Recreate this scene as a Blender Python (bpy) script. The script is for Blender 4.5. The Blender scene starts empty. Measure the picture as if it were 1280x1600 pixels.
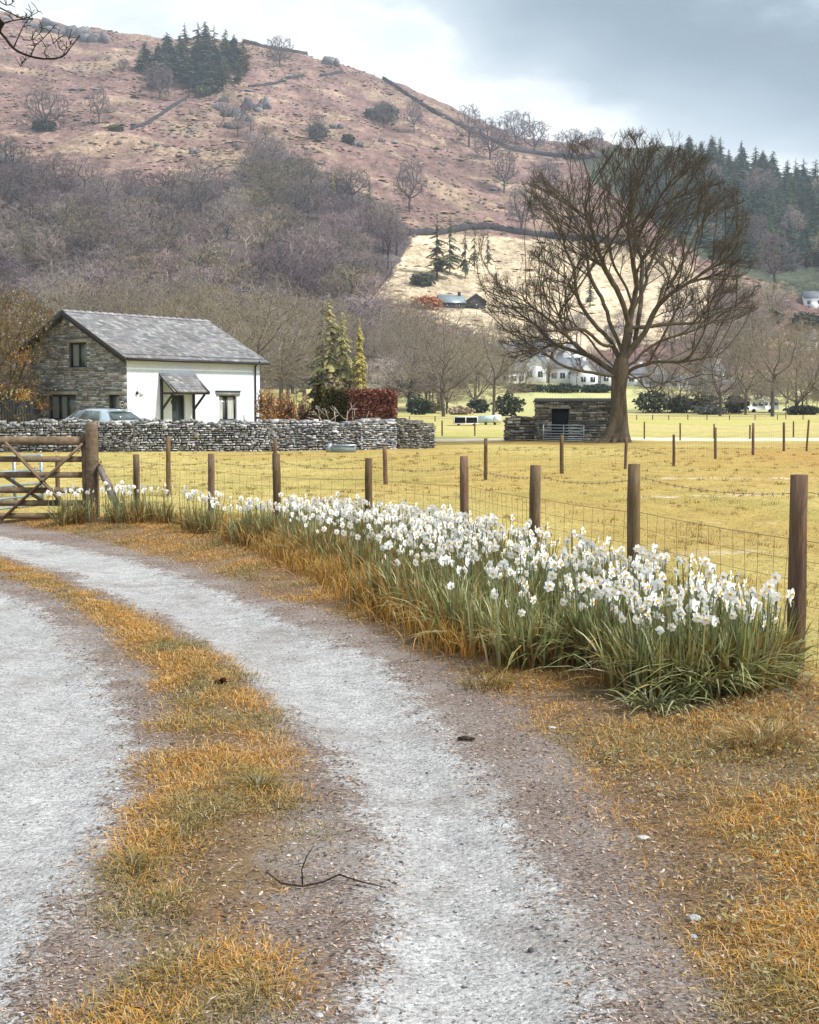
import bpy, math, random
import numpy as np
from mathutils import Vector
from mathutils.kdtree import KDTree

# ------------------------------------------------------------------ camera, sky, sun, exposure
C = bpy.context.scene
COL = C.collection
F, PITCH, EYE = 1900.0, math.atan(175 / 1900), 1.62      # focal length in photo pixels, tilt, eye height
cam_d = bpy.data.cameras.new('camera')
cam = bpy.data.objects.new('camera', cam_d)
COL.objects.link(cam)
cam_d.sensor_fit = 'VERTICAL'
cam_d.sensor_height = 36
cam_d.lens = 36 * F / 1600
cam_d.clip_start, cam_d.clip_end = 0.05, 5000
cam.location = (0, 0, EYE)
cam.rotation_euler = (math.pi / 2 - PITCH, 0, 0)
C.camera = cam
C.render.engine = 'CYCLES'
C.cycles.max_bounces = 6
C.cycles.transparent_max_bounces = 8
C.cycles.volume_bounces = 0
C.cycles.use_denoising = True
C.cycles.denoising_prefilter = 'NONE'
C.cycles.denoising_input_passes = 'RGB_ALBEDO_NORMAL'
C.cycles.use_adaptive_sampling = False
C.cycles.sample_clamp_indirect = 3
C.cycles.sample_clamp_direct = 12
C.view_settings.view_transform = 'Standard'
C.view_settings.look = 'None'
C.view_settings.exposure = 0.56
C.view_settings.gamma = 1

SUN_DIR = Vector((0.62, -0.22, 0.78)).normalized()
SUN_EL = math.asin(SUN_DIR.z)
SUN_AZ = math.atan2(SUN_DIR.x, SUN_DIR.y)
sd_ = bpy.data.lights.new('sun', 'SUN')
sd_.energy = 4.2
sd_.angle = math.radians(6)
sd_.color = (1.0, 0.965, 0.92)
sun = bpy.data.objects.new('sun', sd_)
COL.objects.link(sun)
sun.rotation_euler = SUN_DIR.to_track_quat('Z', 'Y').to_euler()


class NT:
    """tiny node-tree writer"""
    def __init__(s, tree):
        s.t = tree
        s.t.nodes.clear()

    def new(s, typ, **kw):
        n = s.t.nodes.new(typ)
        for k, v in kw.items():
            setattr(n, k, v)
        return n

    def put(s, sock, v):
        if v is None:
            return
        if hasattr(v, 'is_output'):
            s.t.links.new(v, sock)
        elif isinstance(v, (tuple, list)):
            sock.default_value = tuple(v) + ((1.0,) if len(v) == 3 and len(sock.default_value) == 4 else ())
        else:
            sock.default_value = v

    def noise(s, vec, scale, detail=3, rough=0.55, dist=0.0, out='Fac'):
        n = s.new('ShaderNodeTexNoise')
        s.put(n.inputs['Vector'], vec)
        n.inputs['Scale'].default_value = scale
        n.inputs['Detail'].default_value = detail
        n.inputs['Roughness'].default_value = rough
        n.inputs['Distortion'].default_value = dist
        return n.outputs[out]

    def map(s, vec, scale=(1, 1, 1), loc=(0, 0, 0), rot=(0, 0, 0)):
        n = s.new('ShaderNodeMapping')
        s.put(n.inputs['Vector'], vec)
        n.inputs['Scale'].default_value = scale
        n.inputs['Location'].default_value = loc
        n.inputs['Rotation'].default_value = rot
        return n.outputs[0]

    def ramp(s, fac, stops, interp='LINEAR'):
        n = s.new('ShaderNodeValToRGB')
        n.color_ramp.interpolation = interp
        e = n.color_ramp.elements
        while len(e) > 1:
            e.remove(e[-1])
        for i, (p, c) in enumerate(stops):
            if not isinstance(c, (tuple, list)):
                c = (c, c, c)
            x = e[0] if i == 0 else e.new(p)
            x.position = p
            x.color = tuple(c) + (1.0,)
        s.put(n.inputs[0], fac)
        return n.outputs[0]

    def mix(s, fac, a, b, mode='MIX'):
        n = s.new('ShaderNodeMix', data_type='RGBA', blend_type=mode)
        s.put(n.inputs[0], fac)
        s.put(n.inputs[6], a)
        s.put(n.inputs[7], b)
        return n.outputs[2]

    def math(s, op, a, b=None, c=None, clamp=False):
        n = s.new('ShaderNodeMath', operation=op, use_clamp=clamp)
        s.put(n.inputs[0], a)
        s.put(n.inputs[1], b)
        s.put(n.inputs[2], c)
        return n.outputs[0]

    def smooth(s, v, a, b):
        n = s.new('ShaderNodeMapRange', interpolation_type='SMOOTHSTEP')
        s.put(n.inputs[0], v)
        n.inputs[1].default_value = a
        n.inputs[2].default_value = b
        return n.outputs[0]

    def attr(s, name):
        n = s.new('ShaderNodeAttribute')
        n.attribute_name = name
        return n

    def sep(s, col):
        n = s.new('ShaderNodeSeparateColor')
        s.put(n.inputs[0], col)
        return n.outputs

    def bump(s, h, strength, dist=0.02, normal=None):
        n = s.new('ShaderNodeBump')
        n.inputs['Strength'].default_value = strength
        n.inputs['Distance'].default_value = dist
        s.put(n.inputs['Height'], h)
        s.put(n.inputs['Normal'], normal)
        return n.outputs[0]


# sky: Nishita behind broken cloud, laid out by direction (azimuth, elevation)
W = bpy.data.worlds.new('World')
C.world = W
W.use_nodes = True
n = NT(W.node_tree)
sky = n.new('ShaderNodeTexSky', sky_type='NISHITA')
sky.sun_disc = False
sky.sun_elevation = SUN_EL
sky.sun_rotation = SUN_AZ
tc = n.new('ShaderNodeTexCoord').outputs['Generated']
sx = n.new('ShaderNodeSeparateXYZ')
n.put(sx.inputs[0], tc)
X, Y_, Z = sx.outputs
big = n.noise(n.map(tc, (3.2, 3.2, 8.5), (0.35, 0.2, 0.12), (0, 0.24, 0)), 1.0, 5, 0.52, 0.25)
puff = n.noise(n.map(tc, (7.0, 7.0, 15.0), (2.1, 0.4, 0.9), (0, 0.24, 0)), 1.0, 6, 0.55, 0.2)
# distance above a slanted line that runs down to the east: white low bank under it, grey sheet over it
lin = n.math('ADD', n.math('MULTIPLY', X, 0.33), Z)
lin = n.math('ADD', lin, n.math('MULTIPLY', n.math('SUBTRACT', big, 0.5), 0.12))
lin = n.math('ADD', lin, n.math('MULTIPLY', n.math('SUBTRACT', puff, 0.5), 0.15))
tone = n.ramp(lin, [(0.0, 0.8), (0.20, 0.92), (0.276, 0.92), (0.294, 0.60), (0.315, 0.42), (0.340, 0.18), (0.365, 0.04), (0.388, 0.16), (0.41, 0.60), (0.44, 0.98), (0.6, 0.75), (0.8, 0.6), (1.0, 0.75)])
tone = n.mix(0.34, tone, n.ramp(puff, [(0.3, 0.15), (0.7, 1.0)]))
cloud = n.ramp(tone, [(0.0, (2.3, 3.1, 3.9)), (0.30, (4.0, 5.4, 6.5)), (0.52, (7.0, 8.5, 9.6)), (0.72, (12.0, 13.2, 14.0)), (0.9, (16.5, 17.2, 17.6)), (1.0, (18, 18.4, 18.8))])
skyc = n.mix(0.90, sky.outputs[0], cloud)
bg = n.new('ShaderNodeBackground')
n.put(bg.inputs[0], skyc)
bg.inputs[1].default_value = 0.058
ow = n.new('ShaderNodeOutputWorld')
n.put(ow.inputs[0], bg.outputs[0])

# ------------------------------------------------------------------ camera geometry and terrain
CA, SA = math.cos(PITCH), math.sin(PITCH)


def ray(px, py):
    a, u = (px - 640) / F, (800 - py) / F
    return Vector((a, CA + u * SA, -SA + u * CA))


def at(px, py, Y):
    d = ray(px, py)
    return Vector((0, 0, EYE)) + d * (Y / d.y)


def ss(a, b, x):
    t = np.clip((np.asarray(x, float) - a) / (b - a), 0, 1)
    return t * t * (3 - 2 * t)


_rng = np.random.default_rng(5)
_G = _rng.random((256, 256))


def vnoise(x, y):
    """smooth value noise, 0..1"""
    x = np.asarray(x, float); y = np.asarray(y, float)
    xi, yi = np.floor(x).astype(int), np.floor(y).astype(int)
    fx, fy = x - xi, y - yi
    fx, fy = fx * fx * (3 - 2 * fx), fy * fy * (3 - 2 * fy)
    g = lambda i, j: _G[i & 255, j & 255]
    return (g(xi, yi) * (1 - fx) + g(xi + 1, yi) * fx) * (1 - fy) + (g(xi, yi + 1) * (1 - fx) + g(xi + 1, yi + 1) * fx) * fy


def fbm(x, y, o=4):
    s, a, t = 0, 0.5, 0
    for i in range(o):
        s = s + a * vnoise(np.asarray(x) * 2 ** i + 17.3 * i, np.asarray(y) * 2 ** i + 9.1 * i)
        t += a
        a *= 0.5
    return s / t


# skyline of the fell in the photograph -> height of the ridge at its own distance
RIDGE = [(-700, -70), (-300, -40), (0, 8), (130, 33), (250, 50), (400, 58), (440, 67), (520, 88), (560, 102), (600, 117), (640, 128), (690, 153),
         (740, 176), (790, 195), (840, 208), (900, 211), (930, 206), (980, 220), (1060, 219), (1100, 230), (1160, 250), (1200, 262), (1280, 275), (1500, 300), (2000, 340)]


def ridge_dist(u):
    return 950 - 180 * ss(0.05, 0.35, u)


_ru, _rh = [], []
for px, py in RIDGE:
    d = ray(px, py)
    u = d.x / d.y
    R = float(ridge_dist(u))
    _ru.append(u)
    _rh.append(d.z / d.y * R + EYE - 4.0)
_ru, _rh = np.array(_ru), np.array(_rh)
HILL0 = 268.0


def terrain(x, y):
    x = np.asarray(x, float); y = np.asarray(y, float)
    yy = np.maximum(y, 1.0)
    u = x / yy
    z = -0.12 * ss(7, 16, y) - 0.38 * ss(36, 62, y) - 0.12 * ss(70, 170, y)
    z = z + 0.05 * (vnoise(x * 0.35 + 3, y * 0.35) - 0.5) * ss(8, 14, y) + 0.02 * (vnoise(x * 1.3, y * 1.3 + 7) - 0.5)
    z = z + 4.6 * ss(188, 262, y)
    uu = np.clip(u, _ru[0], _ru[-1])
    R = ridge_dist(uu)
    H = np.interp(uu, _ru, _rh) - 4.0
    t = (y - HILL0) / (R - HILL0)
    tt = np.clip(t, 0, 1)
    prof = np.power(tt, 1.18)
    bump = (fbm(x / 70, y / 70, 5) - 0.5) * 15 * ss(0.02, 0.3, tt) * (1 - 0.85 * ss(0.9, 1.0, t)) + (fbm(x / 17 + 5, y / 17, 3) - 0.5) * 4.5 * ss(0.05, 0.3, tt)
    back = np.clip(t - 1, 0, 3)
    return z + H * prof + bump - H * 0.55 * back


def T(x, y):
    return float(terrain(np.array([x]), np.array([y]))[0])


def ground_at(px, py, y0=2.0, y1=1000.0):
    """where the ray through a photo pixel first meets the ground"""
    d = ray(px, py)
    k = d / d.y
    ys = np.exp(np.linspace(math.log(y0), math.log(y1), 2500))
    zz = EYE + k.z * ys
    below = zz < terrain(k.x * ys, ys)
    i = int(np.argmax(below)) if below.any() else len(ys) - 1
    a, b = ys[max(i - 1, 0)], ys[i]
    for _ in range(25):
        m = (a + b) / 2
        if EYE + k.z * m < T(k.x * m, m):
            b = m
        else:
            a = m
    return Vector((k.x * b, b, T(k.x * b, b)))


# ------------------------------------------------------------------ mesh builder
class MB:
    def __init__(s):
        s.V, s.Q, s.T, s.C, s.n = [], [], [], [], 0

    def add(s, V, Q=None, T=None, C=(1, 1, 1)):
        V = np.asarray(V, float).reshape(-1, 3)
        if Q is not None and len(Q):
            s.Q.append(np.asarray(Q, np.int64).reshape(-1, 4) + s.n)
        if T is not None and len(T):
            s.T.append(np.asarray(T, np.int64).reshape(-1, 3) + s.n)
        C = np.asarray(C, float)
        s.C.append(np.broadcast_to(C, V.shape) if C.ndim == 1 else C)
        s.V.append(V)
        s.n += len(V)

    def merge(s, o, M=None):
        pass

    def arrays(s):
        V = np.concatenate(s.V)
        Q = np.concatenate(s.Q) if s.Q else np.zeros((0, 4), np.int64)
        Tt = np.concatenate(s.T) if s.T else np.zeros((0, 3), np.int64)
        return V, Q, Tt, np.concatenate(s.C)

    # -- shapes
    def hexa(s, P, C=(1, 1, 1)):
        """8 corners: 0-3 bottom loop, 4-7 top loop"""
        s.add(P, [(3, 2, 1, 0), (4, 5, 6, 7), (0, 1, 5, 4), (1, 2, 6, 5), (2, 3, 7, 6), (3, 0, 4, 7)], C=C)

    def box(s, c, size, C=(1, 1, 1), ax=None):
        hx, hy, hz = size[0] / 2, size[1] / 2, size[2] / 2
        P = np.array([(-hx, -hy, -hz), (hx, -hy, -hz), (hx, hy, -hz), (-hx, hy, -hz), (-hx, -hy, hz), (hx, -hy, hz), (hx, hy, hz), (-hx, hy, hz)])
        if ax is not None:
            P = P @ np.array([list(a) for a in ax])
        s.hexa(P + np.array(list(c)), C)

    def bar(s, a, b, w, h, C=(1, 1, 1), up=(0, 0, 1)):
        a, b = Vector(a), Vector(b)
        t = (b - a)
        L = t.length
        t.normalize()
        sd = t.cross(Vector(up))
        if sd.length < 1e-4:
            sd = t.cross(Vector((0, 1, 0)))
        sd.normalize()
        nn = sd.cross(t)
        s.box((a + b) / 2, (L, w, h), C, (t, sd, nn))

    def tubes(s, P, R, S=6, C=(1, 1, 1), cap=False, seed=0):
        """P (N,K,3), R (N,K): swept tubes, one per row"""
        P = np.asarray(P, float); R = np.asarray(R, float)
        N, K = P.shape[:2]
        tg = np.gradient(P, axis=1)
        tg /= np.maximum(np.linalg.norm(tg, axis=2, keepdims=True), 1e-9)
        mt = tg.mean(axis=1)
        ref = np.where(np.abs(mt[:, 2:3]) > 0.8 * np.linalg.norm(mt, axis=1, keepdims=True), np.array([[1., 0.13, 0]]), np.array([[0, 0.07, 1.]]))
        nn = np.cross(tg, ref[:, None, :])
        nn /= np.maximum(np.linalg.norm(nn, axis=2, keepdims=True), 1e-9)
        bb = np.cross(tg, nn)
        an = np.arange(S) * 2 * math.pi / S
        ring = np.cos(an)[None, None, :, None] * nn[:, :, None, :] + np.sin(an)[None, None, :, None] * bb[:, :, None, :]
        V = P[:, :, None, :] + R[:, :, None, None] * ring
        i, j, k = np.meshgrid(np.arange(N), np.arange(K - 1), np.arange(S), indexing='ij')
        idx = lambda i, j, k: (i * K + j) * S + (k % S)
        Q = np.stack([idx(i, j, k), idx(i, j, k + 1), idx(i, j + 1, k + 1), idx(i, j + 1, k)], -1).reshape(-1, 4)
        C = np.asarray(C, float)
        if C.ndim == 2 and len(C) == N:
            C = np.repeat(C, K * S, axis=0)
        Tr = []
        if cap:
            base = N * K * S
            V = np.concatenate([V.reshape(-1, 3), P[:, -1], P[:, 0]])
            for r in range(N):
                for k in range(S):
                    Tr.append((base + r, idx(r, K - 1, k), idx(r, K - 1, k + 1)))
                    Tr.append((base + N + r, idx(r, 0, k + 1), idx(r, 0, k)))
            if C.ndim == 2:
                C = np.concatenate([C, C[:2 * N]])
        s.add(V.reshape(-1, 3), Q, Tr, C)

    def tube(s, pts, r, S=8, C=(1, 1, 1), cap=True):
        pts = [list(p) for p in pts]
        R = [r] * len(pts) if not hasattr(r, '__len__') else r
        s.tubes([pts], [R], S, C, cap)

    def grid(s, fn, us, vs, C=(1, 1, 1)):
        V = np.array([list(fn(u, v)) for v in vs for u in us])
        nu = len(us)
        Q = [(j * nu + i, j * nu + i + 1, (j + 1) * nu + i + 1, (j + 1) * nu + i) for j in range(len(vs) - 1) for i in range(nu - 1)]
        s.add(V, Q, C=C)

    def ellipsoid(s, c, r, C=(1, 1, 1), nu=10, nv=7, jit=0, rng=None):
        V = []
        for j in range(nv + 1):
            th = math.pi * j / nv
            for i in range(nu):
                ph = 2 * math.pi * i / nu
                k = 1 + (rng.uniform(-jit, jit) if rng and 0 < j < nv else 0)
                V.append((c[0] + r[0] * k * math.sin(th) * math.cos(ph), c[1] + r[1] * k * math.sin(th) * math.sin(ph), c[2] + r[2] * k * math.cos(th)))
        Q = [(j * nu + i, (j + 1) * nu + i, (j + 1) * nu + (i + 1) % nu, j * nu + (i + 1) % nu) for j in range(nv) for i in range(nu)]
        s.add(V, Q, C=C)

    def mesh(s, name, m, org=(0, 0, 0), smooth=False):
        V, Q, Tt, Cc = s.arrays()
        V = V - np.array(list(org))
        me = bpy.data.meshes.new(name)
        me.vertices.add(len(V))
        me.vertices.foreach_set('co', V.astype(np.float32).ravel())
        nl = len(Q) * 4 + len(Tt) * 3
        me.loops.add(nl)
        me.loops.foreach_set('vertex_index', np.concatenate([Q.ravel(), Tt.ravel()]).astype(np.int32))
        me.polygons.add(len(Q) + len(Tt))
        st = np.concatenate([np.arange(len(Q)) * 4, len(Q) * 4 + np.arange(len(Tt)) * 3]).astype(np.int32)
        me.polygons.foreach_set('loop_start', st)
        if smooth:
            me.polygons.foreach_set('use_smooth', np.ones(len(st), bool))
        me.update(calc_edges=True)
        a = me.color_attributes.new('col', 'FLOAT_COLOR', 'POINT')
        a.data.foreach_set('color', np.concatenate([Cc, np.ones((len(V), 1))], 1).astype(np.float32).ravel())
        me.materials.append(m)
        return me

    def build(s, name, m, parent=None, org=None, smooth=False):
        """one mesh object; a part takes its thing's origin, a top-level mesh its own"""
        o0 = ORG.get(parent.name, (0, 0, 0)) if parent else (org or (0, 0, 0))
        ob = bpy.data.objects.new(name, s.mesh(name, m, o0, smooth))
        COL.objects.link(ob)
        if parent:
            ob.parent = parent
            ORG[ob.name] = o0
        else:
            ob.location = o0
            ORG[ob.name] = o0
        return ob


ORG = {}


def tag(o, label=None, cat=None, group=None, kind=None):
    if label: o['label'] = label
    if cat: o['category'] = cat
    if group: o['group'] = group
    if kind: o['kind'] = kind
    return o


def thing(name, label, cat, loc=(0, 0, 0), group=None):
    o = bpy.data.objects.new(name, None)
    o.empty_display_size = 0.3
    COL.objects.link(o)
    o.location = loc
    ORG[o.name] = tuple(loc)
    return tag(o, label, cat, group)


def dup(root, loc, rotz=0.0, scale=1.0, label=None, group=None, kids=True):
    r = root.copy()
    COL.objects.link(r)
    r.location = loc
    r.rotation_euler = (0, 0, rotz)
    r.scale = (scale, scale, scale) if not hasattr(scale, '__len__') else scale
    if label: r['label'] = label
    if group: r['group'] = group
    for ch in (root.children if kids else ()):
        c = ch.copy()
        COL.objects.link(c)
        c.parent = r
        for g in ch.children:
            d = g.copy()
            COL.objects.link(d)
            d.parent = c
    return r


# ------------------------------------------------------------------ materials
def material(name):
    m = bpy.data.materials.new(name)
    m.use_nodes = True
    return m, NT(m.node_tree)


def finish(n, bsdf):
    o = n.new('ShaderNodeOutputMaterial')
    n.put(o.inputs[0], bsdf)


def principled(n, col, rough=0.8, spec=0.3, normal=None, metal=0.0):
    b = n.new('ShaderNodeBsdfPrincipled')
    n.put(b.inputs['Base Color'], col)
    n.put(b.inputs['Roughness'], rough)
    n.put(b.inputs['Specular IOR Level'], spec)
    n.put(b.inputs['Metallic'], metal)
    n.put(b.inputs['Normal'], normal)
    return b.outputs[0]


def pm(name, col, rough=0.8, spec=0.3, noise=((6, 0.35),), bump=None, metal=0.0, stretch=(1, 1, 1), tint=None, trans=0.0):
    """painted surface: colour x the mesh's own colour attribute x noise"""
    m, n = material(name)
    tc = n.map(n.new('ShaderNodeTexCoord').outputs['Object'], stretch)
    c = n.mix(1.0, tuple(col), n.attr('col').outputs['Color'], 'MULTIPLY')
    for sc, am in noise:
        f = n.noise(tc, sc, 4, 0.6)
        c = n.mix(1.0, c, n.ramp(f, [(0.25, (1 - am,) * 3), (0.75, (1 + am,) * 3)]), 'MULTIPLY')
    if tint:
        c = n.mix(n.ramp(n.noise(tc, tint[0], 3), [(tint[1], 0.0), (tint[1] + 0.15, tint[3])]), c, tint[2])
    nm = n.bump(n.noise(tc, bump[0], 4, 0.65), bump[1], bump[2] if len(bump) > 2 else 0.02) if bump else None
    if trans:
        d = n.new('ShaderNodeBsdfDiffuse')
        n.put(d.inputs[0], c)
        t = n.new('ShaderNodeBsdfTranslucent')
        n.put(t.inputs[0], c)
        g = n.new('ShaderNodeBsdfGlossy')
        g.inputs['Roughness'].default_value = 0.45
        x = n.new('ShaderNodeMixShader')
        x.inputs[0].default_value = trans
        n.put(x.inputs[1], d.outputs[0]); n.put(x.inputs[2], t.outputs[0])
        y = n.new('ShaderNodeMixShader')
        y.inputs[0].default_value = spec * 0.12
        n.put(y.inputs[1], x.outputs[0]); n.put(y.inputs[2], g.outputs[0])
        finish(n, y.outputs[0])
    else:
        finish(n, principled(n, c, rough, spec, nm, metal))
    return m


M = {}
M['stone'] = pm('drystone', (1, 1, 1), 0.9, 0.2, ((9, 0.4), (40, 0.25)), (30, 0.5, 0.02))
M['core'] = pm('wall_core', (0.05, 0.048, 0.045), 0.95, 0.1)
M['render'] = pm('white_render', (0.73, 0.81, 0.90), 0.9, 0.2, ((0.5, 0.07), (3, 0.045), (14, 0.04)), (9, 0.6, 0.03), tint=(0.7, 0.62, (0.68, 0.70, 0.69), 0.25))
M['slate'] = pm('roof_slate', (1, 1, 1), 0.6, 0.4, ((1.2, 0.3), (7, 0.25)), (14, 0.3, 0.01))
M['black'] = pm('black_paint', (0.018, 0.017, 0.018), 0.5, 0.4, ((8, 0.3),))
M['pane_sheen'] = pm('painted_pane_sheen', (0.17, 0.20, 0.19), 0.5, 0.3, ((3, 0.3),), stretch=(6, 6, 0.5))  # for added strips that paint a paler reflection onto the gable panes
M['frame'] = pm('dark_window_frame', (0.022, 0.018, 0.016), 0.5, 0.4, ((8, 0.3),))
M['curtain_or_sheen'] = pm('curtain_or_sheen', (0.45, 0.46, 0.43), 0.9, 0.1, ((3, 0.4),), stretch=(8, 8, 0.6))
M['post'] = pm('fence_post_wood', (0.14, 0.092, 0.056), 0.9, 0.15, ((6, 0.5), (22, 0.4)), (26, 0.8, 0.01), stretch=(3, 3, 0.35), tint=(2.0, 0.55, (0.10, 0.075, 0.05), 0.7))
M['oldwood'] = pm('weathered_wood', (0.165, 0.118, 0.076), 0.9, 0.15, ((6, 0.45), (20, 0.35)), (24, 0.7, 0.01), stretch=(1, 1, 1), tint=(2.5, 0.58, (0.12, 0.11, 0.08), 0.6))
M['greywood'] = pm('grey_wood', (0.22, 0.185, 0.155), 0.9, 0.15, ((8, 0.4), (30, 0.3)), (24, 0.7, 0.01), stretch=(2, 2, 0.5))
M['wire'] = pm('wire', (0.16, 0.115, 0.085), 0.6, 0.4, ((20, 0.3),))
M['galv'] = pm('galvanised_steel', (0.27, 0.325, 0.365), 0.45, 0.5, ((5, 0.25),), metal=0.35)
M['bark'] = pm('bark', (1, 1, 1), 0.95, 0.1, ((2.0, 0.45), (9, 0.4)), (12, 1.0, 0.05), stretch=(2, 2, 0.5))
M['twig'] = pm('twigs', (1, 1, 1), 0.9, 0.1, ((1.5, 0.2),))
M['leaf'] = pm('leaf', (1, 1, 1), 0.6, 0.3, ((4, 0.12),), trans=0.25)
M['petal'] = pm('petal', (1, 1, 1), 0.6, 0.2, ((10, 0.03),), trans=0.3)
M['needle'] = pm('conifer_needles', (1, 1, 1), 0.8, 0.15, ((0.6, 0.3), (3, 0.3)), trans=0.12)
M['rock'] = pm('fell_rock', (0.17, 0.165, 0.17), 0.95, 0.15, ((0.25, 0.4), (1.2, 0.4)), (0.9, 0.9, 0.4))
M['hwall'] = pm('field_wall_stone', (0.05, 0.048, 0.05), 0.95, 0.1, ((0.8, 0.4),), (1.2, 1.0, 0.3))
M['hedge'] = pm('hedge_leaf', (1, 1, 1), 0.8, 0.15, ((1.5, 0.3),), trans=0.15)
M['vwall'] = pm('village_render', (0.76, 0.77, 0.78), 0.9, 0.2, ((0.3, 0.06),))
M['vroof'] = pm('village_slate', (0.15, 0.165, 0.19), 0.7, 0.3, ((0.6, 0.3),))
M['vglass'] = pm('village_window', (0.04, 0.05, 0.06), 0.2, 0.5, ((1, 0.3),))
M['car'] = pm('car_paint', (0.42, 0.50, 0.56), 0.28, 0.6, ((1, 0.05),), metal=0.35)
M['rubber'] = pm('rubber', (0.02, 0.02, 0.02), 0.8, 0.2)
M['red'] = pm('red_lamp', (0.3, 0.02, 0.02), 0.3, 0.5)
M['white'] = pm('white_plastic', (0.75, 0.76, 0.78), 0.5, 0.4, ((2, 0.05),))
M['blackfence'] = pm('stained_boards', (0.025, 0.027, 0.026), 0.8, 0.2, ((5, 0.4),), stretch=(6, 6, 1))
M['shedroof'] = pm('shed_roof', (0.045, 0.043, 0.042), 0.8, 0.2, ((4, 0.4),))
M['door_dark'] = pm('shed_door', (0.012, 0.016, 0.024), 0.7, 0.2, ((6, 0.4),), stretch=(5, 5, 0.6))

m, n = material('window_glass')
finish(n, principled(n, (0.085, 0.11, 0.108), 0.05, 0.7))
M['glass'] = m

# ------------------------------------------------------------------ plan of the lane, its verges and the field
def plan(pix):
    P = [ground_at(*p) for p in pix]
    P.sort(key=lambda p: p.y)
    y = np.array([p.y for p in P]); x = np.array([p.x for p in P])
    return y, x


def edge(pl, y):
    ys, xs = pl
    y = np.asarray(y, float)
    s0 = (xs[1] - xs[0]) / max(ys[1] - ys[0], 0.2)
    s1 = (xs[-1] - xs[-3]) / max(ys[-1] - ys[-3], 0.2)
    r = np.interp(y, ys, xs)
    r = np.where(y < ys[0], xs[0] + (y - ys[0]) * s0 * 0.5, r)
    return np.where(y > ys[-1], xs[-1] + (y - ys[-1]) * s1, r)


E_TR = plan([(0, 838), (100, 850), (200, 872), (300, 905), (400, 945), (500, 988), (580, 1024), (640, 1068), (690, 1120), (740, 1185), (800, 1265), (850, 1340), (890, 1420), (930, 1500), (965, 1600)])
E_TL = plan([(0, 868), (90, 893), (160, 925), (230, 957), (300, 995), (370, 1050), (430, 1110), (490, 1170), (550, 1260), (580, 1350), (560, 1450), (530, 1600)])
E_SR = plan([(0, 878), (90, 908), (150, 935), (230, 972), (300, 1008), (350, 1042), (395, 1075), (425, 1130), (440, 1200), (455, 1240), (468, 1300), (455, 1380), (445, 1450), (440, 1600)])
E_SL = plan([(0, 896), (60, 914), (120, 945), (180, 985), (235, 1035), (265, 1090), (265, 1150), (245, 1230), (225, 1300), (185, 1400), (130, 1500), (80, 1600)])
E_LL = plan([(0, 922), (60, 950), (110, 985), (150, 1040), (190, 1110), (213, 1170), (200, 1240), (170, 1310), (140, 1360), (100, 1420), (80, 1500), (40, 1600)])
E_VG = plan([(0, 818), (100, 833), (200, 858), (300, 885), (400, 925), (500, 953), (580, 985), (660, 1022), (740, 1065), (810, 1110), (870, 1160), (915, 1215), (950, 1280), (1000, 1345), (1035, 1410), (1085, 1490), (1150, 1600)])
E_BED = plan([(60, 802), (140, 815), (260, 824), (330, 832), (400, 858), (500, 905), (600, 955), (700, 1008), (800, 1058), (880, 1095), (960, 1125)])
FENCE = [(2.31, 7.0), (1.68, 9.1), (1.09, 10.6), (0.59, 12.8), (-0.48, 14.3), (-1.63, 15.0), (-2.62, 16.0), (-3.80, 17.0)]
_fy = np.array([p[1] for p in FENCE]); _fx = np.array([p[0] for p in FENCE])
E_FN = (_fy, _fx)


def nz(x, y, s, k=0):
    return fbm(x * s + k * 31.7, y * s + k * 11.3, 3) - 0.5


def masks(x, y):
    """gravel, turf and field, each about 0..1 with 0.5 on its edge (before the shader breaks the edge up)"""
    w = 0.12 * nz(x, y, 1.2) + 0.07 * nz(x, y, 4.5, 1)
    sl = np.where(y > 10, 0.72, 0.95)
    dm = np.minimum(x - edge(E_TL, y), edge(E_TR, y) - x) * sl
    dl = (edge(E_LL, y) - x) * sl
    grav = np.maximum(dm, dl) + w
    st = np.minimum(x - edge(E_SL, y), edge(E_SR, y) - x) * sl + w * 1.5
    vg = (x - edge(E_VG, y)) * sl + w * 1.5
    st = st - 0.10 * ss(5.2, 3.3, y) * ss(-0.1, 0.25, nz(x, y, 2.6, 2) + 0.05)
    turf = np.maximum(st, vg)
    fld = (x - edge(E_FN, y) + 0.12) * sl + 0.5 * w
    fld = np.where(y > 17.6, 1.0 + 0 * x, fld)
    return grav, turf, fld


def lane_mask(x, y):
    """pale gravel lane across the field, past the stone shed"""
    c = 65.0 + 1.2 * np.sin(x * 0.12) + 0.8 * (vnoise(x * 0.2, y * 0.1) - 0.5)
    m = 1 - ss(1.5, 3.0, np.abs(y - c))
    gap = ss(1.2, 3.2, x) * (1 - ss(4.6, 6.0, x)) * (1 - ss(61, 66, y)) * ss(55, 59, y) * 0.0
    return np.maximum(m * ss(-4, 0.5, x), gap)


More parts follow.
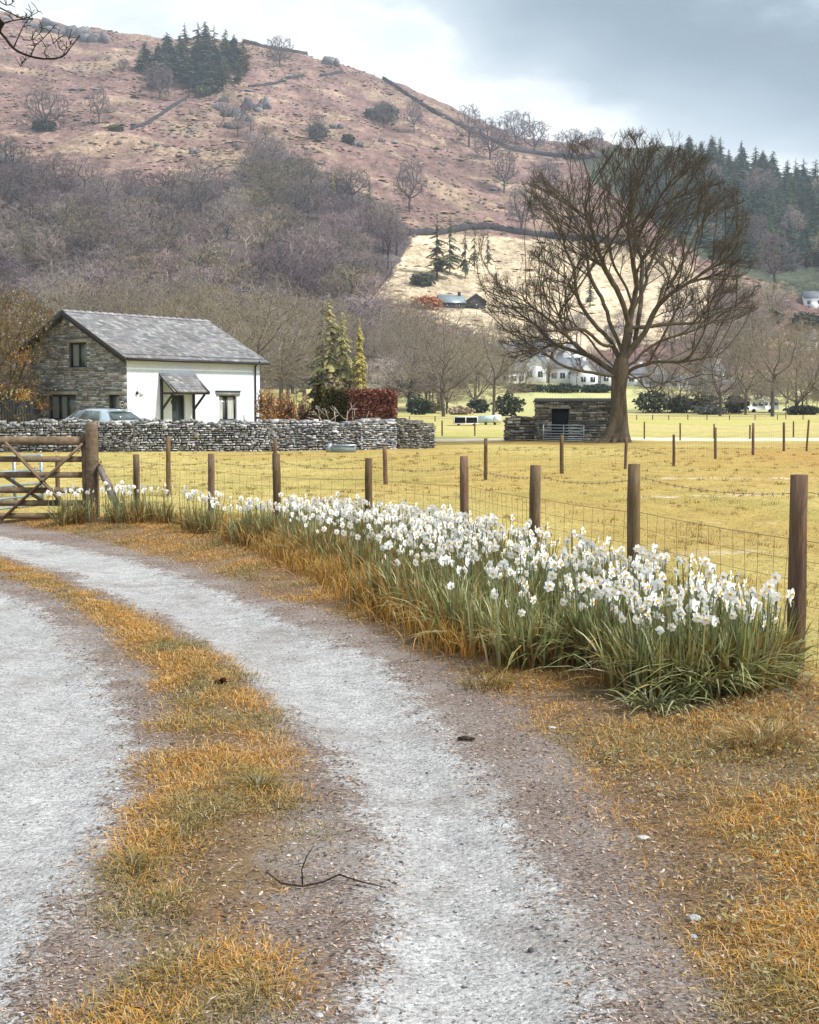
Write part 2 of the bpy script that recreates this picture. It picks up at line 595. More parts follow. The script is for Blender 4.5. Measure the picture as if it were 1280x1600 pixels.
def ground_col(x, y):
    n1, n2, n3 = fbm(x * 0.22, y * 0.09, 4), fbm(x * 0.8, y * 0.5, 3), fbm(x * 0.05 + 9, y * 0.03, 3)
    ochre = np.array([0.46, 0.335, 0.105]); gold = np.array([0.52, 0.42, 0.145]); olive = np.array([0.36, 0.315, 0.09]); pale = np.array([0.66, 0.52, 0.27])
    brown = np.array([0.44, 0.25, 0.07])
    k = lambda f: f[..., None]
    c = ochre * (1 - k(ss(0.35, 0.65, n1))) + gold * k(ss(0.35, 0.65, n1))
    c = c * (1 - k(0.6 * ss(0.5, 0.75, n2))) + olive * k(0.6 * ss(0.5, 0.75, n2))
    c = c * (1 - k(0.7 * ss(0.56, 0.72, n3))) + pale * k(0.7 * ss(0.56, 0.72, n3))
    c = c * (1 - k(0.6 * ss(5, 13, x) * ss(16, 30, y) * (1 - ss(42, 56, y)))) + brown * k(0.6 * ss(5, 13, x) * ss(16, 30, y) * (1 - ss(42, 56, y)))
    # worn, sandy ruts inside the field
    for x0, y0, dx, dy, wd, ln in ((3.0, 13.6, 0.96, 0.28, 0.16, 1.3), (2.3, 14.2, 0.9, 0.44, 0.10, 0.9), (1.0, 16.2, 0.995, -0.1, 0.2, 1.2), (5.4, 22.0, 0.98, 0.2, 0.22, 1.8), (4.6, 17.5, 0.98, 0.2, 0.12, 0.8), (-1.2, 18.5, 0.99, 0.1, 0.16, 1.3), (7.0, 27.0, 0.99, 0.1, 0.3, 2.6)):
        a, b = (x - x0) * dx + (y - y0) * dy, -(x - x0) * dy + (y - y0) * dx
        b = b + 0.55 * (fbm(x * 1.5, y * 1.5, 3) - 0.5) + 0.2 * (fbm(x * 6, y * 6, 2) - 0.5)
        mm = np.exp(-(b / wd) ** 2) * (1 - ss(ln * 0.6, ln, np.abs(a))) * ss(0.38, 0.6, fbm(x * 3 + 4, y * 3, 3)) * 0.85
        c = c * (1 - k(mm)) + np.array([0.74, 0.62, 0.45]) * k(mm)
    green = np.array([0.45, 0.42, 0.135]); lime = np.array([0.52, 0.44, 0.18])
    f2 = k(ss(62, 70, y))
    c = c * (1 - f2) + (green * k(ss(0.6, 0.4, n3) * 0 + 0.5 + 0.5 * np.sin(y * 0.09 + n3 * 5)) + lime * k(0.5 - 0.5 * np.sin(y * 0.09 + n3 * 5))) * f2
    f3 = k(ss(186, 194, y))
    f3 = f3 * (0.25 + 0.75 * k(ss(-12, 0, x)))
    c = c * (1 - f3) + (np.array([0.38, 0.40, 0.16]) * k(n1) + np.array([0.55, 0.50, 0.25]) * k(1 - n1)) * f3
    L = k(lane_mask(x, y))
    c = c * (1 - L) + np.array([0.80, 0.72, 0.55]) * L
    # worn earth along the dry stone walls and round the shed
    e = k(0.55 * (1 - ss(0.5, 2.2, np.abs(y - (42.6 + 0.25 * np.clip(x + 12, 0, 20)) - 0 * x))) * ss(0.35, 0.6, n2) * (x < 1))
    c = c * (1 - e) + np.array([0.38, 0.22, 0.06]) * e
    e = k(0.7 * np.exp(-((x - 7.5) / 5.5) ** 2 - ((y - 59.5) / 2.2) ** 2))
    c = c * (1 - e) + np.array([0.27, 0.16, 0.05]) * e
    return c


# ------------------------------------------------------------------ ground sheet and fell, one fan-shaped grid that shares its seam
OFF = 8.0
_r = 2.2
rows = []
while _r < 1500:
    rows.append(_r - OFF)
    _r *= 1.0072 if _r < 60 else (1.011 if _r < 280 else 1.0085)
rows = np.array(rows)
i_seam = int(np.argmin(np.abs(rows - 262)))


def fan(name, ys, us, mtl, colfn, maskfn=None, kind='structure'):
    yy, uu = np.meshgrid(ys, us, indexing='ij')
    x = uu * (yy + OFF)
    z = terrain(x, yy)
    if maskfn:
        g, t, f = maskfn(x, yy)
        z = z - 0.035 * ss(0, 0.3, g) + 0.03 * ss(0.0, 0.3, t) * (1 - ss(0, 0.5, f)) + 0.05 * np.where(yy < 18, ss(0.3, 1.2, (x - edge(E_VG, yy))) * (1 - ss(-0.2, 0.4, f)), 0)
    nr, nc = x.shape
    i, j = np.meshgrid(np.arange(nr - 1), np.arange(nc - 1), indexing='ij')
    Q = np.stack([i * nc + j, i * nc + j + 1, (i + 1) * nc + j + 1, (i + 1) * nc + j], -1).reshape(-1, 4)
    mb = MB()
    mb.add(np.stack([x, yy, z], -1).reshape(-1, 3), Q, C=colfn(x, yy).reshape(-1, 3))
    ob = tag(mb.build(name, mtl, smooth=True), kind=kind)
    if maskfn:
        a = ob.data.attributes.new('mask', 'FLOAT_COLOR', 'POINT')
        A = np.stack([np.clip(0.5 + g, 0, 1), np.clip(0.5 + t, 0, 1), np.clip(0.5 + f, 0, 1), np.ones_like(g)], -1)
        a.data.foreach_set('color', A.reshape(-1).astype(np.float32))
    return ob


m, n = material('lane_and_turf')
P = n.new('ShaderNodeTexCoord').outputs['Object']
mk = n.sep(n.attr('mask').outputs['Color'])
fld_c = n.attr('col').outputs['Color']
fine = n.noise(P, 38, 5, 0.65)
mid = n.noise(P, 7, 5, 0.6)
lo = n.noise(P, 1.6, 4, 0.55)
grit = n.noise(n.map(P, (1.0, 1.9, 1)), 95, 3, 0.7)
chip = n.noise(n.map(P, (0.8, 2.0, 1), rot=(0, 0, 0.25)), 34, 4, 0.75)
# gravel: pale compacted stone with dark grit, brown silt in patches
gcol = n.ramp(mid, [(0.25, (0.42, 0.415, 0.41)), (0.5, (0.545, 0.54, 0.535)), (0.75, (0.65, 0.645, 0.635))])
gcol = n.mix(n.math('MULTIPLY', n.smooth(lo, 0.50, 0.72), 0.6), gcol, (0.33, 0.29, 0.265))
stn = n.new('ShaderNodeTexVoronoi')
n.put(stn.inputs['Vector'], n.map(P, (1, 1.5, 1)))
stn.inputs['Scale'].default_value = 42
gcol = n.mix(0.55, gcol, n.mix(1.0, gcol, n.ramp(n.sep(stn.outputs['Color'])[0], [(0, (.62, .62, .63)), (.6, (1.05, 1.05, 1.05)), (1, (1.35, 1.35, 1.35))]), 'MULTIPLY'))
gcol = n.mix(n.math('MULTIPLY', n.smooth(chip, 0.555, 0.65), 0.8), gcol, (0.15, 0.135, 0.13))
gcol = n.mix(n.math('MULTIPLY', n.smooth(grit, 0.56, 0.66), 0.8), gcol, (0.13, 0.12, 0.12))
gcol = n.mix(n.math('MULTIPLY', n.smooth(grit, 0.38, 0.28), 0.8), gcol, (0.76, 0.77, 0.78))
gcol = n.mix(1.0, gcol, n.ramp(n.noise(n.map(P, (1, .6, 1)), 0.9, 4, 0.6), [(0.3, (.78, .765, .75)), (0.52, (.96, .955, .95)), (0.7, (1.03, 1.03, 1.03))]), 'MULTIPLY')
# trodden litter between the wheel tracks and the turf
lit = n.noise(n.map(P, (1, 1.8, 1), rot=(0, 0, -0.3)), 52, 4, 0.75)
dcol = n.ramp(lit, [(0.3, (0.07, 0.053, 0.045)), (0.45, (0.18, 0.138, 0.115)), (0.58, (0.33, 0.262, 0.225)), (0.72, (0.52, 0.43, 0.375))])
dcol = n.mix(n.math('MULTIPLY', n.smooth(lo, 0.42, 0.65), 0.5), dcol, (0.37, 0.34, 0.325))
# turf soil and moss under the blades
tcol = n.ramp(mid, [(0.3, (0.07, 0.045, 0.022)), (0.5, (0.145, 0.088, 0.032)), (0.7, (0.24, 0.15, 0.055))])
tcol = n.mix(n.smooth(lo, 0.5, 0.62), tcol, n.ramp(fine, [(0.3, (0.08, 0.06, 0.03)), (0.7, (0.20, 0.145, 0.07))]))
tcol = n.mix(0.6, tcol, n.mix(1.0, dcol, (1.0, 0.84, 0.62), 'MULTIPLY'))
brk = n.math('ADD', n.math('MULTIPLY', n.math('SUBTRACT', mid, 0.5), 0.42), n.math('MULTIPLY', n.math('SUBTRACT', fine, 0.5), 0.5))
brk = n.math('ADD', brk, n.math('MULTIPLY', n.math('SUBTRACT', lo, 0.5), 0.25))
brk = n.math('ADD', brk, n.math('MULTIPLY', n.math('SUBTRACT', lit, 0.5), 0.35))
gm = n.smooth(n.math('ADD', mk[0], brk), 0.46, 0.58)
tm = n.smooth(n.math('ADD', mk[1], brk), 0.47, 0.60)
fm = n.smooth(n.math('ADD', mk[2], brk), 0.45, 0.62)
near = n.mix(gm, dcol, gcol)
near = n.mix(tm, near, tcol)
ff = n.mix(1.0, fld_c, n.ramp(n.noise(n.map(P, (1, 0.6, 1)), 14, 5, 0.7), [(0.28, (0.62, 0.60, 0.55)), (0.5, (1, 1, 1)), (0.72, (1.28, 1.25, 1.2))]), 'MULTIPLY')
ff = n.mix(1.0, ff, n.ramp(n.noise(n.map(P, (1, 0.7, 1)), 1.7, 5, 0.65), [(0.3, (0.80, 0.76, 0.70)), (0.5, (1, 1, 1)), (0.7, (1.12, 1.14, 1.16))]), 'MULTIPLY')
col = n.mix(fm, near, ff)
h = n.math('ADD', n.math('MULTIPLY', stn.outputs['Distance'], -0.5), n.math('MULTIPLY', chip, 0.7))
h = n.math('ADD', h, n.math('ADD', n.math('MULTIPLY', grit, 0.5), n.math('MULTIPLY', mid, 1.2)))
finish(n, principled(n, col, 0.92, 0.18, n.bump(h, 0.9, 0.03)))
M['ground'] = m

m, n = material('fell_ground')
P = n.new('ShaderNodeTexCoord').outputs['Object']
c = n.attr('col').outputs['Color']
for sc, lo_, hi_ in ((0.018, 0.72, 1.25), (0.07, 0.62, 1.38), (0.3, 0.55, 1.45), (1.1, 0.65, 1.35)):
    c = n.mix(1.0, c, n.ramp(n.noise(n.map(P, (1, 0.55, 1)), sc, 4, 0.65), [(0.3, (lo_,) * 3), (0.7, (hi_,) * 3)]), 'MULTIPLY')
c = n.mix(n.math('MULTIPLY', n.smooth(n.noise(P, 0.035, 5, 0.7), 0.58, 0.70), 0.5), c, (0.16, 0.145, 0.075))
c = n.mix(n.math('MULTIPLY', n.smooth(n.noise(P, 0.11, 4, 0.7), 0.64, 0.72), 0.6), c, (0.10, 0.085, 0.08))
finish(n, principled(n, c, 0.95, 0.1, n.bump(n.noise(P, 0.25, 5, 0.7), 1.0, 1.6)))
M['fell'] = m


def poly_mask(px, py, poly):
    inside = np.zeros(px.shape, bool)
    q = poly[-1]
    for p in poly:
        cond = ((p[1] > py) != (q[1] > py)) & (px < (q[0] - p[0]) * (py - p[1]) / (q[1] - p[1] + 1e-9) + p[0])
        inside ^= cond
        q = p
    return inside.astype(float)


# bounds of the land on the fell (surveyed from the photograph, stood on the slope): straw field, wood floor, conifer floor
STRAW = [(585, 470), (610, 430), (640, 372), (700, 366), (790, 368), (880, 376), (1000, 385), (1085, 412), (1120, 455), (1060, 530), (900, 560), (780, 545), (700, 500), (640, 478)]
WOOD = [(-800, 160), (-300, 200), (0, 225), (70, 280), (200, 285), (300, 290), (370, 275), (400, 225), (440, 235), (500, 265), (560, 300), (620, 330), (640, 370), (610, 430), (585, 470), (580, 620), (-800, 620)]
CONIF = [(905, 245), (960, 222), (1060, 224), (1160, 255), (1280, 278), (2000, 330), (2000, 600), (1280, 470), (1170, 430), (1090, 400), (1000, 330), (930, 290)]


def hill_col(x, y):
    z = terrain(x, y)
    fw = y * CA - (z - EYE) * SA
    px = 640 + F * x / fw + 26 * (fbm(x / 25, y / 25, 3) - 0.5)
    py = 800 - F * (y * SA + (z - EYE) * CA) / fw + 16 * (fbm(x / 25 + 7, y / 25, 3) - 0.5)
    k = lambda f: f[..., None]
    n1, n2 = fbm(x / 60, y / 40, 4), fbm(x / 22, y / 15, 4)
    br = np.array([0.165, 0.10, 0.085]); rust = np.array([0.235, 0.15, 0.132]); tan = np.array([0.32, 0.235, 0.16])
    c = br * k(1 - n1) + rust * k(n1)
    f = 0.75 * ss(0.52, 0.68, n2) ; c = c * (1 - k(f)) + tan * k(f)
    f = poly_mask(px, py, STRAW); straw = np.array([0.54, 0.43, 0.29]) * k(0.8 + 0.4 * n2)
    c = c * (1 - k(f)) + straw * k(f)
    f = poly_mask(px, py, WOOD); c = c * (1 - k(f)) + np.array([0.09, 0.075, 0.072]) * k(f)
    f = poly_mask(px, py, CONIF); c = c * (1 - k(f)) + np.array([0.06, 0.07, 0.045]) * k(f)
    f = (1 - ss(275, 300, y)) * ss(-6, 6, x + 8); c = c * (1 - k(f)) + np.array([0.30, 0.29, 0.13]) * k(f)
    return c


us = np.concatenate([np.linspace(-1.4, -0.42, 60)[:-1], np.linspace(-0.42, 0.42, 520), np.linspace(0.42, 1.4, 60)[1:]])
fan('ground', rows[:i_seam + 1], us, M['ground'], ground_col, masks)
fan('fell', rows[i_seam:], us, M['fell'], hill_col)
# the land behind the photographer, so the ground has no edge near the lane
mb = MB()
ys = rows[0]
ex = 1.4 * (ys + OFF)
for (x0, x1, y0, y1) in ((-300, 300, -300, ys),):
    mb.add([(x0, y0, -0.05), (x1, y0, -0.05), (x1, y1, -0.05), (x0, y1, -0.05)], [(0, 1, 2, 3)], C=(0.5, 0.36, 0.1))
mb.add([(-420, ys, -0.05), (-ex, ys, -0.05), (-1.4 * (262 + OFF), 262, -1), (-420, 262, -1)], [(0, 1, 2, 3)], C=(0.5, 0.36, 0.1))
mb.add([(ex, ys, -0.05), (420, ys, -0.05), (420, 262, -1), (1.4 * (262 + OFF), 262, -1)], [(0, 1, 2, 3)], C=(0.5, 0.36, 0.1))
tag(mb.build('field_beyond', pm('far_turf', (1, 1, 1), 0.95, 0.1, ((0.3, 0.3), (4, 0.3)))), kind='structure')

# ------------------------------------------------------------------ masonry
STONES = [(0.46, 0.47, 0.475), (0.36, 0.375, 0.385), (0.60, 0.60, 0.59), (0.28, 0.29, 0.30), (0.20, 0.205, 0.21), (0.34, 0.31, 0.28), (0.52, 0.53, 0.53), (0.30, 0.30, 0.30), (0.40, 0.41, 0.42)]
SLATEY = [(0.25, 0.265, 0.275), (0.32, 0.335, 0.34), (0.38, 0.395, 0.395), (0.18, 0.19, 0.20), (0.27, 0.28, 0.285), (0.43, 0.44, 0.44), (0.30, 0.285, 0.275), (0.14, 0.15, 0.16)]
DARKST = [(0.20, 0.19, 0.165), (0.14, 0.135, 0.12), (0.26, 0.25, 0.22), (0.10, 0.095, 0.085), (0.18, 0.165, 0.13), (0.32, 0.31, 0.28), (0.09, 0.088, 0.08)]


def masonry(mb, rng, P0, P1, nrm, ztop, pal, wr, hr, proud, gap, holes=(), zbot=0.0, dark=1.0, rough=1.0):
    """courses of uneven stones on the plane P0-P1 (Vectors at foot level), pushed out along nrm"""
    P0, P1, nrm = Vector(P0), Vector(P1), Vector(nrm).normalized()
    ax = P1 - P0
    L = ax.length
    ax.normalize()
    up = Vector((0, 0, 1))
    z = zbot
    zmax = max(ztop(u * L / 20) for u in range(21))
    while z < zmax:
        h = rng.uniform(*hr)
        u = -rng.uniform(0, wr[0])
        while u < L:
            w = rng.uniform(*wr) * (1.25 if rng.random() < 0.15 else 1)
            h2 = h * (rng.uniform(1.6, 2.0) if rng.random() < 0.06 else rng.uniform(0.82, 1.06))
            uc, zc = u + w / 2, z + h2 / 2
            u0, u1, z0, z1 = max(u + gap / 2, 0), min(u + w - gap / 2, L), z + gap / 2 + rng.uniform(-1, 1) * 0.12 * h, z + h2 - gap / 2
            u += w
            if u1 - u0 < 0.03 or z1 > ztop(min(max(uc, 0), L)) + 0.03 or any(a - .02 < u1 and u0 < b + .02 and c - .02 < z1 and z0 < d + .02 for a, b, c, d in holes):
                # trim to the hole's side instead of dropping the stone where there is room
                ok = False
                for a, b, c, d in holes:
                    if c < z1 and z0 < d:
                        if u0 < a - 0.06 < u1:
                            u1, ok = a - 0.012, True
                        elif u0 < b + 0.06 < u1:
                            u0, ok = b + 0.012, True
                if not ok or z1 > ztop(min(max(uc, 0), L)) + 0.03 or u1 - u0 < 0.04 or any(a < u1 and u0 < b and c < z1 and z0 < d for a, b, c, d in holes):
                    continue
            pr = rng.uniform(*proud)
            j = lambda s: rng.uniform(-s, s)
            cu, cz = (u0 + u1) / 2, (z0 + z1) / 2
            base = [(u0 + j(.1) * h, z0), (u1 + j(.1) * h, z0 + j(.12) * h * rough), (u1 + j(.12) * h * rough, z1 + j(.1) * h * rough), (u0 + j(.12) * h * rough, z1 + j(.12) * h * rough)]
            k = rng.uniform(0.72, 0.9) - .12 * (rough - 1)
            tx, tz = j(0.3) * pr * rough, j(0.35) * pr * rough
            V = [P0 + ax * a + up * b for a, b in base]
            for q, (a, b) in enumerate(base):
                d = pr + (tx if q in (1, 2) else -tx) + (tz if q > 1 else -tz)
                V.append(P0 + ax * (cu + (a - cu) * (1 - (1 - k) * h2 / max(u1 - u0, h2))) + up * (cz + (b - cz) * k) + nrm * d)
            c = np.array(rng.choice(pal)) * rng.uniform(0.8, 1.2) * dark
            mb.add([list(v) for v in V], [(4, 5, 6, 7), (0, 1, 5, 4), (1, 2, 6, 5), (2, 3, 7, 6), (3, 0, 4, 7)], C=c)
        z += h


def drystone_wall(name, label, pts, h, pal, rng, thick=0.5, wr=(0.07, 0.23), hr=(0.042, 0.10), cope=True, group=None, dark=1.0):
    """free-standing wall along pts [(x,y,z_foot)], stones on both faces, ends and cope"""
    root = thing(name, label, 'wall', pts[0], group)
    body, core, top = MB(), MB(), MB()
    for a, b in zip(pts, pts[1:]):
        a, b = Vector(a), Vector(b)
        zb = min(a.z, b.z) - 0.1
        ax = Vector((b.x - a.x, b.y - a.y, 0)); L = ax.length; ax.normalize()
        nn = Vector((ax.y, -ax.x, 0))
        ha, hb = h[0] + a.z - zb, h[1] + b.z - zb
        zt = lambda u: ha + (hb - ha) * u / L + 0.05 * math.sin(u * 1.7) + 0.03 * math.sin(u * 4.1)
        A, B = Vector((a.x, a.y, zb)), Vector((b.x, b.y, zb))
        t = thick / 2
        ends = ((A + nn * t, B + nn * t, nn), (B - nn * t, A - nn * t, -nn), (B + nn * t, B - nn * t, ax), (A - nn * t, A + nn * t, -ax))
        for i, (p, q, nr) in enumerate(ends):
            f = zt if i == 0 else (lambda u: zt(L - u)) if i == 1 else (lambda u: hb) if i == 2 else (lambda u: ha)
            masonry(body, rng, p, q, nr, f, pal, wr, hr, (0.015, 0.10), 0.022, dark=dark, rough=2.2)
        P = [A - nn * (t - .03), A + nn * (t - .03), B + nn * (t - .03), B - nn * (t - .03)]
        core.hexa([list(p) for p in P] + [list(p + Vector((0, 0, (ha if i < 2 else hb) - 0.08))) for i, p in enumerate(P)])
        u = 0
        while cope and u < L:
            w = rng.uniform(0.07, 0.22)
            hh = rng.uniform(0.08, 0.17)
            c = A + ax * (u + w / 2) + Vector((0, 0, zt(u) + hh / 2 - 0.05))
            an = rng.uniform(-0.5, 0.5)
            aa = (ax * math.cos(an) + Vector((0, 0, 1)) * math.sin(an)).normalized()
            uu = nn.cross(aa) * -1
            col = np.array(rng.choice(pal)) * rng.uniform(0.65, 1.0) * dark
            s = thick * rng.uniform(0.8, 1.15)
            V = []
            for zz, kk in ((-1, 1), (1, 0.72)):
                for sx_, sy_ in ((-1, -1), (1, -1), (1, 1), (-1, 1)):
                    V.append(list(c + aa * (sx_ * w / 2 * kk * rng.uniform(.85, 1.1)) + nn * (sy_ * s / 2 * kk * rng.uniform(.85, 1.05)) + uu * (zz * hh / 2 * rng.uniform(.8, 1.15))))
            top.hexa(V, col)
            u += w * rng.uniform(0.8, 1.0)
    body.build('stone_courses', M['stone'], root)
    core.build('core', M['core'], root)
    if cope:
        top.build('cope', M['stone'], root)
    return root


R_ = random.Random(11)
ga = lambda px, Y: (at(px, 700, Y).x, Y, T(at(px, 700, Y).x, Y))
# the long wall in front of the house, and its return beyond the bend, with the averted face's shade put into darker stones
drystone_wall('drystone_wall', 'long dry stone wall of pale grey stones in front of the white house', [ga(-110, 41.5), ga(210, 42.2), ga(420, 43.4), ga(560, 45.2), ga(612, 46.4)], (1.0, 1.0), STONES, R_)
drystone_wall('drystone_wall', 'short length of dry stone wall with shade painted into its stones at the gap in the field', [ga(616, 46.6), ga(670, 49.5)], (0.98, 0.95), DARKST, R_)
drystone_wall('drystone_wall', 'low rough stone wall built against the side of the field shed', [ga(791, 62.2), ga(835, 62.6)], (1.12, 1.15), DARKST, R_, wr=(0.2, 0.5), hr=(0.1, 0.2))

# ------------------------------------------------------------------ the house behind the wall
def wall_grid(mb, O, ax, nrm, us, zs, holes, C=(1, 1, 1), keep=None):
    """plane cut into cells, leaving the openings out"""
    us = sorted(set([round(u, 3) for u in us] + [round(h[i], 3) for h in holes for i in (0, 1)]))
    zs = sorted(set([round(z, 3) for z in zs] + [round(h[i], 3) for h in holes for i in (2, 3)]))
    for u0, u1 in zip(us, us[1:]):
        for z0, z1 in zip(zs, zs[1:]):
            uc, zc = (u0 + u1) / 2, (z0 + z1) / 2
            if any(h[0] < uc < h[1] and h[2] < zc < h[3] for h in holes) or (keep and not keep(uc, zc)):
                continue
            P = [O + ax * u + Vector((0, 0, z)) for u, z in ((u0, z0), (u1, z0), (u1, z1), (u0, z1))]
            mb.add([list(p) for p in P], [(0, 1, 2, 3)], C=C)


def reveal(mb, O, ax, nrm, h, depth, C=(1, 1, 1)):
    u0, u1, z0, z1 = h
    c = [O + ax * u + Vector((0, 0, z)) for u, z in ((u0, z0), (u1, z0), (u1, z1), (u0, z1))]
    d = [p - nrm * depth for p in c]
    for i in range(4):
        j = (i + 1) % 4
        mb.add([list(c[i]), list(c[j]), list(d[j]), list(d[i])], [(0, 1, 2, 3)], C=C)


def window(parent, O, ax, nrm, h, lights, depth=0.13, lintel=None, sill=True, curtain_or_sheen=False, mframe='frame'):
    u0, u1, z0, z1 = h
    up = Vector((0, 0, 1))
    B = O - nrm * depth
    P = lambda u, z, d=0: B + ax * u + up * z + nrm * d
    fr = MB()
    t = 0.075
    A3 = (ax, nrm, up)
    fr.box(P((u0 + u1) / 2, z1 - t / 2), (u1 - u0, 0.08, t), ax=A3)
    fr.box(P((u0 + u1) / 2, z0 + t / 2), (u1 - u0, 0.08, t), ax=A3)
    for k in range(lights + 1):
        u = u0 + t / 2 + (u1 - u0 - t) * k / lights
        fr.box(P(u, (z0 + z1) / 2), (t if k in (0, lights) else t * 1.3, 0.074, z1 - z0 - 2 * t), ax=A3)
    f = fr.build('window', M[mframe], parent)
    g = MB()
    q = [P(u0 + .02, z0 + .02, -.02), P(u1 - .02, z0 + .02, -.02), P(u1 - .02, z1 - .02, -.02), P(u0 + .02, z1 - .02, -.02)]
    g.hexa([list(p - nrm * .012) for p in q] + [list(p) for p in q])
    g.build('pane', M['glass'], f)
    if curtain_or_sheen:
        c = MB()
        for a, b in (((0.08, 0.30), (0.58, 0.92)) if curtain_or_sheen is True else curtain_or_sheen):
            ua, ub = u0 + (u1 - u0) * a, u0 + (u1 - u0) * b
            nn_ = 9
            for i in range(nn_):
                v0, v1 = ua + (ub - ua) * i / nn_, ua + (ub - ua) * (i + 1) / nn_
                d0, d1 = -.006 - .004 * (i % 2), -.006 - .004 * ((i + 1) % 2)
                c.add([list(P(v0, z0 + .08, d0)), list(P(v1, z0 + .08, d1)), list(P(v1, z1 - .08, d1)), list(P(v0, z1 - .08, d0))], [(0, 1, 2, 3)])
        c.build('curtain_or_sheen', M['curtain_or_sheen'] if curtain_or_sheen is True else M['pane_sheen'], f)  # gable windows: added strips painting the glass sheen, no cloth there
    if lintel:
        l = MB()
        l.box(O + ax * ((u0 + u1) / 2) + up * (z1 + 0.11) + nrm * 0.012, (u1 - u0 + 0.42, 0.1, 0.2), np.array((0.30, 0.32, 0.31)), A3)
        l.box(O + ax * ((u0 + u1) / 2) + up * (z1 + 0.235) + nrm * 0.04, (u1 - u0 + 0.55, 0.16, 0.045), np.array((0.13, 0.14, 0.14)), A3)
        l.build('lintel', M['slate'], f)
    if sill:
        l = MB()
        l.box(O + ax * ((u0 + u1) / 2) + up * (z0 - 0.03) + nrm * 0.02, (u1 - u0 + 0.2, 0.24, 0.055), np.array((0.22, 0.23, 0.23)), A3)
        l.build('sill', M['slate'], f)
    return f


def slates(mb, rng, E0, E1, upv, L, row=0.21, w=(0.22, 0.36), pal=((0.155, 0.16, 0.165), (0.19, 0.19, 0.20), (0.125, 0.13, 0.135), (0.24, 0.235, 0.235), (0.17, 0.16, 0.16))):
    """courses of slates from the eave E0-E1 up the slope (unit vector upv, length L)"""
    ax = E1 - E0
    W_ = ax.length
    ax.normalize()
    nrm = ax.cross(upv).normalized()
    if nrm.z < 0: nrm = -nrm
    s = 0.0
    while s < L - 0.05:
        hgt = min(row * rng.uniform(0.96, 1.04), L - s)
        u = -rng.uniform(0, w[0])
        while u < W_:
            ww = rng.uniform(*w)
            u0, u1 = max(u + 0.004, 0), min(u + ww - 0.004, W_)
            u += ww
            if u1 - u0 < 0.02: continue
            up_ = rng.uniform(0.016, 0.034)
            dz = rng.uniform(-.008, .008)
            V = []
            for uu, tt, d in ((u0, s + dz, up_), (u1, s + dz, up_ + rng.uniform(-.006, .006)), (u1, s + hgt + .03, 0.008), (u0, s + hgt + .03, 0.008)):
                V.append(list(E0 + ax * uu + upv * tt + nrm * d))
            V += [list(Vector(V[0]) - nrm * up_), list(Vector(V[1]) - nrm * up_)]
            mb.add(V, [(0, 1, 2, 3), (4, 5, 1, 0)], C=np.array(rng.choice(pal)) * rng.uniform(0.8, 1.25))
        s += hgt


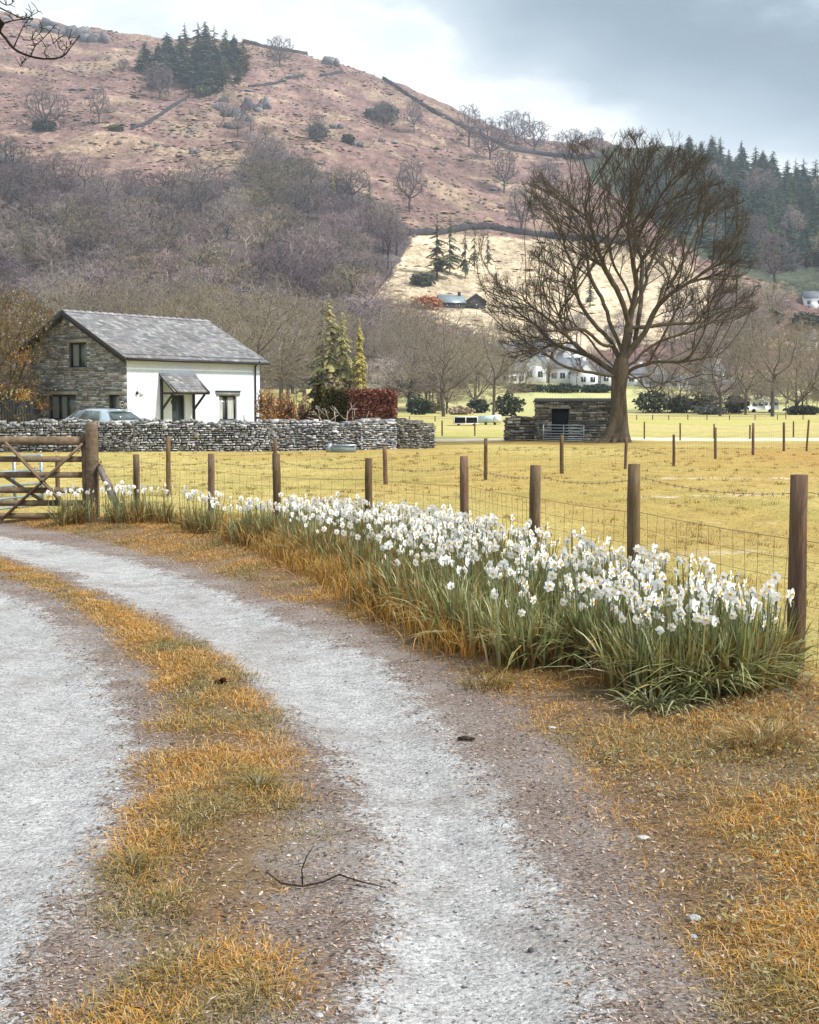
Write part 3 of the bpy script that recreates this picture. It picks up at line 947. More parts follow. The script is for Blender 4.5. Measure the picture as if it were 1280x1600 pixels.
def house():
    rng = random.Random(4)
    c0 = at(200, 690, 57.0)
    zg = -0.55
    O = Vector((c0.x, 57.0, zg))
    a = Vector((5.1, 7.0, 0)).normalized()          # along the white wall
    g = Vector((-a.y, a.x, 0))                      # along the gable, away from the corner
    na, ng = -g, -a                                 # outward: white wall, gable
    up = Vector((0, 0, 1))
    LA, LG = 9.0, 7.05
    zr = at(198, 556, 57.0).z - zg                  # eave height, near side
    pitch = math.tan(math.radians(27.6))
    ur = 4.1
    zap = zr + ur * pitch
    zl = zap - (LG - ur) * pitch
    root = thing('house', 'stone and white rendered house with slate roof behind the long wall', 'house', O)
    line = lambda u: zr + u * pitch if u < ur else zap - (u - ur) * pitch
    # openings measured off the photograph, along each wall
    def on(px, py, ax):
        d = ray(px, py)
        nn = Vector((ax.y, -ax.x, 0))
        k = (O - Vector((0, 0, EYE))).dot(nn) / d.dot(nn)
        p = Vector((0, 0, EYE)) + d * k
        return (p - O).dot(ax), p.z - zg
    def hole(ax, x0, y0, x1, y1):
        p, q = on(x0, y0, ax), on(x1, y1, ax)
        return (min(p[0], q[0]), max(p[0], q[0]), min(p[1], q[1]), max(p[1], q[1]))
    up_win, lo_win, sm_win = hole(g, 108, 536, 136, 574), hole(g, 76, 617, 119, 652), hole(g, 170, 617, 187, 652)
    lo_win = lo_win[:2] + (lo_win[3] - 1.22, lo_win[3]); sm_win = sm_win[:2] + (sm_win[3] - 1.2, sm_win[3])
    door, rwin = hole(a, 268, 617, 290, 690), hole(a, 342, 618, 370, 657)
    door = door[:2] + (0.02, door[3])
    # gable wall: stones on a dark core
    mb, core = MB(), MB()
    gh = [up_win, lo_win, sm_win]
    masonry(mb, rng, O, O + g * LG, ng, lambda u: line(u) - 0.02, SLATEY, (0.14, 0.5), (0.055, 0.125), (0.012, 0.04), 0.012, gh)
    wall_grid(core, O, g, ng, np.arange(0, LG + .01, 0.15), np.arange(0, zap + .15, 0.15), gh, keep=lambda u, z: z < line(u) - 0.03)
    for h in gh: reveal(core, O, g, ng, h, 0.2)
    mb.build('gable_wall', M['stone'], root)
    core.build('gable_core', pm('mortar', (0.13, 0.135, 0.13), 0.95), root)
    q = MB()
    for z in np.arange(0.2, zr - 0.25, 0.32):       # larger corner stones
        w = 0.5 if int(z / 0.32) % 2 else 0.3
        q.box(O + g * (w / 2) + up * (z + .12) + ng * 0.02, (w, 0.07, 0.25), np.array(rng.choice(SLATEY)) * 1.1, (g, ng, up))
    q.build('quoin', M['stone'], root)
    # white wall with its openings, and the two plain walls behind
    mb = MB()
    wall_grid(mb, O + na * 0.02, a, na, np.linspace(0, LA, 20), np.linspace(-0.2, zr, 8), [door, rwin])
    for h in (door, rwin): reveal(mb, O + na * 0.02, a, na, h, 0.22)
    mb.build('rendered_wall', M['render'], root)
    mb = MB()
    A2, G2 = O + a * LA, O + g * LG
    mb.add([list(p) for p in (A2, A2 + g * LG, A2 + g * LG + up * zl, A2 + g * ur + up * zap, A2 + up * zr)], [(0, 1, 2, 3)], [(0, 3, 4)])
    mb.add([list(p) for p in (G2, G2 + a * LA, G2 + a * LA + up * zl, G2 + up * zl)], [(0, 1, 2, 3)])
    mb.build('rear_wall', M['render'], root)
    # roof
    mb = MB()
    ov, oe = 0.38, 0.42
    sl = Vector((g.x, g.y, pitch)).normalized()
    E0 = O - a * ov + up * (zr + 0.10) - sl * oe
    E1 = O + a * (LA + ov) + up * (zr + 0.10) - sl * oe
    LR = math.hypot(ur, ur * pitch) + oe
    slates(mb, rng, E0, E1, sl, LR)
    sl2 = Vector((-g.x, -g.y, pitch)).normalized()
    F0 = G2 - a * ov + up * (zl + 0.10) - sl2 * oe
    F1 = G2 + a * (LA + ov) + up * (zl + 0.10) - sl2 * oe
    LR2 = math.hypot(LG - ur, (LG - ur) * pitch) + oe
    slates(mb, rng, F1, F0, sl2, LR2)
    for p0, p1, s_, l_ in ((E0, E1, sl, LR), (F0, F1, sl2, LR2)):
        nn = (p1 - p0).cross(s_).normalized()
        if nn.z < 0: nn = -nn
        P = [p0, p1, p1 + s_ * l_, p0 + s_ * l_]
        mb.hexa([list(p - nn * 0.09) for p in P] + [list(p - nn * 0.004) for p in P], np.array((0.05, 0.05, 0.05)))
    roof = mb.build('roof', M['slate'], root)
    mb = MB()
    T0 = E0 + sl * LR
    nt = 21
    wT = (LA + 2 * ov) / nt
    for i in range(nt):
        c = T0 + a * (wT * (i + 0.5)) + up * 0.05
        for s_, sg in ((sl, -1), (sl2, 1)):
            nn = a.cross(s_).normalized()
            if nn.z < 0: nn = -nn
            col = np.array((0.25, 0.24, 0.25)) * rng.uniform(0.8, 1.25)
            mb.box(c - s_ * 0.11 + nn * 0.0, (wT * 0.985, 0.25, 0.03), col, (a, s_, nn))
        mb.box(c + a * (wT * 0.47) + up * 0.03, (0.035, 0.14, 0.06), np.array((0.09, 0.09, 0.09)), (a, g, up))
    mb.build('ridge_capping', M['slate'], roof)
    mb = MB()
    for p0, s_, l_ in ((E0, sl, LR), (F0, sl2, LR2)):
        mb.bar(p0 - a * 0.02 - up * 0.12 - s_ * 0.03, p0 - a * 0.02 - up * 0.12 + s_ * (l_ + .02), 0.045, 0.25, up=tuple(a.cross(s_)))
    mb.build('bargeboard', M['black'], root)
    mb = MB()
    mb.tube([E0 + a * .1 - up * .05 - sl * .06, E1 - a * .02 - up * .05 - sl * .06], 0.062, 8)
    mb.bar(O - a * ov + na * 0.10 + up * (zr - 0.01), A2 + a * ov + na * 0.10 + up * (zr - 0.01), 0.03, 0.2)
    gu = mb.build('gutter', M['black'], root)
    mb = MB()
    dp = O + a * (LA - 0.4) + na * 0.09
    mb.tube([dp + na * 0.32 + up * (zr - .02), dp + na * .3 + up * (zr - .12), dp + up * (zr - 0.3), dp + up * 0.05], 0.04, 8)
    mb.build('downpipe', M['black'], root)
    # windows, door
    window(root, O, g, ng, up_win, 2, lintel=True, curtain_or_sheen=((.56, .90), (.10, .24)))
    window(root, O, g, ng, lo_win, 3, lintel=True, curtain_or_sheen=((.70, .94), (.40, .58)))
    window(root, O, g, ng, sm_win, 1, lintel=True, curtain_or_sheen=((.10, .5),))
    window(root, O + na * .02, a, na, rwin, 2, lintel=True, curtain_or_sheen=True)
    D = O - g * -0.0 + na * -0.11
    mb = MB()
    t = 0.09
    for u in (door[0] + t / 2, door[1] - t / 2):
        mb.box(D + a * u + up * ((door[2] + door[3]) / 2), (t, 0.08, door[3] - door[2]), ax=(a, na, up))
    mb.box(D + a * ((door[0] + door[1]) / 2) + up * (door[3] - t / 2), (door[1] - door[0] - 2 * t, 0.078, t), ax=(a, na, up))
    dr = mb.build('door', M['frame'], root)
    mb = MB()
    mb.box(D + a * ((door[0] + door[1]) / 2) + up * ((door[2] + door[3]) / 2 - t / 2) - na * 0.01, (door[1] - door[0] - 2 * t, 0.03, door[3] - door[2] - t), ax=(a, na, up))
    mb.build('pane', M['glass'], dr)
    mb = MB()
    mb.box(D + a * (door[1] - 0.06) + up * 1.05 + na * 0.06, (0.03, 0.04, 0.2), ax=(a, na, up))
    mb.tube([D + a * (door[1] - 0.06) + up * 1.08 + na * 0.09, D + a * (door[1] - 0.2) + up * 1.08 + na * 0.09], 0.014, 6)
    mb.build('handle', M['white'], dr)
    # lean-to porch on timber brackets
    pl, pr = on(249, 584, a), on(303, 584, a)
    u0, u1, zt = pl[0], pr[0], pl[1]
    out, dropz = 1.05, 0.88
    por = MB()
    s_ = Vector((-na.x * out, -na.y * out, dropz)).normalized()
    Lp = math.hypot(out, dropz)
    Q0 = O + na * (0.03 + out) + up * (zt - dropz)
    slates(por, rng, Q0 + a * (u0 - 0.05), Q0 + a * (u1 + 0.05), s_, Lp - 0.16, 0.2, (0.2, 0.32))
    nn = a.cross(s_).normalized()
    if nn.z < 0: nn = -nn
    P = [Q0 + a * (u0 - .05), Q0 + a * (u1 + .05), Q0 + a * (u1 + .05) + s_ * Lp, Q0 + a * (u0 - .05) + s_ * Lp]
    por.hexa([list(p - nn * .07) for p in P] + [list(p - nn * .004) for p in P], np.array((.04, .04, .04)))
    por.box(O + na * 0.10 + a * ((u0 + u1) / 2) + up * (zt - 0.035), (u1 - u0 + 0.12, 0.2, 0.03), np.array((0.17, 0.19, 0.21)), (a, (s_ * -1), nn))
    porch = por.build('porch_roof', M['slate'], root)
    mb = MB()
    for u in (u0 + 0.06, u1 - 0.1):
        b0 = O + a * u + na * 0.07
        mb.bar(b0 + up * 0.25, b0 + up * (zt - 0.25), 0.10, 0.11, up=tuple(na))
        mb.bar(b0 + up * (zt - dropz - .05), b0 + na * (out - 0.1) + up * (zt - dropz - .05), 0.09, 0.10)
        mb.bar(b0 + up * (zt - dropz - 0.85), b0 + na * (out - 0.28) + up * (zt - dropz - .1), 0.085, 0.09)
        mb.bar(b0 + na * (out + .02) + up * (zt - dropz - .04), b0 + up * (zt - .12), 0.07, 0.12)
    mb.bar(Q0 + a * (u0 - .04) - up * .06 - na * .06, Q0 + a * (u1 + .04) - up * .06 - na * .06, 0.06, 0.1)
    mb.build('bracket', M['black'], porch)
    mb = MB()                                       # coach lamp under the porch
    lp = O + a * (u0 + 0.30) + na * 0.55 + up * (zt - dropz - 0.55)
    mb.tube([lp + up * .22, lp + up * .12, lp, lp - up * .06], [0.02, 0.09, 0.07, 0.02], 6)
    mb.build('porch_lamp', M['black'], porch)
    p = on(213, 614, a)
    mb = MB(); c = O + a * p[0] + na * .08 + up * p[1]
    mb.ellipsoid(list(c), (0.07, 0.07, 0.09)); mb.bar(c, c - na * .08, .04, .04)
    mb.build('wall_light', M['black'], root)
    p = on(220, 615, a)
    mb = MB(); mb.box(O + a * p[0] + na * .05 + up * p[1], (0.17, 0.07, 0.19), (0.8, 0.8, 0.78), (a, na, up)); mb.build('meter_box', M['white'], root)
    p = on(117, 506, g)
    mb = MB(); mb.box(O + g * p[0] + ng * .14 + up * p[1], (0.24, 0.12, 0.2), (0.9, 0.92, 1), (g, ng, up)); mb.bar(O + g * (p[0] + .2) + up * p[1], O + g * (p[0] + .2) + ng * .12 + up * p[1], .1, .2); mb.build('alarm_box', M['white'], root)
    # round house sign: pale ring and mark on a dark disc
    p = on(193, 632, g)
    ctr = O + g * p[0] + ng * 0.06 + up * p[1]
    mb = MB()
    def disc(r0, r1, d, col, S=20):
        V = [list(ctr + ng * d + (g * math.cos(t_ * 2 * math.pi / S) + up * math.sin(t_ * 2 * math.pi / S)) * r) for r in (r0, r1) for t_ in range(S)]
        mb.add(V, [(i, (i + 1) % S, S + (i + 1) % S, S + i) for i in range(S)], C=col)
    disc(0.001, 0.17, 0.0, (.02, .02, .02)); disc(0.13, 0.165, 0.012, (.8, .8, .78)); disc(0.17, 0.171, -0.05, (.02, .02, .02))
    V = [list(ctr + ng * .012 + g * (0.10 * math.cos(t_)) + up * (0.05 * abs(math.sin(t_)) * (1.0 if t_ < math.pi else -.4) - .02)) for t_ in np.linspace(0, 2 * math.pi, 14)[:-1]]
    mb.add(V + [list(ctr + ng * .012)], None, [(i, (i + 1) % 13, 13) for i in range(13)], (.7, .7, .68))
    mb.build('house_sign', pm('sign', (1, 1, 1), 0.5, 0.3), root)
    return O, a, g


HO, HA, HG = house()

# ------------------------------------------------------------------ field shed under the tree
def shed():
    rng = random.Random(9)
    p = at(836, 690, 62.4)
    zg = T(p.x, 62.4) - 0.05
    O = Vector((p.x, 62.4, zg))
    ax = Vector((.988, -.13, 0)); L = 4.2; ax.normalize()
    nrm = Vector((ax.y, -ax.x, 0))
    bk = -nrm
    H = at(836, 629, 62.4).z - zg
    Dp = 3.2
    up = Vector((0, 0, 1))
    root = thing('shed', 'small dark stone field shed with flat roof beside the big bare tree', 'shed', O)
    k = 62.2 / F
    door = ((862 - 836) * k, (887 - 836) * k, 0.0, H - 0.32)
    mb, core = MB(), MB()
    masonry(mb, rng, O, O + ax * L, nrm, lambda u: H, DARKST, (0.15, 0.5), (0.07, 0.15), (0.015, 0.05), 0.013, [door])
    wall_grid(core, O, ax, nrm, [0, L], [0, H - .02], [door])
    reveal(core, O, ax, nrm, door, 0.3)
    e = O + bk * Dp
    for P, Q, nn in ((e, O, -ax), (O + ax * L, e + ax * L, ax), (e + ax * L, e, bk)):
        masonry(mb, rng, P, Q, nn, lambda u: H, DARKST, (0.2, 0.6), (0.09, 0.17), (0.015, 0.05), 0.014)
        core.add([list(v) for v in (P, Q, Q + up * (H - .02), P + up * (H - .02))], [(0, 1, 2, 3)])
    mb.build('wall', M['stone'], root)
    core.build('wall_core', M['core'], root)
    mb = MB()
    A, B = O - ax * 0.12 + nrm * 0.12 + up * (H + .03), O + ax * (L + .1) + nrm * 0.12 + up * (H + .03)
    n_ = 60
    for i in range(n_):                                # corrugated sheet
        u0, u1 = i / n_, (i + 1) / n_
        z0, z1 = 0.03 * (i % 2), 0.03 * ((i + 1) % 2)
        P = [A.lerp(B, u0) + up * z0, A.lerp(B, u1) + up * z1]
        Bk = [v + bk * (Dp + .24) + up * 0.18 for v in P]
        mb.hexa([list(v - up * .05) for v in (P[0], P[1], Bk[1], Bk[0])] + [list(v) for v in (P[0], P[1], Bk[1], Bk[0])])
    mb.build('roof', M['shedroof'], root)
    mb = MB()
    for i in range(5):
        w = (door[1] - door[0]) / 5
        mb.box(O + ax * (door[0] + w * (i + .5)) - nrm * 0.2 + up * ((door[3] - .12) / 2), (w - .012, .04, door[3] - .14), ax=(ax, nrm, up))
    for z in (0.35, 1.0, 1.55):
        mb.box(O + ax * ((door[0] + door[1]) / 2) - nrm * 0.17 + up * z, (door[1] - door[0] - .06, .03, .1), ax=(ax, nrm, up))
    mb.build('door', M['door_dark'], root)
    mb = MB()
    mb.box(O + ax * ((door[0] + door[1]) / 2) + up * (door[3] + .06) + nrm * .03, (door[1] - door[0] + .3, .12, .1), np.array((.24, .235, .21)), (ax, nrm, up))
    mb.build('lintel', M['slate'], root)


shed()


def bar_gate(name, label, A, B, h, nb, rr, uprights, z0=0.12, group=None):
    A, B = Vector(A), Vector(B)
    root = thing(name, label, 'gate', A, group)
    up = Vector((0, 0, 1))
    for q_ in (A, B):
        fr = MB()
        fr.tube([q_ + up * z0, q_ + up * (z0 + h)], rr * 1.4, 8)
        fr.build('stile', M['galv'], root)
    for i in range(nb):
        z = z0 + 0.02 + (h - .04) * (i / (nb - 1)) ** 1.2
        b = MB(); b.tube([A + up * z, B + up * z], rr, 8); b.build('rail', M['galv'], root)
    for f in uprights:
        b = MB(); b.box(A.lerp(B, f) + up * (z0 + h / 2), (.05, .02, h)); b.build('upright', M['galv'], root)
    return root


_A, _B = at(849, 690, 61.5), at(912, 690, 61.2)
bar_gate('metal_gate', 'galvanised seven bar gate standing in front of the stone shed door', (_A.x, 61.5, T(_A.x, 61.5)), (_B.x, 61.2, T(_B.x, 61.2)), 0.82, 7, 0.022, (0.5,), 0.06)
_A, _B = at(66, 780, 20.2), at(-70, 780, 18.6)
bar_gate('metal_gate', 'galvanised tubular gate standing open behind the wooden gate', (_A.x, 20.2, T(_A.x, 20.2)), (_B.x, 18.6, T(_B.x, 18.6)), 0.86, 5, 0.02, (0.33, 0.66), 0.0)

# ------------------------------------------------------------------ wooden field gate and its post
GY = 17.3
gp = lambda px, py, Y=GY: at(px, py, Y)
root = thing('wooden_gate', 'weathered brown wooden five bar gate with crossed braces', 'gate', (gp(60, 800).x, GY, T(gp(60, 800).x, GY)))
rails = [(688.5, 11.5), (717.5, 9), (742, 9), (766, 9), (786, 9), (806, 9)]
xl = -7.75
for i, (py, hh) in enumerate(rails):
    b = MB()
    p = gp(136, py)
    b.bar((xl, GY, p.z + (0.0 if i else 0)), (p.x, GY, p.z), 0.07 if i == 0 else 0.045, hh / F * GY * (1.1 if i == 0 else 1))
    b.build('rail', M['oldwood'], root)
for (x0, y0, x1, y1, dy) in ((10, 690, 106, 792, -0.05), (131, 693, 4, 812, -0.05), (2, 742, 66, 784, 0.05), (-250, 690, -130, 806, -0.05), (-130, 806, 4, 690, 0.05)):
    b = MB()
    b.bar(gp(x0, y0) + Vector((0, dy, 0)), gp(x1, y1) + Vector((0, dy, 0)), 0.03, 0.095, up=(0, 1, 0))
    b.build('brace', M['oldwood'], root)
b = MB(); b.box((xl, GY, 0.55), (0.09, 0.08, 1.2)); b.build('stile', M['oldwood'], root)
b = MB(); b.box((gp(134, 700).x - .02, GY, 0.56), (0.07, 0.05, 1.15)); b.build('stile', M['oldwood'], root)
pc = gp(146, 790)
root = thing('gate_post', 'thick square wooden gate post bound with wire and chain', 'post', (pc.x, GY, T(pc.x, GY)))
b = MB()
zt = gp(146, 661).z
_rp = random.Random(3)
hw = 0.073
ring = []
for z, k in ((-0.2, 1.03), (0.3, 1.0), (0.8, 1.0), (zt - .03, 0.99), (zt + 0.01, 0.86)):
    ring.append([(pc.x + sx_ * hw * k * _rp.uniform(.96, 1.02), GY + sy_ * hw * k * _rp.uniform(.96, 1.02), z) for sx_, sy_ in ((-1, -1), (0.05, -1.04), (1, -1), (1, 1), (-1, 1))])
V = [p for r in ring for p in r]
b.add(V, [(j * 5 + i, j * 5 + (i + 1) % 5, (j + 1) * 5 + (i + 1) % 5, (j + 1) * 5 + i) for j in range(4) for i in range(5)] + [(20, 21, 22, 23)], [(20, 23, 24)])
b.build('post', M['oldwood'], root)
b = MB()
for z in (gp(0, 718).z, gp(0, 733).z, gp(0, 750).z):
    b.tube([(pc.x + sx_ * .1, GY + sy_ * .1, z + .004 * sx_) for sx_, sy_ in ((-1, -1), (1, -1), (1, 1), (-1, 1), (-1, -1))], 0.004, 5)
b.build('binding_wire', M['wire'], root)
b = MB()
for i in range(16):                                # hanging chain
    p = gp(150 + 1.5 * math.sin(i * .5) + (8 * max(0, 4 - i) / 4), 722 + 2.2 * i, GY - .13)
    for k in range(8):
        t0, t1 = k * math.pi / 4, (k + 1) * math.pi / 4
        f = (lambda t: Vector((0.014 * math.cos(t), 0, .019 * math.sin(t)))) if i % 2 else (lambda t: Vector((0, 0.014 * math.cos(t), .019 * math.sin(t))))
        b.tube([p + f(t0), p + f(t1)], 0.005, 4, cap=False)
b.build('chain', M['black'], root)
b = MB()
q0, q1 = gp(155, 728, GY - .05), gp(186, 800, GY - .25)
b.tube([q0, q0.lerp(q1, .1), q0.lerp(q1, .4) + Vector((.012, 0, .01)), q0.lerp(q1, .75), q1], [0.036, 0.052, 0.056, 0.055, 0.052], 9)
o = b.build('wooden_pole', M['greywood'], org=tuple(q1), smooth=True)
tag(o, 'grey peeled round pole leaning against the gate post', 'pole')

# ------------------------------------------------------------------ wire fences
def post(parent, x, y, ztop, r, rng, lean=(0, 0), S=9):
    zb = T(x, y) - 0.15
    b = MB()
    K = 6
    pts, rad = [], []
    for i in range(K):
        f = i / (K - 1)
        pts.append((x + lean[0] * f + rng.uniform(-.003, .003), y + lean[1] * f, zb + (ztop - zb) * f))
        rad.append(r * rng.uniform(0.97, 1.04) * (1.02 - .05 * f))
    rad[-1] *= 0.97
    b.tube(pts, rad, S, C=np.array((1, rng.uniform(.95, 1.08), rng.uniform(.85, 1.15))) * rng.uniform(.72, 1.15))
    return b.build('post', M['post'], parent)


def sag_wire(b, A, B, r, sag, n_=9, S=4):
    b.tube([A.lerp(B, i / (n_ - 1)) - Vector((0, 0, sag * 4 * (i / (n_ - 1)) * (1 - i / (n_ - 1)))) for i in range(n_)], r, S, cap=False)


_rf = random.Random(21)
NEAR = [(1252, 742, 7.0, .052), (993, 725, 9.1, .05), (837, 727, 10.6, .05), (727, 713, 12.8, .047), (576, 716, 14.3, .045), (433, 709, 15.0, .05), (329, 709, 16.0, .045), (212, 710, 17.0, .045)]
tops = []
root = thing('wire_fence', 'fence of brown round posts and netting behind the white daffodils', 'fence', (2.31, 7.0, 0))
for px, py, Y, r in NEAR:
    p = at(px, py, Y)
    tops.append(p)
    post(root, p.x, Y, p.z, r, _rf, (_rf.uniform(-.015, .015), 0), 12)
tops = [Vector((3.6, 4.6, 1.2)), Vector((2.98, 5.8, 1.2))] + tops + [at(150, 715, 17.25)]
for q in tops[:2]:
    post(root, q.x, q.y, q.z, .05, _rf)
bw, net = MB(), MB()
for A, B in zip(tops, tops[1:]):
    off = Vector((.05, -.03, 0))
    a_, b_ = A + off + Vector((0, 0, -0.10)), B + off + Vector((0, 0, -0.10))
    sag = 0.05
    sag_wire(bw, a_, b_, 0.0021, sag)
    L = (B - A).length
    for i in range(int(L / 0.11)):                     # barbs
        f = (i + .5) / int(L / 0.11)
        p = a_.lerp(b_, f) - Vector((0, 0, sag * 4 * f * (1 - f)))
        for s_ in (-1, 1):
            bw.bar(p + Vector((-.008, 0, -.014 * s_)), p + Vector((.008, 0, .014 * s_)), .0028, .0028)
    za, zb = T(A.x, A.y), T(B.x, B.y)
    hn = 0.80
    for z in (0.06, 0.17, 0.29, 0.42, 0.56, 0.68, hn):
        sag_wire(net, Vector((A.x, A.y, za + z)) + off, Vector((B.x, B.y, zb + z)) + off, 0.0016 if z < hn else 0.0021, 0.012, 6)
    nv = max(2, int(L / 0.15))
    for i in range(nv):
        f = (i + .5) / nv
        p = Vector((A.x, A.y, za)).lerp(Vector((B.x, B.y, zb)), f) + off
        net.tube([p + Vector((_rf.uniform(-.012, .012), 0, 0)) + Vector((0, 0, z - .012 * 4 * f * (1 - f))) for z in (0.06, 0.3, 0.55, hn)], 0.0015, 4, cap=False)
bw.build('barbed_wire', M['wire'], root)
net.build('wire_netting', M['wire'], root)


def post_fence(label, rows_, wires=(0.95, 0.7, 0.45, 0.2), r=.045, group=None, netting=False, wr=.0025):
    """rows_: (px, top py, foot py) of each post"""
    P = []
    for px, pt, pb, *dd in rows_:
        g_ = ground_at(px, pb, 10)
        P.append((g_, at(px + (dd[0] if dd else 0), pt, g_.y)))
    rt = thing('wire_fence', label, 'fence', tuple(P[0][0]), group)
    for g_, t_ in P:
        post(rt, g_.x, g_.y, t_.z, r * _rf.uniform(.85, 1.1), _rf, (t_.x - g_.x, 0), 8)
    w = MB()
    for (g0, t0), (g1, t1) in zip(P, P[1:]):
        for k in wires:
            sag_wire(w, g0.lerp(t0, k), g1.lerp(t1, k), wr, .03, 5, 3)
        if netting:
            nv = int((g1 - g0).length / 0.3)
            for i in range(nv):
                f = (i + .5) / nv
                a_, b_ = g0.lerp(g1, f), t0.lerp(t1, f)
                w.tube([a_.lerp(b_, .05), a_.lerp(b_, .75)], .0016, 3, cap=False)
    w.build('wire_strand', M['wire'], rt)
    return rt


post_fence('netting fence of thin posts running across the middle of the field', [(90, 712, 783), (263, 683, 775), (430, 685, 764), (603, 697, 757, -2), (759, 685, 750), (878, 680, 740), (977, 683, 733, 2), (1053, 679, 728), (1118, 668, 717), (1177, 661, 711), (1225, 660, 705), (1260, 656, 705, 4), (1330, 652, 699), (1400, 650, 696)], netting=True)
post_fence('low fence of thin brown posts along the pale gravel lane', [(550, 655, 678), (620, 656, 679), (691, 657, 681), (742, 660, 681), (1007, 659, 686), (1063, 661, 688), (1116, 662, 686), (1172, 664, 686), (1240, 658, 683), (1310, 658, 683)], r=.05)
post_fence('far line of tiny fence posts crossing the bright green pasture', [(640, 650, 658), (680, 650, 658.5), (862, 649, 657), (900, 649, 657), (995, 648, 656), (1020, 648, 656), (1045, 648.5, 656), (1075, 648, 656), (1105, 648, 656), (1140, 648, 656), (1180, 648, 656), (1215, 648, 656), (1255, 648, 656), (1300, 648, 656)], r=.06, wr=.006)

# ------------------------------------------------------------------ car behind the wall
def car():
    c = at(142, 660, 51.5)
    zg = -0.30
    root = thing('car', 'silver blue hatchback parked behind the wall below the stone gable', 'car', (0, 0, 0))
    # stations along the length: x, half width, sill z, belt z, roof z, half roof width
    st = [(-2.08, .62, .32, .62, .64, .5), (-1.95, .78, .22, .72, .78, .6), (-1.3, .86, .2, .88, .92, .66), (-.85, .87, .2, .94, .98, .62), (-.15, .88, .2, .96, 1.40, .55), (.35, .88, .2, .97, 1.47, .56), (1.0, .88, .2, .99, 1.46, .56), (1.55, .87, .22, 1.0, 1.36, .56), (1.98, .82, .3, 1.0, 1.04, .6), (2.08, .74, .42, .9, .92, .58)]
    V, nS = [], len(st)
    for x, w, z0, zb, zr_, wr_ in st:
        V += [(x, -w * .9, z0), (x, -w, (z0 + zb) / 2), (x, -w * .97, zb), (x, -wr_, zr_ - .05), (x, -wr_ * .7, zr_), (x, wr_ * .7, zr_), (x, wr_, zr_ - .05), (x, w * .97, zb), (x, w, (z0 + zb) / 2), (x, w * .9, z0)]
    Q = [(i * 10 + j, i * 10 + (j + 1) % 10, (i + 1) * 10 + (j + 1) % 10, (i + 1) * 10 + j) for i in range(nS - 1) for j in range(10)]
    b = MB(); b.add(V, Q + [(0, 1, 8, 9), (1, 2, 7, 8)])
    e = (nS - 1) * 10
    b.add([V[e + k] for k in range(10)], [(0, 9, 8, 1), (1, 8, 7, 2), (2, 7, 6, 3), (3, 6, 5, 4)])
    body = b.build('body', M['car'], root, smooth=True)
    def strip(name, pts, d):
        b = MB()
        b.hexa([list(p) for p in pts] + [list(Vector(p) + Vector(d)) for p in pts])
        b.build(name, M['glass'], root)
    for s_ in (-1, 1):
        strip('side_window', [(-.55, s_ * .835, 1.0), (.28, s_ * .87, 1.0), (.28, s_ * .60, 1.40), (-.1, s_ * .60, 1.34)], (0, s_ * .02, .008))
        strip('side_window', [(.34, s_ * .87, 1.0), (1.35, s_ * .86, 1.03), (1.2, s_ * .62, 1.38), (.34, s_ * .60, 1.40)], (0, s_ * .02, .008))
    strip('rear_window', [(1.62, -.56, 1.33), (1.62, .56, 1.33), (1.99, .72, 1.06), (1.99, -.72, 1.06)], (.025, 0, .02))
    strip('windscreen', [(-.2, -.52, 1.37), (-.2, .52, 1.37), (-.8, .66, 1.01), (-.8, -.66, 1.01)], (-.02, 0, .025))
    b = MB(); b.box((1.64, 0, 1.43), (.3, 1.05, .035)); b.build('spoiler', M['car'], root)
    for s_ in (-1, 1):
        b = MB(); b.box((2.0, s_ * .72, .9), (.1, .2, .16)); b.build('tail_light', M['red'], root)
        for x in (-1.3, 1.3):
            b = MB(); b.tube([(x, s_ * .70, .31), (x, s_ * .90, .31)], .31, 18); w = b.build('wheel', M['rubber'], root)
            b = MB(); b.tube([(x, s_ * .86, .31), (x, s_ * .91, .31)], .19, 14); b.build('rim', M['galv'], w)
    root.location = (c.x, 51.5, zg)
    root.rotation_euler = (0, 0, math.radians(-32))
    root.scale = (1.06, 1.06, 1.06)


car()

# ------------------------------------------------------------------ trough, trailers, garden fence and boards
p = at(533, 700, 41.9)
root = thing('water_trough', 'long galvanised water trough at the foot of the dry stone wall', 'trough', (p.x, 41.9, T(p.x, 41.9)))
zg = T(p.x, 41.9)
for nm, x0, x1, cc in (('tank', 519, 556, .95), ('float_box', 510, 519, .8)):
    b = MB()
    xa, xb = at(x0, 700, 41.9).x, at(x1, 700, 41.9).x
    w, h, t = .5, .26, .02
    if nm == 'tank':
        b.box(((xa + xb) / 2, 41.9 - .25, zg + h / 2), (xb - xa, t, h)); b.box(((xa + xb) / 2, 41.9 + .25, zg + h / 2), (xb - xa, t, h))
        b.box((xb - t / 2, 41.9, zg + h / 2), (t, .5 - t, h)); b.box(((xa + xb) / 2, 41.9, zg + .17), (xb - xa - t, .48, .02))
        b.box(((xa + xb) / 2, 41.9 - .265, zg + h - .02), (xb - xa, .03, .035))
    else:
        b.hexa([(xa, 41.64, zg), (xb - .005, 41.64, zg), (xb - .005, 42.16, zg), (xa, 42.16, zg), (xa + .06, 41.66, zg + .29), (xb - .005, 41.66, zg + .3), (xb - .005, 42.14, zg + .3), (xa + .06, 42.14, zg + .29)])
    b.build(nm, M['galv'], root)

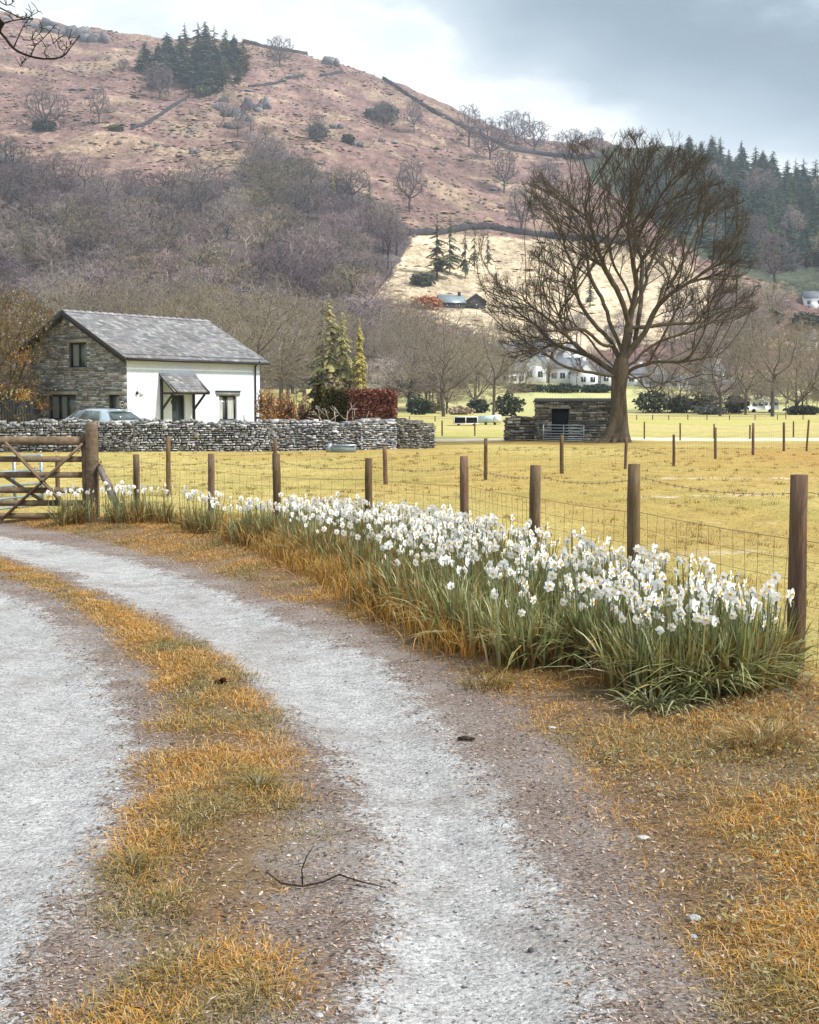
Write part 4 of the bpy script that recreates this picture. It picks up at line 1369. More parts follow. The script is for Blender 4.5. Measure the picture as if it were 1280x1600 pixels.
p = at(726, 663, 88)
zg = ground_at(726, 665).z
Yt = ground_at(726, 665).y
k = Yt / F
root = thing('livestock_trailer', 'dark sided low trailer with pale frame parked in the pasture', 'trailer', ((726 - 640) * k, Yt, zg))
b = MB(); b.box(((727 - 640) * k, Yt, zg + 8.5 * k), (36 * k, 1.6, 9 * k), (.35, .35, .33)); b.build('body', M['blackfence'], root)
b = MB()
for xx in (709, 727, 745): b.box(((xx - 640) * k, Yt - .82, zg + 8.5 * k), (1.2 * k, .05, 9.4 * k))
b.box(((727 - 640) * k, Yt, zg + 13.4 * k), (38 * k, 1.7, .05)); b.box(((727 - 640) * k, Yt - .03, zg + 3.4 * k), (40 * k, 1.72, 1.2 * k))
b.build('frame', M['white'], root)
for xx in (716, 740):
    b = MB(); b.tube([((xx - 640) * k, Yt - .85, zg + 2 * k), ((xx - 640) * k, Yt - .7, zg + 2 * k)], 2.2 * k, 12); b.build('wheel', M['rubber'], root)
Yt += 3
k = Yt / F
zg = T((763 - 640) * k, Yt)
root = thing('livestock_trailer', 'silver trailer with sloping lid parked beyond the dark sided trailer', 'trailer', ((763 - 640) * k, Yt, zg))
b = MB()
b.hexa([((x - 640) * k, Yt + y, zg + z * k) for x, y, z in ((747, -.8, 3), (782, -.8, 3), (782, .8, 3), (747, .8, 3), (747, -.8, 13.8), (782, -.8, 15.2), (782, .8, 15.2), (747, .8, 13.8))], (1.9, 1.9, 1.9))
b.build('body', M['galv'], root)
b = MB(); b.box(((776 - 640) * k, Yt - .82, zg + 9 * k), (10 * k, .03, 11 * k)); b.build('tailgate', M['white'], root)
for xx in (758, 772):
    b = MB(); b.tube([((xx - 640) * k, Yt - .85, zg + 2 * k), ((xx - 640) * k, Yt - .7, zg + 2 * k)], 2.2 * k, 12); b.build('wheel', M['rubber'], root)

root = thing('board_fence', 'black stained board fence beside the stone gable of the house', 'fence', (at(20, 650, 58).x, 58, -.5))
b, q = MB(), MB()
x0, x1 = at(-180, 650, 58).x, at(50, 650, 58).x
zt = at(20, 626, 58).z
nb = 52
for i in range(nb):
    xx = x0 + (x1 - x0) * (i + .5) / nb
    b.box((xx, 58, (zt - .6) / 2 + R_.uniform(-.004, .004)), ((x1 - x0) / nb - .012, .025, zt + .6), np.ones(3) * R_.uniform(.6, 1.5))
b.build('boards', M['blackfence'], root)
for i in range(8):
    q = MB(); q.box((x0 + (x1 - x0) * i / 7, 58.08, (zt - .55) / 2), (.1, .1, zt + .6)); q.build('post', M['blackfence'], root)
root = thing('garden_fence', 'brown wooden garden fence with open top beside the white wall', 'fence', (at(415, 650, 63).x, 63, -.5))
x0, x1 = at(399, 650, 63).x, at(442, 650, 63).x
zt = at(415, 624, 63).z
for z in (zt - .08, zt - .35, zt - .62, zt - .95, zt - 1.2):
    b = MB(); b.box(((x0 + x1) / 2, 63, z), (x1 - x0, .04, .12 if z < zt - .5 else .05)); b.build('rail', M['post'], root)
for i in range(7):
    b = MB(); b.box((x0 + (x1 - x0) * i / 6, 63.05, (zt - .6) / 2), (.07, .05, zt + .6)); b.build('upright', M['post'], root)

# ------------------------------------------------------------------ trees
def vary(mname, lo, hi, sat=None):
    """same paint, a little lighter or darker from tree to tree"""
    m = M[mname]
    t = m.node_tree
    src = [n_ for n_ in t.nodes if n_.type == 'ATTRIBUTE'][0]
    nn = NT.__new__(NT); nn.t = t
    oi = nn.new('ShaderNodeObjectInfo')
    tgt = [l.to_socket for l in t.links if l.from_node == src]
    c = nn.mix(1.0, nn.mix(1.0, src.outputs['Color'], oi.outputs['Color'], 'MULTIPLY'), nn.ramp(oi.outputs['Random'], sat or [(0, (lo,) * 3), (1, (hi,) * 3)]), 'MULTIPLY')
    for s_ in tgt:
        nn.put(s_, c)


vary('twig', 0, 0, [(0, (0.5, 0.48, 0.5)), (0.2, (1.0, 0.93, 0.95)), (0.4, (0.68, 0.64, 0.63)), (0.6, (1.3, 1.25, 1.15)), (0.8, (0.75, 0.67, 0.69)), (1, (1.0, 0.98, 0.9))])
vary('needle', 0, 0, [(0, (0.55, 0.65, 0.7)), (0.3, (1.1, 1.0, 0.8)), (0.6, (0.75, 0.85, 0.85)), (0.85, (1.5, 1.25, 0.8)), (1, (0.9, 0.9, 0.9))])


class Sk:
    """branches collected by point count and side count"""
    def __init__(s):
        s.b = {}

    def add(s, pts, rad, S, c):
        e = s.b.setdefault((len(pts), S), ([], [], []))
        e[0].append(pts); e[1].append(rad); e[2].append(c)

    def flush(s, mb):
        for (K, S), (P, R, c) in s.b.items():
            mb.tubes(P, R, S, np.array(c))
        return mb


def nrm3(v):
    l = math.sqrt(v[0] ** 2 + v[1] ** 2 + v[2] ** 2) or 1
    return (v[0] / l, v[1] / l, v[2] / l)


def grow(rng, out, p, d, L, r, lev, cfg):
    K = cfg['K'][lev]
    seg = L / (K - 1)
    wob, up, tip = cfg['wob'][lev], cfg['up'][lev], cfg['tip'][lev]
    pts, rad, ds = [p], [r], [d]
    for i in range(1, K):
        d = nrm3((d[0] + rng.gauss(0, wob), d[1] + rng.gauss(0, wob), d[2] + rng.gauss(0, wob) + up))
        p = (p[0] + d[0] * seg, p[1] + d[1] * seg, p[2] + d[2] * seg)
        pts.append(p); ds.append(d)
        rad.append(max(r * (1 - (1 - tip) * i / (K - 1)), cfg['rmin']))
    out[0 if lev < cfg['wood'] else 1].add(pts, rad, cfg['S'][lev], cfg['col'][lev])
    branch(rng, out, pts, rad, ds, L, lev, cfg)


def branch(rng, out, pts, rad, ds, L, lev, cfg, f0=None):
    if lev + 1 >= len(cfg['K']):
        return
    K = len(pts)
    n_ = cfg['n'][lev]
    n_ = int(n_) + (rng.random() < n_ % 1)
    for k in range(n_):
        f = (f0 if f0 is not None else cfg['f0'][lev])
        f = f + (1 - f) * ((k + rng.random()) / n_)
        x = f * (K - 1)
        i = min(int(x), K - 2)
        t = x - i
        p = tuple(pts[i][q] * (1 - t) + pts[i + 1][q] * t for q in range(3))
        d = ds[i + 1]
        an = math.radians(rng.uniform(*cfg['ang'][lev])) * (0.45 if f > 0.93 else 1)
        q = nrm3((rng.gauss(0, 1), rng.gauss(0, 1), rng.gauss(0, 1)))
        dot = q[0] * d[0] + q[1] * d[1] + q[2] * d[2]
        q = nrm3((q[0] - dot * d[0], q[1] - dot * d[1], q[2] - dot * d[2]))
        c, s_ = math.cos(an), math.sin(an)
        nd = (d[0] * c + q[0] * s_, d[1] * c + q[1] * s_, d[2] * c + q[2] * s_)
        l2 = L * rng.uniform(*cfg['lr'][lev]) * (1.2 - 0.7 * f)
        r2 = (rad[i] * (1 - t) + rad[i + 1] * t) * cfg['rr']
        grow(rng, out, p, nd, l2, max(r2, cfg['rmin']), lev + 1, cfg)


def colonize(nodes, par, A, step, infl, kill, iters, rng, up=.12, wob=.12, keep=.7, org=None, radial=0):
    """branches that fork towards points spread through the crown; nodes/par grow in place"""
    A = list(A)
    best = [(1e9, -1)] * len(A)
    fresh = list(range(len(nodes)))
    hits = {}
    for _ in range(iters):
        kd = KDTree(len(fresh))
        for i in fresh:
            kd.insert(nodes[i], i)
        kd.balance()
        acc, A2, B2 = {}, [], []
        for p, bb in zip(A, best):
            q = kd.find(p)
            if q[0] is not None and q[2] < bb[0]:
                bb = (q[2], q[1])
            if bb[0] < kill:
                continue
            A2.append(p); B2.append(bb)
            if bb[0] < infl:
                v = p - nodes[bb[1]]
                acc[bb[1]] = acc.get(bb[1], Vector((0, 0, 0))) + v.normalized()
        A, best = A2, B2
        fresh = []
        for i, v in acc.items():
            if hits.get(i, 0) > 1:
                continue
            hits[i] = hits.get(i, 0) + 1
            d = v.normalized() * 1.0 + Vector((rng.gauss(0, wob), rng.gauss(0, wob), up + rng.gauss(0, wob)))
            if par[i] >= 0:
                d += (nodes[i] - nodes[par[i]]).normalized() * keep
            if org is not None:
                d += (nodes[i] - org).normalized() * radial
            nodes.append(nodes[i] + d.normalized() * step * rng.uniform(.85, 1.15))
            par.append(i)
            fresh.append(len(nodes) - 1)
        if not fresh or not A:
            break


def skin(nodes, par, wood, tw, rng, tip, expo, cols, thick, ntw, ltw, rtw, maxr=1e9, Sbig=8, upw=.35):
    """pipe-model radii, chains of tubes, and twigs on every tip"""
    n_ = len(nodes)
    kids = [[] for _ in range(n_)]
    for i, p in enumerate(par):
        if p >= 0: kids[p].append(i)
    acc = [0.0] * n_
    for i in range(n_ - 1, -1, -1):
        if not kids[i]: acc[i] = tip ** expo
        if par[i] >= 0: acc[par[i]] += acc[i]
    R = [min(a ** (1 / expo), maxr) for a in acc]
    st = [(i, None) for i in range(n_) if par[i] < 0]
    while st:
        i, frm = st.pop()
        ch = [frm] if frm is not None else []
        ch.append(i)
        while kids[ch[-1]]:
            k = sorted(kids[ch[-1]], key=lambda q: -acc[q])
            for q in k[1:]: st.append((q, ch[-1]))
            ch.append(k[0])
        if len(ch) < 2: continue
        rad = [R[q] for q in ch]
        if frm is not None: rad[0] = min(rad[0], rad[1] * 1.25)
        P = [nodes[q].copy() for q in ch]
        for q in range(1, len(P) - 1):                    # ease the kinks out
            P[q] = P[q] * .5 + (P[q - 1] + P[q + 1]) * .25
        big = max(rad) > thick
        # long runs in pieces, so that each keeps the sides its girth needs
        for o in range(0, len(P) - 1, 12):
            pp, rr = P[o:o + 13], rad[o:o + 13]
            if len(pp) < 2: continue
            m_ = max(rr)
            (wood if big else tw).add([tuple(v) for v in pp], rr, Sbig if m_ > thick * 1.5 else 5 if m_ > thick * .5 else 3, cols[0] if big else cols[1])
    for i in range(n_):
        if R[i] > tip * 2.3 or par[i] < 0: continue
        d0 = (nodes[i] - nodes[par[i]]).normalized()
        m_ = ntw if not kids[i] else (1 if rng.random() < .45 * min(ntw, 2) else 0)
        for _ in range(m_):
            d = (d0 * .8 + Vector((rng.gauss(0, .55), rng.gauss(0, .55), rng.gauss(upw, .4)))).normalized()
            L = ltw * rng.uniform(.5, 1.25)
            p = nodes[i]
            e = p + d * L
            m2 = p.lerp(e, .5) + Vector((rng.gauss(0, .07), rng.gauss(0, .07), -.05)) * L
            tw.add([tuple(p), tuple(m2), tuple(e)], [rtw * 1.25, rtw, rtw * .8], 3, cols[1])
            if rng.random() < .6:
                e2 = m2 + (d + Vector((rng.gauss(0, .7), rng.gauss(0, .7), rng.gauss(.3, .5)))).normalized() * L * .55
                tw.add([tuple(m2), tuple(m2.lerp(e2, .5)), tuple(e2)], [rtw, rtw * .9, rtw * .8], 3, cols[1])


# -- the big bare tree beside the shed, limbs taken from the photograph and given depth
def big_tree():
    rng = random.Random(7)
    Y0 = 61.0
    base = at(966, 690, Y0)
    zb = T(base.x, Y0)
    root = thing('bare_tree', 'big spreading bare tree with flared trunk beside the stone shed', 'tree', (base.x, Y0, zb))
    wood, tw = Sk(), Sk()
    k = Y0 / F
    bk, lk, tc_ = (0.12, 0.095, 0.066), (0.105, 0.086, 0.06), (0.08, 0.068, 0.054)
    A = lambda x, y: (750 + x / 2.909, 400 + y / 2.909)
    B = lambda x, y: (760 + x / 3.048, 210 + y / 3.048)
    limbs = [
        ([A(640, 545), A(600, 548), A(520, 530), A(430, 517), A(350, 485), A(290, 440), A(200, 390), A(110, 330), A(60, 300)], .15, -2.5),
        ([A(640, 530), A(590, 515), A(500, 455), A(420, 430), A(340, 400), A(250, 310), A(150, 240), A(70, 170), A(15, 90)], .18, 1.5),
        ([A(640, 520), A(600, 500), A(540, 430), A(470, 350), A(420, 300), A(340, 260), A(290, 190), A(180, 110), A(70, 20)], .19, -1.5),
        ([A(640, 500), A(605, 400), A(540, 335), A(480, 260), A(440, 180), A(425, 60), B(380, 540), B(320, 420), B(235, 310)], .18, 2.5),
        ([A(650, 480), A(655, 440), A(680, 330), A(690, 240), A(675, 160), A(635, 90), B(595, 590), B(585, 450), B(590, 300), B(620, 150), B(605, 40)], .27, .5),
        ([A(690, 240), A(712, 140), B(712, 690), B(690, 560), B(675, 440), B(720, 300), B(760, 150), B(800, 50)], .16, -1.5),
        ([A(690, 250), A(760, 120), B(760, 660), B(805, 560), B(830, 450), B(880, 300), B(905, 180), B(925, 90)], .15, 2),
        ([A(660, 470), A(700, 410), A(765, 330), A(800, 240), A(870, 170), A(970, 105), A(1060, 50), B(1090, 625), B(1160, 540), B(1235, 460)], .20, -1),
        ([A(800, 240), A(840, 130), B(880, 700), B(960, 560), B(1020, 430), B(1080, 340), B(1180, 285)], .11, 1.5),
        ([A(660, 510), A(700, 480), A(760, 420), A(850, 375), A(940, 350), A(1040, 312), A(1150, 270), A(1235, 200)], .17, 1.5),
        ([A(660, 535), A(710, 510), A(790, 480), A(900, 480), A(1040, 462), A(1150, 440), A(1235, 375)], .13, -2.5),
        ([A(890, 480), A(980, 540), A(1070, 595), A(1120, 610)], .06, -3.2),
        ([A(670, 545), A(720, 560), A(770, 620), A(810, 640), A(850, 600)], .05, -1.5),
        ([A(660, 545), A(690, 560), A(750, 545), A(830, 590), A(850, 570)], .05, 1.5),
        ([A(680, 330), A(760, 320), A(850, 310), A(940, 310), A(1050, 280), A(1130, 180), A(1170, 110)], .10, 3),
        ([A(600, 400), A(560, 410), A(500, 350), A(440, 330), A(380, 340), A(320, 330)], .06, -3),
        ([A(680, 330), A(655, 230), A(605, 120), B(550, 600), B(490, 430), B(400, 250), B(345, 160)], .12, -2.5),
        ([B(690, 560), B(760, 420), B(840, 280), B(960, 140), B(1040, 110)], .08, -2),
        ([A(655, 450), A(590, 300), A(560, 200), A(500, 90), B(470, 500), B(430, 380), B(330, 330)], .10, 3.5),
        ([A(700, 410), A(720, 300), A(730, 200), B(740, 600), B(690, 400), B(690, 200), B(680, 70)], .13, 4),
        ([A(500, 455), A(430, 400), A(350, 320), A(260, 250), A(200, 160), B(150, 520)], .07, -3),
    ]
    nodes = [at(966, 640, Y0), at(968, 600, Y0), at(969, 585, Y0)]
    par = [-1, 0, 1]
    for pp, r0, dy in limbs:
        n_ = len(pp)
        ctrl = [at(x, y, Y0 + dy * (i / (n_ - 1)) ** 1.1 * 1.1) for i, (x, y) in enumerate(pp)]
        keep = .72
        L = sum((q - p).length for p, q in zip(ctrl, ctrl[1:]))
        K = max(4, int(L * keep / .28))
        last = min(range(len(nodes)), key=lambda q: (nodes[q] - ctrl[0]).length)
        for i in range(1, K + 1):
            x = i / K * keep * (n_ - 1)
            j = min(int(x), n_ - 2)
            t = x - j
            g_ = lambda q: ctrl[min(max(q, 0), n_ - 1)]
            p0, p1, p2, p3 = g_(j - 1), g_(j), g_(j + 1), g_(j + 2)
            p = 0.5 * ((2 * p1) + (p2 - p0) * t + (2 * p0 - 5 * p1 + 4 * p2 - p3) * t * t + (3 * p1 - p0 - 3 * p2 + p3) * t ** 3)
            nodes.append(p + Vector((rng.gauss(0, .03), rng.gauss(0, .04), rng.gauss(0, .03))))
            par.append(last)
            last = len(nodes) - 1
    # points through the crown's own outline, as deep as it is wide
    OUT = [(755, 425), (764, 385), (790, 368), (812, 335), (830, 300), (862, 262), (900, 236), (948, 220), (1000, 222), (1050, 238), (1088, 254), (1114, 274), (1142, 300), (1166, 348), (1160, 385), (1152, 410), (1172, 442), (1178, 472), (1162, 500), (1125, 518), (1075, 520), (1040, 515), (1010, 508), (985, 500), (960, 510), (930, 530), (890, 552), (840, 560), (800, 545), (765, 500)]
    A = []
    lump = lambda x, y: vnoise(np.array([x / 34.0]), np.array([y / 34.0 + 3]))[0]
    while len(A) < 3500:
        x, y = rng.uniform(750, 1182), rng.uniform(218, 600)
        if not poly_mask(np.array([x]), np.array([y]), OUT)[0]: continue
        c_ = math.hypot((x - 968) / 215, (y - 520) / 305)
        if c_ < .30 or rng.random() > .35 + .75 * c_ or lump(x, y) < .30 + .25 * (c_ - .5): continue
        half = 6.2 * math.sqrt(max(.05, 1 - ((x - 966) / 215) ** 2)) * (1.0 if y > 300 else .75)
        A.append(at(x, y, Y0 + rng.uniform(-1, 1) * half))
    for _ in range(130):                                # drooping low boughs round the trunk head
        x = rng.choice((rng.uniform(985, 1125), rng.uniform(800, 925)))
        A.append(at(x, rng.uniform(545, 608) if x > 985 else rng.uniform(550, 580), Y0 + rng.uniform(-3.5, 3.5)))
    colonize(nodes, par, A, .24, 2.0, .27, 70, rng, .12, .14, 1.35, at(967, 625, Y0), 1.0)
    skin(nodes, par, wood, tw, rng, .0088, 2.16, (lk, tc_), .035, 4, .42, .0056, .40, upw=.5)
    # trunk: fluted, flaring into roots
    mb = MB()
    prof = [(692, 966, 19.5), (686, 966, 16.5), (676, 966, 15), (660, 967, 13.4), (640, 967.5, 12.6), (615, 967, 11.6), (598, 968, 12), (588, 969, 13.5), (578, 970, 13), (560, 972, 10)]
    S = 28
    V = []
    for (py, cx, w) in prof:
        c = at(cx, py, Y0)
        fl = max(0, (py - 640) / 50)
        for i in range(S):
            an = 2 * math.pi * i / S
            rr = w * k * (1 + .05 * math.sin(5 * an + py * .03) + fl ** 1.6 * (.22 * max(0, math.cos(5 * an + .6)) + (.95 * max(0, math.cos(an - math.pi * 1.06)) ** 3)))
            V.append((c.x + rr * math.cos(an), c.y + rr * math.sin(an) * .95, c.z - (.12 if py > 690 else 0)))
    Q = [(j * S + i, j * S + (i + 1) % S, (j + 1) * S + (i + 1) % S, (j + 1) * S + i) for j in range(len(prof) - 1) for i in range(S)]
    mb.add(V, Q, C=np.array(bk))
    for an, L in ((3.3, 1.5), (4.3, 1.0), (5.2, .7), (2.4, 1.1)):
        c = at(966, 684, Y0)
        mb.tube([(c.x + math.cos(an) * (.3 + L * f), Y0 + math.sin(an) * (.3 + L * f), zb + .42 * (1 - f) ** 2 - .06) for f in (0, .3, .6, 1)], [.24, .17, .1, .04], 8, bk)
    mb.build('trunk', M['bark'], root, smooth=True)
    mb = MB(); wood.flush(mb); mb.build('limbs', M['bark'], root, smooth=True)
    mb = MB(); tw.flush(mb); mb.build('crown', M['bark'], root)


big_tree()


def bare_mesh(seed, H, cols, na=900, step=.35, tip=.012, rx=.42, low=.22, trunk=.25, forks=5, ntw=3, ltw=.5, rtw=.010, lean=0, top=1.0):
    """bare broadleaf: (trunk MB, crown MB), foot at the origin"""
    rng = random.Random(seed)
    wood, tw = Sk(), Sk()
    nodes, par = [Vector((0, 0, -.2))], [-1]
    zf = H * trunk
    n_ = 7
    for i in range(1, n_ + 1):
        nodes.append(Vector((lean * zf * i / n_ + rng.gauss(0, .05), rng.gauss(0, .05), zf * i / n_)))
        par.append(len(nodes) - 2)
    fork = len(nodes) - 1
    for f in range(forks):
        an = f * 6.283 / forks + rng.uniform(-.5, .5)
        el = rng.uniform(.35, 1.25)
        d = Vector((math.cos(an) * math.cos(el), math.sin(an) * math.cos(el), math.sin(el)))
        last = fork - rng.choice((0, 0, 1, 1, 2))
        p = nodes[last]
        for i in range(int(H * rng.uniform(.22, .34) / step)):
            d = (d + Vector((rng.gauss(0, .13), rng.gauss(0, .13), rng.gauss(.05, .1)))).normalized()
            p = p + d * step
            nodes.append(p); par.append(last); last = len(nodes) - 1
    A = []
    zc, hz = H * (low + 1) / 2, H * (1 - low) / 2
    ph = [rng.uniform(0, 6.28) for _ in range(4)]
    while len(A) < na:
        v = Vector((rng.uniform(-1, 1), rng.uniform(-1, 1), rng.uniform(-1, 1)))
        l = v.length
        an = math.atan2(v.y, v.x)
        lim = 1 + .16 * math.sin(3 * an + ph[0]) + .12 * math.sin(5 * v.z + ph[1]) + .08 * math.sin(7 * an + ph[2])
        if l > lim or rng.random() > .3 + .8 * l: continue
        taper = 1.0 if v.z < .1 else 1 - .25 * (v.z - .1) * top
        A.append(Vector((v.x * H * rx * taper + lean * H * .6, v.y * H * rx * taper, zc + v.z * hz)))
    colonize(nodes, par, A, step, H * .3, step * 1.2, 60, rng, .12, .16, .9, Vector((0, 0, H * .12)), .5)
    skin(nodes, par, wood, tw, rng, tip, 2.3, cols, H * .006, ntw, ltw, rtw, H * .022, 7)
    return wood.flush(MB()), tw.flush(MB())


def joined(*mbs):
    o = MB()
    for b in mbs:
        V, Q, Tt, Cc = b.arrays()
        o.add(V, Q, Tt, Cc)
    return o


GREY = ((.085, .075, .072), (.36, .325, .315)); PURP = ((.085, .068, .068), (.33, .285, .28)); OLIV = ((.085, .075, .06), (.36, .325, .23)); TAN = ((.11, .09, .07), (.27, .215, .145))
HUGE = 9999
# -- the wood on the lower slope: one mesh per kind of tree, each tree an object
wood_protos = []
for i, (cols, H, rx, low, tk) in enumerate(((GREY, 12.5, .38, .36, .45), (PURP, 13, .31, .34, .5), (OLIV, 11.5, .40, .28, .4), (PURP, 11.5, .42, .34, .42), (GREY, 14, .28, .4, .52), (GREY, 10.5, .44, .25, .35), (((.50, .46, .43), (.36, .29, .28)), 12.5, .24, .4, .62))):
    a_, b_ = bare_mesh(100 + i, H, cols, 330, .5, .027, rx, low, tk, 5, 3, .95, .025)
    wood_protos.append((joined(a_, b_).mesh('woodland_tree', M['twig']), H * 1.04))


fell_protos = []
for i, (H, rx, low, tk) in enumerate(((9, .44, .18, .22), (10, .34, .2, .3), (8, .5, .12, .2))):
    a_, b_ = bare_mesh(150 + i, H, ((.09, .078, .075), (.19, .155, .155)), 380, .36, .026, rx, low, tk, 6, 3, .7, .022)
    fell_protos.append((joined(a_, b_).mesh('fell_tree', M['bark']), H * 1.04))


def plant(mesh_h, name, p, h, rot, label, cat, group=None, sxy=1.0):
    me, H = mesh_h
    o = bpy.data.objects.new(name, me)
    COL.objects.link(o)
    o.location = p
    s_ = h / H
    o.scale = (s_ * sxy, s_ * sxy, s_)
    o.rotation_euler = (0, 0, rot)
    return tag(o, label, cat, group)


def px_h(p, hpx):
    """metres that show as hpx photo pixels at p"""
    return hpx * p.y / F


rw = random.Random(31)
inside = lambda x, y, poly: poly_mask(np.array([x], float), np.array([y], float), poly)[0] > 0
WOODB = [(-60, 245), (0, 250), (70, 300), (200, 305), (300, 312), (370, 300), (405, 255), (440, 262), (500, 292), (560, 322), (615, 350), (632, 385), (600, 440), (585, 480), (600, 590), (-60, 590)]
done = []
tries = 0
while len(done) < 285 and tries < 40000:
    tries += 1
    x, y = rw.uniform(-40, 640), 245 + 345 * rw.random() ** 0.9
    if not inside(x, y, WOODB):
        continue
    s_ = 13 + 12 * (y - 240) / 300
    if any(abs(x - a) < s_ * 1.05 and abs(y - b) < s_ * .62 for a, b in done):
        continue
    done.append((x, y))
for x, y in done:
    p = ground_at(x, y, 200)
    tn = float(fbm(np.array([x / 75.0]), np.array([y / 45.0]), 3)[0]); hu = float(fbm(np.array([x / 60.0 + 40]), np.array([y / 50.0]), 2)[0])
    o_ = plant(rw.choice(wood_protos), 'woodland_tree', p, rw.uniform(10.5, 17), rw.uniform(0, 6.28), 'bare tree crowded in the wood on the lower fell side', 'tree', 'bare trees of the wood on the fell side', rw.uniform(1.15, 1.6))
    tn = .42 + .62 * min(max((tn - .28) / .44, 0), 1)
    hu = (hu - .5) * .45
    o_.color = (tn * (1 - .25 * hu), tn * (.98 + .1 * hu), tn * (.98 - .5 * hu), 1)
for x, y in ((400, 240), (415, 222), (392, 210), (378, 190), (365, 178), (430, 250), (388, 232), (355, 165), (408, 262), (445, 275), (372, 215), (350, 190)):
    p = ground_at(x, y, 200)
    plant(rw.choice(wood_protos), 'ravine_tree', p, rw.uniform(8, 12), rw.uniform(0, 6.28), 'pale bare tree growing up the rocky ravine above the wood', 'tree', 'bare trees up the ravine', 1.1)
lone = [
    (72, 206, 66, 0, 'rounded bare tree standing alone on the pink fell', 1.25), (155, 193, 55, 1, 'slim dark bare tree on the fell beside the rounded one', 1.0), (250, 156, 52, 5, 'small bare tree just under the conifer clump', 1.15),
    (437, 104, 45, 2, 'bare tree at the fell wall beside the conifer clump', 1.0), (640, 331, 80, 1, 'tall bare tree on the upper corner of the wood', 1.0), (788, 301, 68, 4, 'pale bare tree on the fell above the straw field, high one', 1.0),
    (815, 366, 74, 3, 'bare tree above the wall at the top of the straw field', 1.15), (853, 312, 62, 0, 'faint bare tree on the fell just behind the big tree crown', 1.0), (733, 230, 62, 1, 'bare tree against the long wall on the fell', 1.1),
    (766, 250, 64, 5, 'wide bare tree just below the long fell wall', 1.2), (806, 226, 52, 0, 'dark bare tree on the fell wall under the pointed yew', 1.2), (835, 236, 46, 2, 'small bare tree right of the dark one on the fell wall', 1.1),
    (647, 208, 50, 3, 'bare tree below the fell wall near the crags', .9), (600, 200, 40, 5, 'low bush tree on the fell below the crags', 1.3), (890, 248, 44, 2, 'bare tree near the shoulder of the fell beside the larches', 1.3), (930, 245, 42, 3, 'bare tree on the shoulder of the fell, farther along', 1.2),
    (709, 158, 24, 5, 'wind bent tree on the skyline of the fell', 1.3), (497, 222, 44, 2, 'pale green tinged tree on the middle of the fell', .8), (1210, 452, 90, 1, 'purple bare tree in front of the dark conifer slope', 1.25), (1180, 395, 60, 3, 'purple bare tree at the foot of the conifers', 1.2),
    (157, 38, 20, 5, 'small tree on the skyline beside the tiny spruce', 1.2), (194, 112, 20, 2, 'small shrubby tree on the open fell', 1.0)]
for x, y, h, i, lab, sxy in lone:
    p = ground_at(x, y, 200)
    plant(fell_protos[(0, 1, 2, 1, 1, 0)[i]], 'fell_tree', p, px_h(p, h), rw.uniform(0, 6.28), lab, 'tree', None, sxy)


def conifer_mesh(seed, H, W_, col, dens=1.0, droop=.35, bare=.12, ragged=.35, tr=None):
    rng = random.Random(seed)
    mb = MB()
    mb.tube([(0, 0, -.3), (0.04, 0, H * .5), (0, 0, H)], [tr or H * .018, H * .011, .02], 6, (.075, .06, .05))
    z = H * bare
    while z < H * .985:
        f = (z - H * bare) / (H * (1 - bare))
        R = W_ * (1 - f) ** .66 * (.72 + .28 * math.sin(min(f * 9, 1.57))) * (1 + .18 * math.sin(f * 23 + seed) + rng.uniform(-.12, .12))
        n_ = max(4, int((5 + 5 * (1 - f)) * dens))
        for i in range(n_):
            an = rng.uniform(0, 6.283)
            r = R * rng.uniform(1 - ragged, 1.12)
            zz = z + rng.uniform(-.6, .6) * H * .03
            ca, sa = math.cos(an), math.sin(an)
            # a spray: drooping fan with side fingers
            K = 4
            for q in range(K):
                fo = (q + .25) / K
                x0, h0 = r * fo, zz - droop * r * fo ** 1.5
                x1, h1 = r * (fo + .42), zz - droop * r * (fo + .42) ** 1.5
                w = r * (.34 * (1 - fo) + .10) * rng.uniform(.7, 1.25)
                hang = r * .16 * rng.uniform(.5, 1.3) + .04
                cc = np.array(col) * rng.uniform(.65, 1.35)
                V = [(ca * x0 - sa * w * .25, sa * x0 + ca * w * .25, h0), (ca * (x0 + x1) / 2 - sa * w, sa * (x0 + x1) / 2 + ca * w, (h0 + h1) / 2 - hang), (ca * x1, sa * x1, h1 - hang * .3), (ca * (x0 + x1) / 2 + sa * w, sa * (x0 + x1) / 2 - ca * w, (h0 + h1) / 2 - hang), (ca * x0 + sa * w * .25, sa * x0 - ca * w * .25, h0)]
                mb.add(V, None, [(0, 1, 2), (0, 2, 3), (0, 3, 4)], cc)
        z += H * .030 / dens * rng.uniform(.8, 1.2)
    return mb


DK, LA_ = (.058, .09, .06), (.15, .135, .06)
conif = [(conifer_mesh(200 + i, H, W_, c, d, dr, b, rg).mesh('conifer', M['needle']), H) for i, (H, W_, c, d, dr, b, rg) in enumerate((
    (16, 2.9, DK, 1.0, .35, .08, .35), (17, 2.3, (.075, .088, .055), .85, .25, .15, .5), (15, 3.3, (.055, .08, .065), 1.1, .4, .05, .3), (17, 2.6, LA_, .75, .15, .15, .5), (18, 2.6, (.10, .11, .055), .7, .3, .22, .55)))]
